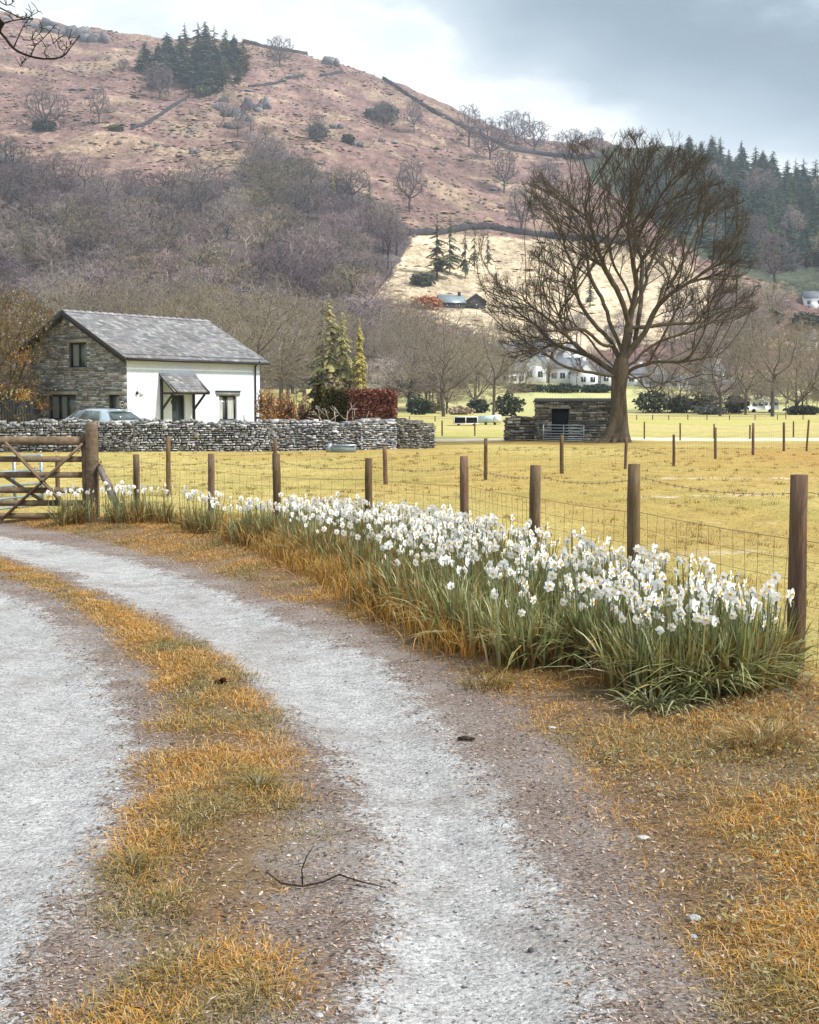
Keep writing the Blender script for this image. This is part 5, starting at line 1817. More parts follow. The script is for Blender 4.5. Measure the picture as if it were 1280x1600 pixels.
# clump on the upper fell
cl = [(232, 128), (246, 118), (262, 108), (278, 96), (292, 92), (308, 90), (322, 92), (338, 98), (352, 104), (366, 112), (380, 120), (240, 142), (258, 138), (274, 128), (290, 122), (306, 120), (322, 122), (338, 126), (354, 130), (370, 132), (296, 140), (314, 142), (332, 144), (350, 140), (284, 108), (312, 104), (344, 114), (226, 112), (382, 108), (306, 130)]
for x, y in cl:
    p = ground_at(x + rw.uniform(-3, 3), y + rw.uniform(-2, 2), 200)
    plant(conif[rw.choice((0, 1, 2, 4, 4))], 'conifer', p, px_h(p, rw.uniform(34, 62)), rw.uniform(0, 6.28), 'dark conifer in the dense clump high on the fell', 'tree', 'conifers of the high clump', rw.uniform(1.5, 2.3)).color = (1.7, 1.5, 1.5, 1)
# forest on the eastern slope
CB = [(960, 290), (1010, 268), (1075, 246), (1160, 268), (1290, 290), (1330, 300), (1330, 425), (1240, 425), (1170, 425), (1110, 400), (1060, 365), (1000, 330), (950, 292)]
for x, y in [(rw.uniform(1000, 1310), rw.uniform(300, 425)) for _ in range(9)]:
    if inside(x, y, CB):
        p = ground_at(x, y, 200)
        plant(rw.choice(wood_protos), 'slope_tree', p, px_h(p, rw.uniform(34, 54)), rw.uniform(0, 6.28), 'bare tree mixed among the conifers of the eastern slope', 'tree', 'bare trees among the slope conifers', rw.uniform(1.1, 1.6))
done = []
tries = 0
while len(done) < 262 and tries < 30000:
    tries += 1
    x, y = rw.uniform(920, 1330), rw.uniform(236, 430)
    if not inside(x, y, CB) or any(abs(x - a) < 9 and abs(y - b) < 6 for a, b in done):
        continue
    done.append((x, y))
for x, y in done:
    p = ground_at(x, y, 200)
    plant(rw.choice(conif[:3] + conif[:5]), 'conifer', p, px_h(p, rw.uniform(28, 47)), rw.uniform(0, 6.28), 'conifer in the dark forest on the eastern slope', 'tree', 'conifers of the forest slope', rw.uniform(1.5, 2.4)).color = (1.05, 1.3, 1.25, 1)
for x, y, h, i, lab in ((972, 226, 46, 4, 'ragged larch on the skyline, first of the ridge row'), (1002, 224, 46, 4, 'tall ragged larch on the skyline beside the dark round tree'), (1030, 222, 38, 3, 'yellowish larch just before the dark round tree on the skyline'),
                        (1158, 262, 42, 0, 'spruce on the skyline where the forest ridge begins'), (1184, 264, 50, 2, 'broad spruce on the forest skyline'), (1212, 268, 44, 2, 'dense spruce next to the broad one on the skyline'), (1247, 274, 48, 1, 'thin topped pine on the forest skyline'), (1276, 280, 56, 1, 'spruce on the skyline at the end of the forest ridge'),
                        (114, 31, 26, 0, 'tiny dark spruce alone on the skyline of the high fell'), (857, 204, 28, 2, 'pointed dark yew on the skyline of the fell'), (230, 488, 66, 0, 'dark pointed spruce in front of the wood above the house roof'), (8, 410, 56, 2, 'dark conifer at the edge of the wood above the orange leaved tree'),
                        (922, 480, 62, 1, 'slim dark conifer behind the big bare tree'), (548, 604, 104, 0, 'dark spruce beside the yellow larch'), (108, 492, 34, 0, 'dark conifer top over the gable of the house')):
    p = ground_at(x, y, 150) if x != 548 else Vector((at(545, 640, 172).x, 172, T(at(545, 640, 172).x, 172)))
    plant(conif[i], 'conifer', p, px_h(p, h), rw.uniform(0, 6.28), lab, 'tree', None, 1.25 if h < 60 else 1.0)
M['larchn'] = pm('larch_needles', (1, 1, 1), .8, .1, ((.6, .25), (3, .25)), trans=.3)
YL = (.46, .39, .12)
larch = (conifer_mesh(260, 17, 1.9, YL, 1.9, .45, .05, .55).mesh('larch', M['larchn']), 17)
sparse = (conifer_mesh(261, 17, 3.6, (.12, .125, .06), .55, .35, .14, .6, .2).mesh('larch', M['larchn']), 17)
palel = (conifer_mesh(262, 17, 3.0, (.38, .345, .15), 1.4, .5, .08, .6).mesh('larch', M['larchn']), 17)
for x, y, h, pr, lab, sxy in ((562, 606, 112, larch, 'yellow green columnar larch behind the hedge', .9), (516, 540, 72, palel, 'pale yellow larch with drooping crown above the evergreen bush', 1.15), (536, 545, 60, palel, 'yellowish larch in front of the wood, smaller', 1.0), (505, 575, 110, sparse, 'green grey larch beside the pale yellow one', .9),
                              (683, 436, 100, sparse, 'tall open larch on the straw field, dark low branches', 1.3), (703, 430, 96, sparse, 'open larch on the straw field, second of the four', 1.0), (727, 436, 88, sparse, 'thin larch on the straw field with bare stem', .65), (742, 424, 84, sparse, 'thinnest larch on the straw field', .5), (762, 420, 74, sparse, 'pale thin larch at the end of the four', .5),
                              (520, 318, 56, larch, 'yellow tinged larch at the top edge of the wood', .8), (578, 352, 78, sparse, 'pale green larch near the straw field corner', .9)):
    p = ground_at(x, y, 100) if y < 500 else Vector((at(x, 640, 165 + (x % 7)).x, 165 + (x % 7), T(at(x, 640, 165).x, 165)))
    h = h if y < 500 else h + (p.y and (625 + (EYE - p.z) * F / p.y - y))
    plant(pr, 'larch', p, px_h(p, h), rw.uniform(0, 6.28), lab, 'tree', None, sxy)
p = ground_at(1047, 212, 300)


def leaf_cloud(mb, rng, c, r, n_, size, cols, shell=.6, flat=False, squash=0):
    """leaf-sized faces through an ellipsoid volume"""
    g_ = np.random.default_rng(rng.randrange(1 << 30))
    d = g_.normal(size=(n_, 3)); d /= np.linalg.norm(d, axis=1, keepdims=True)
    rad = shell + (1 - shell) * g_.random(n_) ** .6
    lump = 1 + .22 * np.sin(d[:, 0] * 5 + c[0]) * np.sin(d[:, 1] * 4 + 1) + .15 * np.sin(d[:, 2] * 9 + d[:, 0] * 7)
    P = np.array(list(c)) + d * (rad * lump)[:, None] * np.array(list(r))
    leafs(mb, g_, P, size, cols)


def leafs(mb, g_, P, size, cols, nrmb=None):
    n_ = len(P)
    a = g_.normal(size=(n_, 3)); a /= np.linalg.norm(a, axis=1, keepdims=True)
    b = g_.normal(size=(n_, 3)); b = np.cross(a, b); b /= np.linalg.norm(b, axis=1, keepdims=True)
    s_ = size * g_.uniform(.6, 1.4, n_)[:, None]
    V = np.stack([P - a * s_, P + b * s_ * .55, P + a * s_, P - b * s_ * .55], 1).reshape(-1, 3)
    C_ = np.array(cols)[g_.integers(0, len(cols), n_)] * g_.uniform(.7, 1.3, n_)[:, None]
    mb.add(V, np.arange(4 * n_).reshape(-1, 4), C=np.repeat(C_, 4, 0))


mb = MB(); rr_ = random.Random(2)
h_ = px_h(p, 20)
leaf_cloud(mb, rr_, (0, 0, h_ * .5), (h_ * .75, h_ * .7, h_ * .5), 1500, h_ * .09, [(.03, .045, .025)], .3)
mb.tube([(0, 0, -.5), (0, 0, h_ * .5)], h_ * .06, 6, (.06, .05, .04))
o = mb.build('round_tree', M['hedge']); o.location = p
tag(o, 'dark rounded evergreen tree standing alone on the skyline', 'tree')

# -- nearer bare trees, with trunk and crown of their own
near_protos = []
GREY = ((.12, .10, .085), GREY[1])
for i, (c1, rx, low, tk, lean) in enumerate((((.25, .215, .175), .44, .2, .3, .0), ((.22, .19, .16), .50, .22, .24, .04), ((.26, .225, .18), .34, .18, .42, -.03), ((.25, .21, .14), .48, .1, .16, .06))):
    a_, b_ = bare_mesh(300 + i, 13.5, (GREY[0], c1), 1100, .34, .0125, rx, low, tk, 6, 3, .5, .0105, lean)
    near_protos.append((a_.mesh('trunk', M['bark'], smooth=True), b_.mesh('crown', M['bark']), 13.8))


def near_tree(i, p, h, rot, label, sxy=1.0, name='bare_tree', group=None):
    tm, cm, H = near_protos[i]
    r = thing(name, label, 'tree', p, group)
    s_ = h / H
    r.scale = (s_ * sxy, s_ * sxy, s_)
    r.rotation_euler = (0, 0, rot)
    for nm, me in (('trunk', tm), ('crown', cm)):
        o = bpy.data.objects.new(nm, me)
        COL.objects.link(o)
        o.parent = r
    return r


for x, y, h, i, lab, sxy in (
        (693, 651, 178, 1, 'large bare tree with crooked limbs at the far edge of the pasture', 1.05), (771, 654, 172, 2, 'straight trunked bare tree beyond the silver trailer', .9), (645, 622, 150, 0, 'bare tree between the hedge and the crooked limbed one', 1.0), (612, 615, 130, 2, 'bare tree just behind the copper hedge', .9),
        (590, 600, 120, 0, 'grey bare tree behind the yellow larch', 1.0), (742, 640, 120, 3, 'low bushy bare tree behind the straight trunked one', 1.1), (666, 640, 125, 2, 'thin bare tree close to the crooked limbed tree', .7), (800, 628, 90, 3, 'small bare tree behind the low wall of the shed', 1.0),
        (1125, 650, 150, 1, 'bare tree whose crown meets the big tree low boughs', 1.0), (1207, 651, 178, 2, 'tall bare tree with upright fork across the pasture', 1.15), (1245, 648, 150, 3, 'broad twiggy bare tree beside the tall forked one', 1.2), (1165, 648, 130, 0, 'bare tree between the two largest across the pasture', 1.0), (1060, 645, 95, 3, 'low bare thicket tree right of the big trunk', 1.2), (1028, 642, 80, 0, 'small bare tree just right of the big trunk', 1.1), (1090, 645, 84, 2, 'small upright bare tree in the far hedge line', 1.0), (1296, 648, 125, 1, 'bare tree at the end of the far tree line', 1.0),
        (385, 655, 225, 1, 'wide bare oak rising behind the house roof end', 1.25), (325, 640, 200, 3, 'spreading bare tree behind the middle of the house roof', 1.2), (440, 640, 190, 0, 'bare tree behind the garden beside the birches', 1.1), (475, 620, 165, 3, 'twiggy bare tree over the evergreen bush', 1.1), (290, 600, 190, 2, 'upright bare tree seen over the slate ridge', 1.0), (205, 610, 180, 0, 'grey bare tree over the middle of the roof', 1.1), (150, 610, 175, 3, 'bare tree rising over the gable', 1.1), (75, 620, 190, 2, 'grey bare tree behind the orange leaved one', 1.2), (255, 590, 150, 3, 'low crowned bare tree behind the roof', 1.2), (345, 585, 140, 0, 'grey bare tree in front of the wood past the roof', 1.2), (415, 590, 150, 2, 'slim bare tree in front of the wood', 1.0), (520, 600, 120, 0, 'bare tree behind the two larches', 1.1),
        (700, 575, 72, 3, 'bare tree in the bank under the barn', 1.2), (655, 570, 80, 0, 'bare tree below the rusty bush', 1.2), (620, 545, 90, 3, 'bare tree at the lower corner of the straw field', 1.2), (748, 575, 66, 2, 'thin bare tree below the barn gable', 1.1), (1150, 560, 95, 3, 'bare tree on the slope behind the far tree line', 1.2), (1080, 575, 80, 0, 'small bare tree on the slope behind the big boughs', 1.2), (1250, 575, 70, 3, 'bare tree below the white hillside house', 1.3)):
    p = ground_at(x, y, 30)
    if x < 600 and p.y < 64: p = Vector((p.x * 66 / p.y, 66, T(p.x * 66 / p.y, 66)))
    near_tree(i, p, px_h(p, h), rw.uniform(0, 6.28), lab, sxy)
for x, y, h in [(rw.uniform(615, 755), rw.uniform(606, 650), rw.uniform(45, 85)) for _ in range(22)] + [(rw.uniform(985, 1300), rw.uniform(628, 648), rw.uniform(30, 60)) for _ in range(20)] + [(rw.uniform(600, 740), rw.uniform(550, 600), rw.uniform(40, 62)) for _ in range(16)] + [(rw.uniform(1040, 1225), rw.uniform(480, 585), rw.uniform(40, 65)) for _ in range(24)] + [(rw.uniform(-40, 600), rw.uniform(590, 625), rw.uniform(70, 120)) for _ in range(30)]:
    p = ground_at(x, y, 60)
    plant(wood_protos[rw.choice((0, 2, 2, 4, 5, 1))], 'thicket_tree', p, px_h(p, h), rw.uniform(0, 6.28), 'small bare tree among the thickets along the valley floor', 'tree', 'bare thicket trees along the valley floor', rw.uniform(1.0, 1.5))
for x, y, h in ((760, 604, 44), (787, 603, 50), (822, 606, 38), (858, 604, 46), (901, 606, 40), (938, 606, 50), (965, 606, 46), (812, 578, 40), (870, 574, 36), (770, 575, 40), (925, 576, 44)) + tuple((rw.uniform(785, 1000), rw.uniform(530, 575), rw.uniform(38, 62)) for _ in range(16)):
    p = ground_at(x, y, 60)
    plant(wood_protos[rw.choice((0, 2, 4))], 'village_tree', p, px_h(p, h), rw.uniform(0, 6.28), 'bare tree standing among or just above the white village houses', 'tree', 'bare trees among the village houses', .8)
for x, y, h, sxy, lab in ((452, 640, 100, .45, 'slender pale birch leaning in the garden beside the house'), (463, 638, 110, .4, 'upright pale birch in the garden'), (196, 600, 190, .35, 'thin pale birch stem over the roof'), (300, 600, 215, .4, 'tall birch with pale stem over the roof end'), (1228, 655, 90, .5, 'pale stemmed leaning birch in the far tree line')):
    p = ground_at(x, y, 60)
    r = near_tree(2, p, px_h(p, h), rw.uniform(0, 6.28), lab, sxy, 'birch')
    for c in r.children:
        if c.name.startswith('trunk'):
            c.data = c.data.copy()
            c.data.materials[0] = M.setdefault('birch', pm('birch_bark', (.62, .58, .54), .8, .2, ((3, .3), (9, .5))))

# -- oak with the last orange leaves, at the house's far corner
p = Vector((at(18, 640, 60).x, 60, T(at(18, 640, 60).x, 60)))
a_, b_ = bare_mesh(340, 11, ((.12, .09, .055), (.17, .13, .07)), 900, .32, .012, .5, .15, .2, 6, 3, .45, .010)
for x, hh, lab in ((16, 250, 'tree with clinging orange leaves beside the stone gable'), (-52, 260, 'second orange leaved tree, cut by the photo edge')):
    q = Vector((at(x, 640, 60).x, 60 + (x < 0), T(at(x, 640, 60).x, 60)))
    r = thing('autumn_tree', lab, 'tree', q)
    s_ = px_h(q, hh) / 11 * .95
    r.scale = (s_, s_, s_)
    r.rotation_euler = (0, 0, x * .1)
    if x > 0:
        tm, cm = a_.mesh('trunk', M['bark'], smooth=True), b_.mesh('crown', M['bark'])
        g_ = np.random.default_rng(3)
        V = np.concatenate(b_.V)
        lm = MB()
        sel = V[g_.integers(0, len(V), 5200)]
        leafs(lm, g_, sel + g_.normal(0, .08, sel.shape), .07, [(.30, .19, .05), (.24, .17, .06), (.16, .13, .05)])
        ct = V[g_.integers(0, len(V), 14)]
        ct = ct[ct[:, 2] < 7]
        for c in ct:
            leafs(lm, g_, c + g_.normal(0, .3, (120, 3)), .085, [(.50, .21, .035), (.42, .22, .05)])
        lm_ = lm.mesh('leaves', M['leaf'])
    for nm, me in (('trunk', tm), ('crown', cm), ('leaves', lm_)):
        o = bpy.data.objects.new(nm, me); COL.objects.link(o); o.parent = r

# -- tree beside the lane that reaches its bough into the picture
rng = random.Random(12)
wood, tw = Sk(), Sk()
YB = 9.0
q0 = Vector((-6.6, 10.5, T(-6.6, 10.5)))
root = thing('overhanging_tree', 'dark twigged tree whose bare bough hangs in over the lane', 'tree', q0)
dk = (.035, .028, .026)
wood.add([tuple(q0 + Vector(v)) for v in ((0, 0, -.2), (.03, 0, 1.2), (-.02, .05, 2.6), (.1, -.1, 4.2), (.05, -.1, 6.0))], [.24, .19, .16, .13, .09], 10, dk)
B0 = q0 + Vector((.08, -.1, 4.0))
bough = [B0, B0 + Vector((1.2, -.5, .85)), at(-40, 22, YB), at(0, 50, YB), at(22, 76, YB), at(48, 88, YB), at(75, 92, YB), at(98, 88, YB), at(112, 72, YB), at(125, 55, YB)]
def run(ctrl, rads, per=4):
    P, R = [], []
    n_ = len(ctrl)
    for j in range(n_ - 1):
        p0, p1, p2, p3 = ctrl[max(j - 1, 0)], ctrl[j], ctrl[j + 1], ctrl[min(j + 2, n_ - 1)]
        for q in range(per):
            t = q / per
            P.append(tuple(0.5 * ((2 * p1) + (p2 - p0) * t + (2 * p0 - 5 * p1 + 4 * p2 - p3) * t * t + (3 * p1 - p0 - 3 * p2 + p3) * t ** 3)))
            R.append((rads[j] * (1 - t) + rads[j + 1] * t) * rng.uniform(.9, 1.12))
    return P + [tuple(ctrl[-1])], R + [rads[-1]]


wood.add(*run(bough, [.07, .05, .02, .011, .0095, .008, .007, .006, .0045, .003]), 7, dk)
for pts, r0 in (([(0, 12), (20, 22), (38, 30), (52, 30)], .008), ([(0, 38), (22, 32), (42, 28), (60, 18)], .008), ([(22, 74), (30, 55), (36, 42), (50, 22)], .007), ([(48, 88), (55, 72), (68, 60), (82, 44)], .007), ([(36, 62), (50, 62), (62, 52), (66, 44)], .005), ([(98, 88), (104, 76), (110, 70), (108, 62)], .005), ([(75, 92), (70, 84), (72, 74), (84, 68)], .005), ([(0, 2), (10, 8), (20, 4), (24, -6)], .006), ([(48, 88), (40, 94), (34, 100), (32, 104)], .004), ([(108, 78), (94, 76), (90, 66), (92, 60)], .004)):
    P = [at(x, y, YB + rng.uniform(-.25, .25) * (i > 0)) for i, (x, y) in enumerate(pts)]
    wood.add(*run(P, [r0 * .75, r0 * .6, r0 * .48, r0 * .3]), 5, dk)
    for i in range(1, 4):
        for s_ in range(3):
            e = P[i] + Vector((rng.uniform(-.06, .06), rng.uniform(-.06, .06), rng.uniform(-.03, .07)))
            tw.add([tuple(P[i]), tuple(P[i].lerp(e, .5) + Vector((0, 0, .008))), tuple(e)], [.003, .0026, .0022], 4, dk)
cfg = dict(K=[5, 5, 4, 3], wob=[.1, .15, .2, .2], up=[.05, .05, .05, .02], tip=[.3, .3, .5, .6], n=[6, 5, 4], f0=[.3, .2, .2], ang=[(30, 60)] * 3, lr=[(.4, .6)] * 3, rr=.5, rmin=.004, wood=2, S=[7, 5, 4, 3], col=[dk] * 4)
for an in (1.4, 2.3, 3.2, 4.1, 5.0):
    grow(rng, (wood, tw), tuple(q0 + Vector((.05, -.1, rng.uniform(4.2, 6.0)))), nrm3((math.cos(an) * .8, math.sin(an) * .8, .9)), 2.6, .07, 0, cfg)
wood.flush(MB())
mb = MB(); wood.flush(mb); mb.build('trunk', M['bark'], root, smooth=True)
mb = MB(); tw.flush(mb); mb.build('twigs', M['bark'], root)

# ------------------------------------------------------------------ garden hedges and shrubs
def box_hedge(name, label, x0, x1, y0, y1, zt, cols, size, n_, sd):
    g_ = np.random.default_rng(sd)
    zb = T((x0 + x1) / 2, y0) - .05
    mb = MB()
    mb.hexa([(x0 + .12, y0 + .12, zb), (x1 - .12, y0 + .12, zb), (x1 - .12, y1 - .12, zb), (x0 + .12, y1 - .12, zb), (x0 + .12, y0 + .12, zt - .12), (x1 - .12, y0 + .12, zt - .12), (x1 - .12, y1 - .12, zt - .12), (x0 + .12, y1 - .12, zt - .12)], np.array(cols[0]) * .5)
    U = g_.random((n_, 3))
    f = g_.choice(4, n_, p=[.42, .22, .12, .24])
    U[f == 0, 1] = 0; U[f == 1, 2] = 1; U[f == 2, 0] = 0; U[f == 3, 0] = 1
    P = np.array([x0, y0, zb]) + U * np.array([x1 - x0, y1 - y0, zt - zb]) + g_.normal(0, .045, (n_, 3))
    leafs(mb, g_, P, size, cols)
    o = mb.build(name, M['hedge'], org=((x0 + x1) / 2, y0, zb))
    return tag(o, label, 'hedge')


HY = 54.0
X = lambda px, Y=HY: at(px, 640, Y).x
Zt = lambda py, Y=HY: at(600, py, Y).z
box_hedge('clipped_hedge', 'square clipped dark green hedge joined to the copper one', X(501), X(546), HY, HY + 2.2, Zt(611), [(.075, .066, .022), (.05, .05, .018), (.10, .085, .03)], .075, 9000, 1)
box_hedge('clipped_hedge', 'square clipped copper brown beech hedge behind the wall end', X(546.5), X(616), HY - .3, HY + 2.4, Zt(612), [(.22, .085, .06), (.17, .065, .05), (.30, .14, .10), (.12, .05, .035)], .075, 13000, 2)


def shrub(name, label, px, pb, w, h, cols, n_, size, Y=None, shell=.35, stems=0, cat='shrub'):
    p = ground_at(px, pb, 20) if Y is None else Vector((at(px, pb, Y).x, Y, T(at(px, pb, Y).x, Y)))
    k = p.y / F
    rng = random.Random(int(px * 7 + pb))
    hh = h * k if Y is None else at(px, pb - h, Y).z - p.z
    mb = MB()
    leaf_cloud(mb, rng, p + Vector((0, 0, hh * .5)), (w * k / 2, w * k / 2 * .8, hh * .52), n_, size, cols, shell)
    root = thing(name, label, cat, tuple(p))
    mb.build('foliage', M['hedge'], root)
    st = MB()
    for i in range(max(stems, 4)):
        an = rng.uniform(0, 6.28)
        e = p + Vector((math.cos(an) * w * k * .35, math.sin(an) * w * k * .3, hh * rng.uniform(.6, .95)))
        st.tube([p, p.lerp(e, .5) + Vector((0, 0, .1 * hh)), e], [.03, .02, .01], 4, (.10, .075, .05), cap=False)
    st.build('stems', M['bark'], root)
    return root


BE = [(.46, .30, .17), (.38, .235, .13), (.28, .17, .10), (.42, .22, .09)]
shrub('shrub', 'tall narrow evergreen bush at the end of the green hedge', 500, 660, 24, 66, [(.055, .05, .018), (.035, .042, .016), (.12, .085, .02)], 3500, .08, 53.5, .2)
shrub('shrub', 'tawny dry shrub just past the white wall of the house', 418, 655, 34, 52, BE, 1700, .07, 62, .2, 30)
shrub('shrub', 'orange brown twiggy shrub in the garden between fence and hedge', 447, 660, 44, 44, [(.40, .19, .08), (.34, .18, .10), (.26, .13, .08)], 2400, .06, 57, .2, 40)
shrub('shrub', 'reddish twiggy shrub close to the evergreen bush', 478, 660, 34, 40, [(.24, .12, .10), (.28, .16, .12), (.2, .10, .07)], 1900, .05, 56, .2, 40)
shrub('shrub', 'pale twiggy shrub rising behind the clipped hedges', 525, 640, 70, 50, [(.36, .26, .18), (.30, .22, .15)], 1300, .07, 62, .25, 50)
GRN = [(.045, .06, .035), (.035, .05, .035), (.065, .075, .04)]
for i, (px, pb, w, h, c, lab) in enumerate((
        (655, 648, 40, 26, GRN, 'dark evergreen shrub in the far hedge line past the copper hedge'), (795, 650, 50, 34, GRN, 'dark evergreen shrub in the far hedge line left of the shed'), (748, 645, 34, 20, GRN, 'low dark shrub at the foot of the straight trunked tree'), (1020, 645, 62, 34, GRN, 'rounded dark evergreen just beyond the big trunk'), (1062, 645, 40, 26, GRN, 'smaller dark shrub beyond the rounded evergreen'), (1100, 645, 46, 30, [(.10, .10, .06), (.07, .075, .045)], 'olive shrub in the far tree line'), (1150, 646, 36, 28, GRN, 'dark shrub beside the white caravan'), (1110, 648, 50, 14, [(.2, .2, .2), (.15, .15, .13)], 'low grey bramble on the pasture edge'),
        (1255, 648, 60, 14, [(.05, .06, .04)], 'low dark clipped hedge at the far pasture edge'), (720, 648, 40, 12, [(.42, .33, .25), (.33, .25, .2)], 'pale dead bracken patch at the pasture edge'), (670, 645, 40, 18, [(.3, .26, .14), (.2, .18, .1)], 'olive scrub behind the crooked limbed tree'), (668, 482, 50, 18, [(.50, .20, .08), (.42, .17, .07)], 'rusty orange bush beside the barn roof'), (820, 612, 60, 12, GRN, 'low dark hedge below the white village houses'), (880, 613, 70, 12, GRN, 'dark hedge below the village, nearer the big trunk'), (935, 613, 50, 12, GRN, 'dark hedge below the village just behind the big trunk'),
        (600, 190, 40, 26, [(.06, .075, .06), (.08, .09, .07)], 'dark gorse clump under the crags of the fell'), (580, 186, 20, 14, [(.06, .075, .06)], 'small gorse bush under the crags'), (497, 218, 30, 22, [(.10, .12, .07)], 'green bush on the middle of the fell'), (68, 204, 36, 16, [(.07, .08, .05)], 'low dark bush under the rounded tree on the fell'), (545, 225, 18, 14, [(.08, .09, .06)], 'small bush on the fell above the wood'), (660, 446, 40, 18, [(.09, .10, .06)], 'dark undergrowth beneath the first larch'), (1262, 512, 60, 22, GRN, 'dark shrub mass below the white hillside house'), (1205, 505, 40, 20, GRN, 'dark shrubs on the slope under the white hillside house'), (430, 335, 20, 14, [(.09, .1, .07)], 'green bush at the edge of the ravine'), (318, 150, 24, 14, [(.13, .14, .06)], 'olive bush at the foot of the conifer clump'), (180, 205, 22, 8, [(.12, .13, .05)], 'low green patch of juniper on the fell'))):
    p = ground_at(px, pb, 20)
    shrub('shrub', lab, px, pb, w, h, c, 1100, px_h(p, 2.6), None, .35)
# small pale bare tree in front of the hedge
rng = random.Random(5)
p = Vector((at(532, 660, 52.5).x, 52.5, T(-3, 52.5)))
wood, tw = Sk(), Sk()
cf = dict(K=[5, 5, 4], wob=[.15, .2, .2], up=[.08, .08, .05], tip=[.5, .4, .6], n=[4, 4], f0=[.3, .3], ang=[(30, 70)] * 2, lr=[(.5, .8)] * 2, rr=.6, rmin=.012, wood=1, S=[6, 5, 4], col=[(.40, .36, .32)] * 3)
for dx in (-.35, .25): grow(rng, (wood, tw), (p.x, p.y, p.z), nrm3((dx, 0, 1)), 1.6, .05, 0, cf)
root = thing('fruit_tree', 'small pale bare fruit tree in front of the green hedge', 'tree', tuple(p))
mb = MB(); wood.flush(mb); mb.build('trunk', M['bark'], root)
mb = MB(); tw.flush(mb); mb.build('crown', M['bark'], root)

# ------------------------------------------------------------------ fell walls and crags
def fell_wall(label, pix, h=1.6, th=.9):
    P = []
    for (x0, y0), (x1, y1) in zip(pix, pix[1:]):
        n_ = max(2, int(math.hypot(x1 - x0, y1 - y0) / 5))
        P += [ground_at(x0 + (x1 - x0) * i / n_, y0 + (y1 - y0) * i / n_, 200) for i in range(n_)]
    P.append(ground_at(*pix[-1], 200))
    mb = MB()
    V = []
    for i, p in enumerate(P):
        t = (P[min(i + 1, len(P) - 1)] - P[max(i - 1, 0)]); t.z = 0
        t = t.normalized() if t.length > 1e-6 else Vector((1, 0, 0))
        s_ = Vector((t.y, -t.x, 0)) * th / 2
        hh = h * 1.25 * R_.uniform(.8, 1.2)
        V += [list(p + s_ - Vector((0, 0, .8))), list(p + s_ * .7 + Vector((0, 0, hh))), list(p - s_ * .7 + Vector((0, 0, hh))), list(p - s_ - Vector((0, 0, .8)))]
    n_ = len(P)
    mb.add(V, [(i * 4 + j, i * 4 + (j + 1) % 4, i * 4 + 4 + (j + 1) % 4, i * 4 + 4 + j) for i in range(n_ - 1) for j in range(4)] + [(0, 3, 2, 1), (n_ * 4 - 4, n_ * 4 - 3, n_ * 4 - 2, n_ * 4 - 1)])
    o = mb.build('field_wall', M['hwall'], org=tuple(P[0]))
    tag(o, label, 'wall')


fell_wall('long dark stone wall running down the fell from the crags', [(585, 115), (612, 133), (640, 152), (670, 172), (700, 187), (730, 204), (770, 222), (803, 236), (850, 243), (905, 249), (950, 246)], 2.2, 1.1)
fell_wall('stone wall below the skyline left of the conifer clump', [(60, 26), (120, 32), (160, 40), (205, 47), (252, 52)], 1.8)
fell_wall('stone wall below the skyline right of the conifer clump', [(380, 66), (420, 76), (470, 84), (520, 92), (560, 106), (590, 120)], 1.9)
fell_wall('stone wall along the top of the straw field', [(640, 368), (690, 366), (735, 358), (765, 358), (810, 366), (870, 373), (930, 377), (1000, 385)], 2.0, 1.0)
fell_wall('broken stone wall climbing out of the wood on the fell', [(205, 203), (232, 194), (252, 180), (272, 166), (296, 152)], 1.5)
fell_wall('ruined stone wall on the fell right of the conifer clump', [(388, 137), (415, 134), (432, 132), (446, 124), (475, 120)], 1.5)
fell_wall('short ruined wall on the fell under the crags', [(500, 120), (520, 117), (536, 113)], 1.5)
fell_wall('curved stone wall on the shoulder of the fell near the yew', [(850, 206), (872, 214), (898, 212), (915, 205)], 2.2)


def crag(label, blobs, sd):
    rng = random.Random(sd)
    for px, py, w, h in blobs:
        p = ground_at(px, py, 200)
        mb = MB()
        k = p.y / F
        for i in range(9):
            c = p + Vector((rng.uniform(-.5, .5) * w * k, rng.uniform(-.3, .3) * w * k, h * k * rng.uniform(-.1, .25)))
            s_ = rng.uniform(.14, .32)
            mb.ellipsoid(list(c), (w * k * s_, w * k * s_, h * k * rng.uniform(.35, .9)), np.ones(3) * rng.uniform(.45, 1.2), 6, 4, .4, rng)
        tag(mb.build('crag', M['rock'], org=tuple(p)), label, 'rock', label if len(blobs) > 1 else None)


crag('grey crag in the broken line on the high skyline above the bare bough', [(30, 34, 36, 8), (60, 44, 40, 12), (92, 52, 44, 14), (125, 58, 44, 16), (152, 64, 34, 14)], 1)
crag('grey crag on the skyline at the top of the long fell wall', [(540, 97, 24, 14), (556, 102, 26, 16), (574, 108, 26, 16), (592, 114, 20, 12), (606, 120, 16, 10)], 2)
crag('knobbly crag on the skyline, among the last before the slope drops', [(622, 124, 28, 20), (636, 130, 24, 16), (655, 140, 24, 12), (672, 148, 20, 10), (690, 156, 14, 8)], 3)
crag('small crag along the skyline beyond the conifer clump', [(390, 62, 24, 11), (410, 64, 26, 13), (432, 68, 24, 12), (458, 74, 24, 10), (480, 82, 18, 8), (500, 86, 16, 10), (518, 92, 16, 9)], 4)
crag('dark rock in the stepped outcrop of the ravine above the wood', [(345, 172, 24, 12), (365, 182, 28, 16), (395, 172, 26, 18), (412, 168, 20, 14), (362, 200, 22, 10), (380, 190, 24, 14), (352, 160, 20, 10)], 5)
crag('grey boulder lying on the fell above the wood', [(307, 240, 16, 8), (245, 228, 8, 4), (293, 214, 8, 4), (370, 228, 10, 5), (298, 206, 10, 5)], 6)
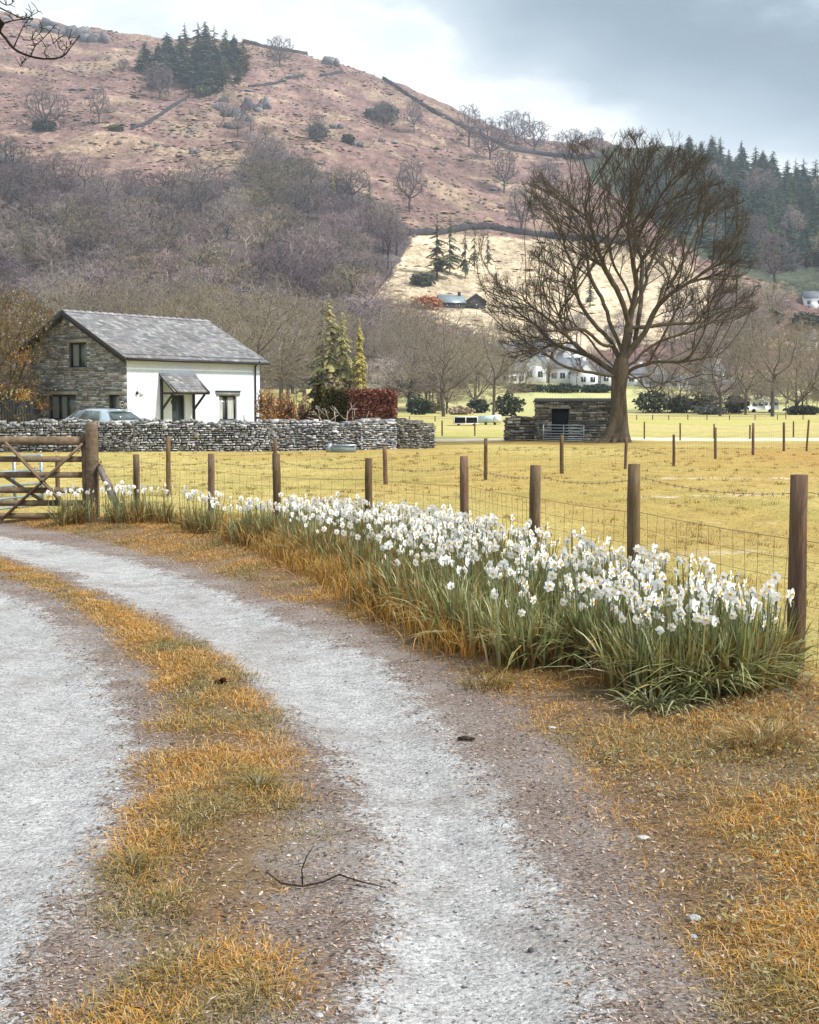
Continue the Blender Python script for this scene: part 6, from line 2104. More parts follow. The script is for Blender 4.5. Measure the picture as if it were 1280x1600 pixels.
crag('grey rock outcrop in the middle of the fell', [(520, 100, 26, 10), (527, 200, 18, 10), (560, 228, 14, 8), (598, 222, 10, 6), (690, 258, 10, 5), (752, 318, 10, 5)], 7)

g_ = np.random.default_rng(8)
mb = MB()
n_ = 26000
u = g_.uniform(-.40, .36, n_); y = g_.uniform(330, 960, n_)
x = u * y
z = terrain(x, y)
fw = y * CA - (z - EYE) * SA
ppx, ppy = 640 + F * x / fw, 800 - F * (y * SA + (z - EYE) * CA) / fw
k = (poly_mask(ppx, ppy, WOOD) < .5) & (poly_mask(ppx, ppy, CONIF) < .5) & (fbm(x / 28, y / 20, 4) > g_.uniform(.34, .62, n_))
st_ = poly_mask(ppx, ppy, STRAW) > .5
k &= ~st_ | (g_.random(n_) < .25)
x, y, z, st_ = x[k], y[k], z[k], st_[k]
n_ = len(x)
r = g_.uniform(.35, 1.5, n_) * np.where(g_.random(n_) < .04, 2.2, 1)
O_ = np.array([(1, 0, 0), (0, 1, 0), (-1, 0, 0), (0, -1, 0), (0, 0, .55), (0, 0, -.5)])
V = np.stack([x, y, z + .05], -1)[:, None, :] + O_[None] * (r[:, None] * g_.uniform(.6, 1.4, (n_, 6)))[:, :, None]
T_ = np.array([(0, 1, 4), (1, 2, 4), (2, 3, 4), (3, 0, 4)])
cl_ = pick_ = np.array([(.15, .085, .06), (.20, .115, .09), (.105, .07, .06), (.30, .19, .14), (.36, .26, .15), (.16, .15, .15), (.12, .115, .06)])[g_.integers(0, 7, n_)] * g_.uniform(.7, 1.3, n_)[:, None]
cl_ = np.where(st_[:, None], cl_ * .5 + np.array([.40, .31, .19]), cl_)
mb.add(V.reshape(-1, 3), None, (np.arange(n_) * 6)[:, None, None] + T_[None], np.repeat(cl_, 6, 0))
tag(mb.build('bracken', M['bark']), 'dead bracken clumps and scree scattered over the fell', None, None, 'stuff')

# ------------------------------------------------------------------ village
def cottage(label, px, pb, wpx, hpx, rpx, nwin, rot=0.0, Y=None, chim=True, wall='vwall', roof='vroof', gable=False, depth=6.0, name='cottage', porch=False, cat='house'):
    p = ground_at(px, pb, 100)
    k = p.y / F
    W_, H, Rr = wpx * k, hpx * k, rpx * k
    root = thing(name, label, cat, (0, 0, 0))
    b = MB()
    if gable:      # gable end towards the viewer
        b.hexa([(-W_ / 2, 0, -1.5), (W_ / 2, 0, -1.5), (W_ / 2, depth, -1.5), (-W_ / 2, depth, -1.5), (-W_ / 2, 0, H), (W_ / 2, 0, H), (W_ / 2, depth, H), (-W_ / 2, depth, H)])
        b.add([(-W_ / 2, 0, H), (W_ / 2, 0, H), (0, 0, H + Rr), (-W_ / 2, depth, H), (W_ / 2, depth, H), (0, depth, H + Rr)], None, [(0, 1, 2), (5, 4, 3)])
        b.build('wall', M[wall], root)
        r = MB()
        for s_ in (-1, 1):
            P = [(s_ * (W_ / 2 + .35), -.35, H - .2 + .06), (0, -.35, H + Rr + .08), (0, depth + .3, H + Rr + .08), (s_ * (W_ / 2 + .35), depth + .3, H - .14)]
            r.hexa([list(v) for v in P] + [(v[0], v[1], v[2] + .16) for v in P])
    else:
        b.hexa([(-W_ / 2, 0, -1.5), (W_ / 2, 0, -1.5), (W_ / 2, depth, -1.5), (-W_ / 2, depth, -1.5), (-W_ / 2, 0, H), (W_ / 2, 0, H), (W_ / 2, depth, H), (-W_ / 2, depth, H)])
        for s_ in (-1, 1):
            b.add([(s_ * W_ / 2, 0, H), (s_ * W_ / 2, depth, H), (s_ * W_ / 2, depth / 2, H + Rr)], None, [(0, 1, 2)])
        b.build('wall', M[wall], root)
        r = MB()
        for y0, y1 in ((-.35, depth / 2), (depth + .35, depth / 2)):
            P = [(-W_ / 2 - .25, y0, H - .12), (W_ / 2 + .25, y0, H - .12), (W_ / 2 + .25, y1, H + Rr + .06), (-W_ / 2 - .25, y1, H + Rr + .06)]
            r.hexa([list(v) for v in P] + [(v[0], v[1], v[2] + .16) for v in P])
    rf = r.build('roof', M[roof], root)
    if chim:
        c = MB(); cx = W_ * .36 if not gable else 0
        c.box((cx, depth / 2, H + Rr + .3), (.8, .8, 1.5)); c.box((cx, depth / 2, H + Rr + 1.1), (.95, .95, .15)); c.build('chimney', M[wall], rf)
    for i in range(nwin):
        for fl in ((.24, .68) if H > 4 else (.5,)):
            cx = -W_ / 2 + W_ * (i + .5) / nwin
            w = MB(); w.box((cx, -.02, H * fl), (1.1, .08, 1.1 if H > 4 else H * .35)); o = w.build('window', M['vglass'], root)
            s_ = MB(); s_.box((cx, -.05, H * fl), (.07, .07, 1.1 if H > 4 else H * .35)); s_.build('glazing_bar', M['vwall'], o)
    if porch:
        w = MB(); w.hexa([(-W_ * .2, -1.4, -1), (W_ * .15, -1.4, -1), (W_ * .15, -.01, -1), (-W_ * .2, -.01, -1), (-W_ * .2, -1.4, H * .4), (W_ * .15, -1.4, H * .4), (W_ * .15, -.01, H * .5), (-W_ * .2, -.01, H * .5)]); w.build('lean_to', M['vwall'], root)
    root.location = (p.x, p.y, p.z)
    root.rotation_euler = (0, 0, rot)
    return root


cottage('white village house with gable, first behind the straight trunked tree', 768, 600, 42, 24, 16, 2, .2, gable=True)
cottage('white village house with twin windows between the tree trunks', 803, 602, 38, 22, 15, 3, .3)
cottage('white gabled village house in the middle of the village row', 836, 598, 34, 26, 18, 2, -.35, gable=True)
cottage('white village house with wide front left of the big trunk', 879, 599, 40, 24, 15, 3, -.2)
cottage('white gabled village house almost touching the big trunk', 919, 604, 32, 22, 17, 2, .25, gable=True)
cottage('white village house half behind the big trunk', 955, 602, 32, 20, 14, 2, .1, chim=False)
cottage('upper white village house behind the row, slate roof high', 790, 572, 44, 22, 16, 2, -.2)
cottage('upper white village house over the wide fronted one', 848, 568, 46, 22, 15, 3, .15)
cottage('upper white gabled village house above the big fork', 898, 574, 36, 22, 17, 2, .1, gable=True)
cottage('pale low building seen through the big boughs past the trunk', 1045, 606, 70, 10, 9, 4, 0, chim=False)
cottage('long pale low building in the trees across the pasture', 1120, 612, 80, 10, 9, 4, 0, chim=False)
cottage('white house just past the big trunk, half hidden by low boughs', 995, 602, 34, 18, 12, 2, .15)
cottage('white gabled house among the trees past the big trunk', 1030, 600, 26, 18, 13, 1, -.1, gable=True)
cottage('small white house in the trees under the forked bare tree', 1118, 596, 30, 16, 11, 2, .1)
cottage('white house low on the slope at the photo edge', 1262, 548, 30, 16, 11, 2, -.15)
cottage('grey barn with pale slate roof on the bank under the straw field', 708, 482, 40, 9, 12, 2, .25, chim=True, wall='hwall', roof='galv', name='barn', cat='barn')
cottage('dark gabled barn end joined to the pale roofed barn', 744, 483, 30, 12, 11, 1, .1, chim=False, wall='hwall', roof='vroof', gable=True, name='barn', cat='barn')
cottage('white hillside house with lean-to below the conifer forest', 1272, 480, 30, 15, 10, 2, -.2, porch=True)


def caravan(label, px, pb, w, h):
    p = ground_at(px, pb, 60)
    k = p.y / F
    root = thing('caravan', label, 'caravan', (0, 0, 0))
    W_, H = w * k, h * k
    b = MB()
    V = []
    for y in (0, 2.3):
        V += [(-W_ / 2 * .94, y, .45), (W_ / 2, y, .45), (W_ / 2 * .97, y, H * .75), (W_ / 2 * .8, y, H), (-W_ / 2 * .75, y, H), (-W_ / 2, y, H * .7)]
    b.add(V, [(i, (i + 1) % 6, 6 + (i + 1) % 6, 6 + i) for i in range(6)] + [(0, 1, 2, 5), (5, 2, 3, 4), (11, 8, 7, 6), (10, 9, 8, 11)])
    b.build('body', M['white'], root)
    for f in (-.28, .05, .3):
        q = MB(); q.box((W_ * f, -.015, H * .66), (W_ * .2, .05, H * .22)); q.build('window', M['vglass'], root)
    q = MB(); q.tube([(0, -.02, .33), (0, .2, .33)], .33, 12); q.build('wheel', M['rubber'], root)
    q = MB(); q.bar((-W_ / 2, 1.1, .5), (-W_ / 2 - .9, 1.1, .45), .1, .1); q.build('tow_bar', M['galv'], root)
    root.location = p


caravan('white caravan in the trees between two far trunks', 1066, 645, 52, 22)
caravan('white caravan beyond the tall forked tree', 1178, 645, 36, 20)
caravan('small white caravan at the end of the far tree line', 1204, 645, 26, 22)

# ------------------------------------------------------------------ grass, daffodils and litter near the lane
def groundz(x, y):
    g, t, f = masks(x, y)
    return terrain(x, y) - 0.035 * ss(0, 0.3, g) + 0.03 * ss(0.0, 0.3, t) * (1 - ss(0, 0.5, f)) + 0.05 * np.where(y < 18, ss(0.3, 1.2, (x - edge(E_VG, y))) * (1 - ss(-0.2, 0.4, f)), 0)


def blades(mb, g_, x, y, z, h, lean, az, w, cb, ct, seg=2, curl=1.0):
    """flat tapering blades, curved over towards az"""
    n_ = len(x)
    K = seg + 1
    s = np.linspace(0, 1, K)[None, :]
    bend = lean[:, None]
    out = h[:, None] * bend * s ** 1.7
    upz = h[:, None] * (s - 0.55 * curl * np.minimum(bend, 1.6) * s ** 2.6)
    px_ = x[:, None] + np.cos(az)[:, None] * out
    py_ = y[:, None] + np.sin(az)[:, None] * out
    pz_ = z[:, None] + upz
    C_ = np.stack([px_, py_, pz_], -1)
    wa = az + np.pi / 2 + g_.normal(0, .7, n_)
    side = np.stack([np.cos(wa), np.sin(wa), g_.normal(0, .15, n_)], -1)[:, None, :]
    ww = (w[:, None] * np.where(s < 0.6, 1 - .15 * s, (1 - s) / .4 * .9 + .06))[:, :, None] * .5
    A, B = C_ - side * ww, C_ + side * ww
    V = np.stack([A, B], 2).reshape(-1, 3)
    base = (np.arange(n_) * K * 2)[:, None]
    q = np.arange(K - 1)[None, :] * 2
    i0 = base + q
    Q = np.stack([i0, i0 + 1, i0 + 3, i0 + 2], -1).reshape(-1, 4)
    t = s[:, :, None]
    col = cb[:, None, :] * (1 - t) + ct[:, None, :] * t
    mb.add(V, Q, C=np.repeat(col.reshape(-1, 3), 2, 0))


def pick(g_, pal, n_, lo=.7, hi=1.3):
    return np.array(pal)[g_.integers(0, len(pal), n_)] * g_.uniform(lo, hi, n_)[:, None]


g_ = np.random.default_rng(77)
# wild rust-gold turf on the centre strip and the verge, in tufts
def turf(name, label, n_t, rng_y, xf, test, hr, per, pals, wr=(.0017, .0034)):
    u = g_.random(n_t)
    y = rng_y[0] + (rng_y[1] - rng_y[0]) * u ** rng_y[2]
    x = xf(y, g_.random(n_t))
    k = test(x, y)
    x, y, k = x[k > 0], y[k > 0], k[k > 0]
    big = g_.random(len(x)) ** 2
    xs = np.repeat(x, per); ys = np.repeat(y, per); bg_ = np.repeat(big, per); kk = np.repeat(k, per)
    n_ = len(xs)
    r = .03 + .05 * bg_
    xs = xs + g_.normal(0, 1, n_) * r; ys = ys + g_.normal(0, 1, n_) * r
    az = np.arctan2(ys - np.repeat(y, per), xs - np.repeat(x, per)) + g_.normal(0, .7, n_)
    h = (hr[0] + (hr[1] - hr[0]) * bg_) * g_.uniform(.5, 1.3, n_) * np.repeat(np.where(g_.random(len(x)) < .05, 1.8, 1), per) * np.minimum(kk, 1)
    tone = fbm(xs * 2.6, ys * 2.0, 3)
    green = (tone > .60 + .11 * g_.normal(size=n_) - .10 * ss(4.6, 3.2, ys))[:, None]
    cb = np.where(green, pick(g_, pals[1], n_), pick(g_, pals[0], n_))
    ct = np.where(green, pick(g_, pals[3], n_), pick(g_, pals[2], n_))
    dead = (g_.random(n_) < .10)[:, None]
    ct = np.where(dead, pick(g_, [(.70, .60, .42), (.60, .48, .32), (.34, .22, .12)], n_), ct)
    mb = MB()
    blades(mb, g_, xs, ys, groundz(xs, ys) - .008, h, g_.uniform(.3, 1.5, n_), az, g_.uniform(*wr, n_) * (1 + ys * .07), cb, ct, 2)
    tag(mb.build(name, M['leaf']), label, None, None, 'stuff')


RUST = [(.36, .16, .022), (.42, .21, .03), (.29, .13, .022)]; MOSS = [(.115, .088, .018), (.16, .115, .025), (.085, .075, .018)]
RUSTT = [(.62, .31, .05), (.66, .39, .085), (.54, .25, .035), (.68, .52, .24), (.58, .40, .12)]; MOSST = [(.36, .27, .07), (.29, .24, .08), (.50, .40, .19)]
patch = lambda x, y, lo, hi: ss(lo, hi, fbm(x * 1.7 + 3, y * 1.5, 4))


def strip_test(x, y):
    _, t, f = masks(x, y)
    d = np.minimum(x - edge(E_SL, y), edge(E_SR, y) - x) + .22 * nz(x, y, 3)
    near_ = np.clip((y - 3.2) / 3.2, 0, 1)
    p_ = ss(.49 - .17 * near_, .62 - .14 * near_, fbm(x * 3.1 + 3, y * 3.4, 3))
    return np.where((d > -.02) & (g_.random(len(x)) < .36 + p_), .45 + .5 * p_, 0)


turf('strip_grass', 'rust coloured grass growing between the wheel tracks', 11000, (2.5, 15.5, 1.7), lambda y, v: edge(E_SL, y) - .12 + (edge(E_SR, y) - edge(E_SL, y) + .24) * v, strip_test, (.02, .06), 21, (RUST, MOSS, RUSTT, MOSST))


def verge_test(x, y):
    d = x - edge(E_VG, y) + .22 * nz(x, y, 3)
    f = np.where(y < 17.6, edge(E_FN, y) + .25 - x, 1)
    p_ = ss(.34, .52, fbm(x * 3.0 + 3, y * 2.8, 3))
    return np.where((d > 0) & (f > 0) & (g_.random(len(x)) < .55 + .45 * p_), np.clip(.45 + .55 * p_ * np.clip(d / .25, .5, 1), 0, 1), 0)


turf('verge_grass', 'rust and olive grass on the verge beside the lane', 26000, (2.6, 18.5, 1.6), lambda y, v: edge(E_VG, y) - .05 + (np.minimum(np.where(y < 17.6, edge(E_FN, y) + .3, edge(E_VG, y) + 4), .42 * y + .6) - edge(E_VG, y) + .05) * v, verge_test, (.02, .068), 16, (RUST, MOSS, RUSTT, MOSST))
# short grazed turf of the field
n_ = 90000
y = 4.5 + 45 * g_.random(n_) ** 2.2
x = (g_.random(n_) * 2 - 1) * (.40 * y + 1)
k = np.where(y < 17.6, x - edge(E_FN, y) > .1, x > -14)
x, y = x[k], y[k]
n_ = len(x)
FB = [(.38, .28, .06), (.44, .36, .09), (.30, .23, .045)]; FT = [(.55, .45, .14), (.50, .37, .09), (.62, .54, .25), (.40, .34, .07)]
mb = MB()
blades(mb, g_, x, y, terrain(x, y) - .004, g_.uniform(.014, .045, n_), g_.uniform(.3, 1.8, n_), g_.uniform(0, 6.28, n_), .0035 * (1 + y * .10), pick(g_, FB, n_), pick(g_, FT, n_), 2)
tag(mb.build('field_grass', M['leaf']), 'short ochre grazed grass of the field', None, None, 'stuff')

mb = MB()
n_t = 2600
y = 6 + 44 * g_.random(n_t) ** 1.5
x = (g_.random(n_t) * 2 - 1) * (.38 * y + 1)
k = np.where(y < 17.6, x - edge(E_FN, y) > .15, True) & (fbm(x * .5, y * .4, 3) > g_.uniform(.35, .6, n_t)) & ((x > 2) | (y < 41))
x, y = x[k], y[k]
x = np.concatenate([x] + [np.full(9, q.x) + g_.normal(0, .06, 9) for q in tops]); y = np.concatenate([y] + [np.full(9, q.y) + g_.normal(0, .06, 9) for q in tops])
xs, ys = np.repeat(x, 16), np.repeat(y, 16)
n_ = len(xs)
xs = xs + g_.normal(0, .05, n_); ys = ys + g_.normal(0, .05, n_)
cc_ = np.repeat(pick(g_, [(.36, .27, .07), (.50, .36, .12), (.60, .47, .24), (.30, .23, .06), (.42, .24, .05)], len(x)), 16, 0)
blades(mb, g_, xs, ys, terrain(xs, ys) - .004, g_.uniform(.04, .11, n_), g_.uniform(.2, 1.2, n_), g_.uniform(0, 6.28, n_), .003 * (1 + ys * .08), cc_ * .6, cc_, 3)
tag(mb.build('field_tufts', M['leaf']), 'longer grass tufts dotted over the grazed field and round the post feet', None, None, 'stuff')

# daffodil bed: strap leaves in clumps
DB = [(.20, .10, .028), (.15, .10, .03), (.25, .13, .035), (.10, .09, .035)]; DT = [(.23, .28, .095), (.32, .37, .145), (.16, .20, .065), (.46, .48, .27), (.27, .22, .08)]
OB = [(.22, .10, .02), (.28, .13, .025)]; OT = [(.38, .22, .06), (.30, .22, .08), (.24, .22, .10)]


def bed_clumps(n_, ylo, yhi, seed):
    r = random.Random(seed)
    out = []
    while len(out) < n_:
        yy = ylo + (yhi - ylo) * r.random() ** 1.02
        a_, b_ = float(edge(E_BED, yy)), float(np.interp(yy, _fy, _fx)) - .05
        if yy < 7.0:
            a_, b_ = 1.13 + .15 * (7 - yy), 2.12 - .35 * (7 - yy)
        out.append((a_ + (b_ - a_) * r.random(), yy))
    return out


mb = MB()
CL = bed_clumps(430, 6.35, 14.6, 5) + [(1.2 + .10 * i, 6.38 + .07 * math.sin(i * 2.1)) for i in range(7)]
FARC = [(at(px, 800, Y).x, Y) for px, Y in ((110, 16.6), (125, 16.7), (98, 16.5), (140, 16.6), (182, 16.7), (200, 16.6), (222, 16.6), (240, 16.5), (215, 16.3), (185, 16.4), (258, 16.2), (315, 15.2), (330, 15.1), (322, 15.4), (300, 15.6), (370, 14.4), (388, 14.3), (405, 14.1), (380, 14.0), (420, 13.9), (438, 13.8), (400, 13.7), (455, 13.6))]
for cx, cy in CL + FARC:
    m_ = 46 if cy < 10 else 36 if cy < 13.2 else 60
    rr = .04 + .05 * g_.random()
    x = cx + g_.normal(0, rr, m_); y = cy + g_.normal(0, rr, m_)
    az = np.arctan2(y - cy, x - cx) + g_.normal(0, .5, m_)
    h = g_.uniform(.24, .48, m_) * (1 if cy < 13 else .92)
    lean = np.abs(g_.normal(.24, .22, m_)) + .03
    lean = np.where(g_.random(m_) < .12, g_.uniform(.8, 1.4, m_), lean)
    rust = (g_.random(m_) < (.10 + (.50 * ss(7.6, 10.5, cy) if cy < 14.8 else .22)))[:, None]
    cb = np.where(rust, pick(g_, OB, m_), pick(g_, DB, m_))
    ct = np.where(rust, pick(g_, OT, m_), pick(g_, DT, m_))
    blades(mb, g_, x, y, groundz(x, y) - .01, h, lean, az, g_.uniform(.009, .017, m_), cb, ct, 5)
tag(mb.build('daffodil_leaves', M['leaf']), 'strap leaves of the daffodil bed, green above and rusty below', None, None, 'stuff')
# rough rusty grass along the foot of the bed
mb = MB()
n_ = 9000
y = 7.4 + 9.5 * g_.random(n_)
x = edge(E_BED, y) + g_.normal(.02, .13, n_)
blades(mb, g_, x, y, groundz(x, y) - .01, g_.uniform(.10, .30, n_), np.abs(g_.normal(.35, .25, n_)), g_.uniform(0, 6.28, n_), g_.uniform(.003, .006, n_) * 1.2, pick(g_, RUST, n_), pick(g_, [(.50, .27, .05), (.42, .30, .09), (.58, .40, .14)], n_), 3)
tag(mb.build('rough_grass', M['leaf']), 'taller rusty grass along the foot of the daffodil bed', None, None, 'stuff')


def tussock(label, px, pb, n_, h, lean, w, cb, ct, rad, name='grass_tussock'):
    p = ground_at(px, pb, 2)
    x = p.x + np.clip(g_.normal(0, rad, n_), -1.7 * rad, 1.7 * rad); y = p.y + np.clip(g_.normal(0, rad, n_), -1.7 * rad, 1.7 * rad)
    az = np.arctan2(y - p.y, x - p.x) + g_.normal(0, .5, n_)
    mb = MB()
    blades(mb, g_, x, y, groundz(x, y) - .01, h * g_.uniform(.6, 1.2, n_), lean * g_.uniform(.5, 1.3, n_), az, w * g_.uniform(.7, 1.3, n_), pick(g_, cb, n_), pick(g_, ct, n_), 5)
    o = mb.build(name, M['leaf'], org=tuple(p))
    tag(o, label, 'plant')


tussock('arching green leaf clump at the near end of the daffodil bed', 1110, 1105, 300, .34, 1.0, .012, [(.14, .13, .05), (.2, .13, .04)], [(.25, .29, .12), (.36, .37, .19), (.20, .22, .09)], .10, 'leaf_clump')
tussock('arching green leaves close beside the thickest fence post', 1185, 1092, 170, .27, 1.0, .011, [(.14, .13, .05), (.26, .13, .03)], [(.25, .29, .12), (.36, .37, .19), (.45, .25, .06)], .10, 'leaf_clump')
tussock('low green leaves spilling in front of the daffodil bed', 1020, 1120, 90, .20, 1.2, .011, [(.14, .13, .05)], [(.25, .29, .12), (.36, .37, .19)], .07, 'leaf_clump')
tussock('dry orange grass tussock below the arching leaves', 1195, 1185, 260, .16, .8, .004, [(.16, .10, .03)], [(.5, .26, .06), (.42, .30, .10), (.58, .42, .2)], .09)
tussock('olive grass tussock on the centre strip edge', 405, 1235, 150, .12, 1.2, .0035, [(.10, .09, .03)], [(.26, .23, .09), (.40, .30, .08)], .04)
tussock('flat olive tussock between strip and wheel track', 205, 1358, 120, .10, 1.3, .0035, [(.10, .09, .03)], [(.26, .22, .08), (.40, .30, .10)], .04)
tussock('green brown tussock beside the daffodil bed foot', 760, 1075, 160, .14, .9, .004, [(.12, .09, .03)], [(.30, .24, .08), (.42, .28, .06)], .07)

# flowers: six heads modelled once, then set out one by one
WHT, YEL, ORG_ = (.93, .93, .91), (.86, .72, .32), (.82, .38, .04)


AZ = (-.5, .35, 1.2, -1.3, .9, -2.2, 2.0)


def daffodil_meshes(seed):
    rng = random.Random(seed)
    h = rng.uniform(.40, .47)
    lx, ly = rng.uniform(-.05, .05), rng.uniform(-.05, .05)
    st = MB()
    top = Vector((lx, ly, h))
    st.tubes([[(0, 0, -.02), (lx * .3, ly * .3, h * .4), (lx * .7, ly * .7, h * .8), tuple(top)]], [[.0038, .0036, .0032, .003]], 5, (.22, .26, .13))
    az = -math.pi / 2 + AZ[seed % 7]
    fw = Vector((math.cos(az), math.sin(az), rng.uniform(-.25, .3))).normalized()
    c = top + fw * .018 + Vector((0, 0, .006))
    st.tubes([[tuple(top), tuple(top + Vector((0, 0, .008)) + fw * .006), tuple(c - fw * .004)]], [[.003, .0032, .004]], 5, (.26, .27, .14))
    sd = fw.cross(Vector((0, 0, 1))).normalized()
    u = sd.cross(fw)
    pt = MB()
    r = rng.uniform(.0275, .0335)
    a0 = rng.uniform(0, 1)
    for i in range(6):
        an = a0 + i * math.pi / 3 + rng.uniform(-.08, .08)
        d = sd * math.cos(an) + u * math.sin(an)
        t = d.cross(fw)
        back = rng.uniform(-.25, .12)
        w = .36 * r * rng.uniform(.9, 1.15)
        z = .002 * (i % 2)
        P = []
        for f, wf in ((.05, .25), (.35, .92), (.65, 1.0), (.88, .55), (1.0, .05)):
            m_ = c + d * (r * f) + fw * (back * r * f * f + z)
            tw = fw * (.18 * w * wf)
            P += [m_ - t * (w * wf) + tw, m_ - fw * .001, m_ + t * (w * wf) + tw]
        V = [list(v) for v in P]
        Q = [(j * 3 + q, j * 3 + q + 1, j * 3 + 4 + q, j * 3 + 3 + q) for j in range(4) for q in (0, 1)]
        pt.add(V, Q, C=np.array(WHT) * rng.uniform(.95, 1.03))
    co = MB()
    S = 10
    V = []
    for f, rr in ((.0, .0045), (.006, .0065), (.010, .0085)):
        for k in range(S):
            an = k * 2 * math.pi / S
            q = rr * (1 + (.14 * (k % 2) if f > .01 else 0))
            V.append(list(c + fw * (f + .002) + (sd * math.cos(an) + u * math.sin(an)) * q))
    V.append(list(c + fw * .003))
    cc = [(.86, .66, .18)] * (2 * S) + [(YEL, ORG_, (.86, .58, .08))[seed % 3]] * S + [(.7, .5, .08)]
    co.add(V, [(j * S + k, j * S + (k + 1) % S, (j + 1) * S + (k + 1) % S, (j + 1) * S + k) for j in range(2) for k in range(S)], [(2 * S + 1 - 1 - S + k - S + S, (k + 1) % S, 3 * S) if False else (k, (k + 1) % S, 3 * S) for k in range(S)], np.array(cc))
    return st, pt, co


protos = []
raw = []
for i in range(7):
    st, pt, co = daffodil_meshes(40 + i)
    raw.append(joined(st, pt, co).arrays())
    protos.append((st.mesh('stem', M['leaf']), pt.mesh('petals', M['petal'], smooth=False), co.mesh('trumpet', M['leaf'])))
rd = random.Random(17)
spots = []
for cx, cy in CL:
    a_, b_ = float(edge(E_BED, cy)), float(np.interp(cy, _fy, _fx))
    if cy < 6.6 and rd.random() < .6:
        continue
    f = (cx - a_) / max(b_ - a_, .2)
    for k in range(rd.choice((3, 4, 4, 5)) if f > .2 else rd.choice((0, 1, 1, 2))):
        spots.append((cx + rd.gauss(0, .06), cy + rd.gauss(0, .07), rd.uniform(.76, 1.18)))
for px, py in ((1033, 957), (997, 943), (953, 912), (1103, 922), (1147, 965), (1185, 955), (1225, 958), (945, 935), (1068, 940), (1135, 950)):
    Y = 6.75 if py > 930 else 7.2
    q = at(px, py, Y)
    spots.append((q.x, Y, (q.z - T(q.x, Y)) / .445))
for cx, cy in FARC:
    for k in range(rd.choice((6, 7, 9))):
        spots.append((cx + rd.gauss(0, .12), cy + rd.gauss(0, .08), rd.uniform(.95, 1.12)))
# a few flowers stand out in front of the bed
spots.sort(key=lambda s_: s_[1])
LAB = 'white daffodil with small orange yellow cup in the bed along the fence'
far = MB()
for i, (x, y, s_) in enumerate(spots):
    j = rd.randrange(7)
    z = float(groundz(np.array([x]), np.array([y]))[0])
    rz = rd.gauss(0, .6)
    if i < 300:
        r = thing('daffodil', LAB, 'flower', (x, y, z), 'white daffodils in the bed')
        r.rotation_euler = (0, 0, rz)
        r.scale = (s_, s_, s_)
        for nm, me in zip(('stem', 'petals', 'trumpet'), protos[j]):
            o = bpy.data.objects.new(nm, me); COL.objects.link(o); o.parent = r
    else:
        V, Q, Tt, Cc = raw[j]
        c, s2 = math.cos(rz), math.sin(rz)
        V = V * s_
        V = np.stack([V[:, 0] * c - V[:, 1] * s2 + x, V[:, 0] * s2 + V[:, 1] * c + y, V[:, 2] + z], -1)
        far.add(V, Q, Tt, Cc)
if far.n:
    tag(far.build('daffodil_flowers', M['petal']), 'white daffodils massed at the far end of the bed', None, None, 'stuff')
print('DAFF', len(spots))

# trodden litter, grit and the few loose things lying about
mb = MB()
n_ = 150000
y = 2.6 + 13 * g_.random(n_) ** 2.0
x = -6.5 + 8.5 * g_.random(n_)
g, t, f = masks(x, y)
keep = ((g < .12) & (t < .25) & (f < 0)) | (g_.random(n_) < np.where(t > .2, .22, .04))
keep &= (f < 0)
x, y = x[keep], y[keep]
n_ = len(x)
az = g_.uniform(0, 6.28, n_)
L = g_.uniform(.003, .012, n_) * (1 + .02 * y); w = L * g_.uniform(.12, .5, n_)
tilt = g_.normal(0, .25, n_)
z = groundz(x, y) + .004
a = np.stack([np.cos(az) * L, np.sin(az) * L, tilt * L], -1); b = np.stack([-np.sin(az) * w, np.cos(az) * w, g_.normal(0, .3, n_) * w], -1)
c = np.stack([x, y, z], -1)
col = pick(g_, [(.10, .07, .055), (.22, .155, .12), (.40, .30, .24), (.58, .47, .40), (.07, .055, .05), (.34, .22, .15), (.50, .36, .24)], n_)
mb.add(np.stack([c - a, c + b, c + a, c - b], 1).reshape(-1, 3), np.arange(4 * n_).reshape(-1, 4), C=np.repeat(col, 4, 0))
tag(mb.build('leaf_litter', M['leaf']), 'brown chips and dry scraps trodden along the lane edges', None, None, 'stuff')
# dry straws lying over it
mb = MB()
n_ = 2600
y = 2.7 + 8 * g_.random(n_) ** 1.6
x = -3.5 + 5.5 * g_.random(n_)
g, t, f = masks(x, y)
k = (g < .05) & (f < 0)
x, y = x[k], y[k]; n_ = len(x)
az = g_.uniform(0, 6.28, n_); L = g_.uniform(.02, .06, n_)
z = groundz(x, y) + .006
P = np.stack([np.stack([x + np.cos(az) * L * s_, y + np.sin(az) * L * s_, z + .004 * (1 - abs(s_ * 2 - 1)) + g_.uniform(0, .006, n_)], -1) for s_ in (0, .5, 1)], 1)
mb.tubes(P, np.full((n_, 3), .0008), 3, pick(g_, [(.55, .46, .36), (.42, .33, .25), (.30, .21, .15)], n_))
tag(mb.build('dry_straw', M['leaf']), 'thin dry straws scattered along the lane edges', None, None, 'stuff')
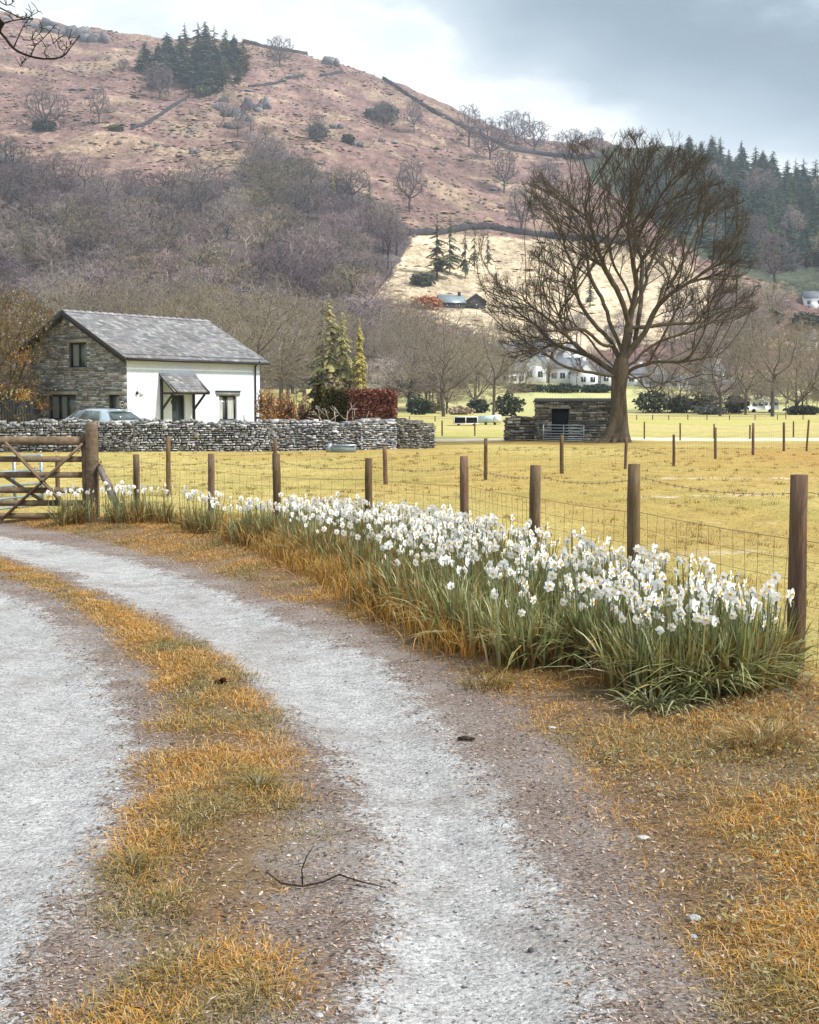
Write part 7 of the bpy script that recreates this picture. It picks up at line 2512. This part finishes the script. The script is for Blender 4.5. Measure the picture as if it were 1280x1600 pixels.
# grit and pebbles on the wheel tracks
mb = MB()
n_ = 15000
y = 2.6 + 9 * g_.random(n_) ** 2
x = -3.6 + 5.2 * g_.random(n_)
g, t, f = masks(x, y)
k = (t < 0) & (f < 0)
x, y = x[k], y[k]; n_ = len(x)
r = g_.uniform(.0015, .0055, n_) * np.where(g_.random(n_) < .04, 2.2, 1)
z = groundz(x, y)
O_ = np.array([(1, 0, 0), (0, 1, 0), (-1, 0, 0), (0, -1, 0), (0, 0, .7), (0, 0, -.3)])
V = np.stack([x, y, z + r * .25], -1)[:, None, :] + O_[None] * (r[:, None] * g_.uniform(.7, 1.3, (n_, 6)))[:, :, None]
T_ = np.array([(0, 1, 4), (1, 2, 4), (2, 3, 4), (3, 0, 4), (1, 0, 5), (2, 1, 5), (3, 2, 5), (0, 3, 5)])
mb.add(V.reshape(-1, 3), None, (np.arange(n_) * 6)[:, None, None] + T_[None], np.repeat(pick(g_, [(.42, .43, .45), (.30, .30, .31), (.55, .55, .55), (.18, .17, .17)], n_), 6, 0))
tag(mb.build('gravel', M['stone']), 'loose grit and small stones on the wheel tracks', None, None, 'stuff')
# low broad leaves in the verge
mb = MB()
n_ = 9000
y = 2.7 + 4.2 * g_.random(n_)
x = edge(E_VG, y) + .1 + 2.0 * g_.random(n_)
k = (fbm(x * 2.2, y * 2.2, 3) > .47) & (y < 6.6)
x, y = x[k], y[k]; n_ = len(x)
az = g_.uniform(0, 6.28, n_); L = g_.uniform(.006, .015, n_); w = L * g_.uniform(.3, .5, n_)
z = groundz(x, y) + g_.uniform(.012, .05, n_)
a = np.stack([np.cos(az) * L, np.sin(az) * L, g_.normal(.1, .35, n_) * L], -1); b = np.stack([-np.sin(az) * w, np.cos(az) * w, g_.normal(0, .3, n_) * w], -1)
c = np.stack([x, y, z], -1)
mb.add(np.stack([c - a, c + b, c + a, c - b], 1).reshape(-1, 3), np.arange(4 * n_).reshape(-1, 4), C=np.repeat(pick(g_, [(.20, .20, .09), (.30, .28, .15), (.16, .15, .06), (.36, .33, .22), (.40, .24, .06)], n_), 4, 0))
tag(mb.build('verge_leaves', M['leaf']), 'small broad leaves and clover among the verge grass', None, None, 'stuff')


def gz(px, py):
    p = ground_at(px, py, 2)
    return Vector((p.x, p.y, float(groundz(np.array([p.x]), np.array([p.y]))[0])))


P = [gz(x, y) + Vector((0, 0, .012 + dz)) for x, y, dz in ((416, 1374, .01), (440, 1388, .005), (473, 1390, .0), (505, 1387, .008), (530, 1377, .012), (562, 1385, .006), (603, 1391, 0))]
root = thing('fallen_twig', 'dark forked twig lying across the centre of the lane', 'twig', tuple(P[2]))
mb = MB(); mb.tube(P, [.002, .0032, .004, .0036, .0034, .003, .002], 6, (.06, .042, .033)); mb.build('stem', M['bark'], root)
mb = MB(); q = P[2]
mb.tube([q, q + Vector((-.004, .02, .05)), q + Vector((.012, .03, .09)), q + Vector((.035, .03, .125))], [.003, .0027, .0022, .0012], 6, (.05, .035, .028)); mb.build('side_shoot', M['bark'], root)


def lump(name, label, px, py, r, col, sd, cat='stone'):
    p = gz(px, py)
    mb = MB(); mb.ellipsoid((p.x, p.y, p.z + r[2] * .4), r, col, 12, 8, .12, random.Random(sd))
    tag(mb.build(name, M['stone'], org=tuple(p), smooth=True), label, cat)


lump('stone', 'pale blue grey stone at the verge edge', 1085, 1440, (.022, .016, .011), (.36, .39, .41), 1)
lump('stone', 'half buried grey stone just below the pale one', 1083, 1466, (.014, .011, .008), (.28, .31, .33), 2)
lump('stone', 'flat whitish stone in the verge grass', 1005, 1312, (.026, .016, .008), (.40, .41, .39), 3)
lump('stone', 'pale flat stone at the foot of the daffodil bed', 862, 1139, (.022, .014, .009), (.42, .40, .37), 4)
lump('stone', 'small grey stone beside the forked twig', 596, 1407, (.016, .011, .008), (.28, .29, .30), 5)
lump('stone', 'dark pebble on the right wheel track', 830, 1477, (.010, .009, .009), (.08, .08, .085), 6)
lump('stone', 'pale stone at the bottom of the lane centre', 498, 1588, (.014, .010, .007), (.36, .37, .38), 7)
p = gz(729, 1158)
mb = MB(); mb.tube([p + Vector((-.042, 0, .012)), p + Vector((-.01, .004, .015)), p + Vector((.04, -.004, .011))], [.008, .011, .008], 7, (.06, .042, .032))
tag(mb.build('stick', M['bark'], org=tuple(p)), 'short dark stick at the edge of the wheel track', 'stick')
p = gz(345, 1076)
mb = MB(); leaf_cloud(mb, random.Random(1), p + Vector((0, 0, .02)), (.03, .02, .02), 40, .018, [(.07, .035, .02), (.12, .05, .02)], .2)
tag(mb.build('dead_leaf', M['leaf'], org=tuple(p)), 'curled dark dead leaf on the grass strip', 'leaf')
p = gz(1203, 1310)
mb = MB()
blades(mb, g_, np.full(3, p.x), np.full(3, p.y), np.full(3, p.z), np.array([.06, .05, .055]), np.array([.8, 1.0, .5]), np.array([.4, .8, 0.1]), np.array([.016, .014, .012]), np.tile((.35, .12, .03), (3, 1)), np.tile((.75, .30, .05), (3, 1)), 4)
tag(mb.build('orange_leaf', M['leaf'], org=tuple(p)), 'bright orange upright leaf in the verge', 'leaf')
p = gz(318, 1590)
mb = MB()
blades(mb, g_, np.array([p.x]), np.array([p.y]), np.array([p.z]), np.array([.06]), np.array([.9]), np.array([.9]), np.array([.007]), np.array([(.6, .55, .45)]), np.array([(.8, .76, .68)]), 3)
tag(mb.build('dry_stalk', M['leaf'], org=tuple(p)), 'pale flat dry stalk at the bottom of the lane', 'stalk')

# ------------------------------------------------------------------ the valley air
mb = MB()
mb.hexa([(-2300, -400, -9), (2300, -400, -9), (2300, 1600, -9), (-2300, 1600, -9), (-2300, -400, 350), (2300, -400, 350), (2300, 1600, 350), (-2300, 1600, 350)])
m, n = material('haze')
v = n.new('ShaderNodeVolumePrincipled')
v.inputs['Color'].default_value = (.80, .88, 1.0, 1)
v.inputs['Density'].default_value = 0.00024
v.inputs['Anisotropy'].default_value = 0.2
o = n.new('ShaderNodeOutputMaterial')
n.t.links.new(v.outputs[0], o.inputs['Volume'])
tag(mb.build('haze', m), 'pale blue valley haze', None, None, 'stuff')

for o in C.objects:
    if o.get('category') and not o.get('kind'):
        o['kind'] = 'thing'
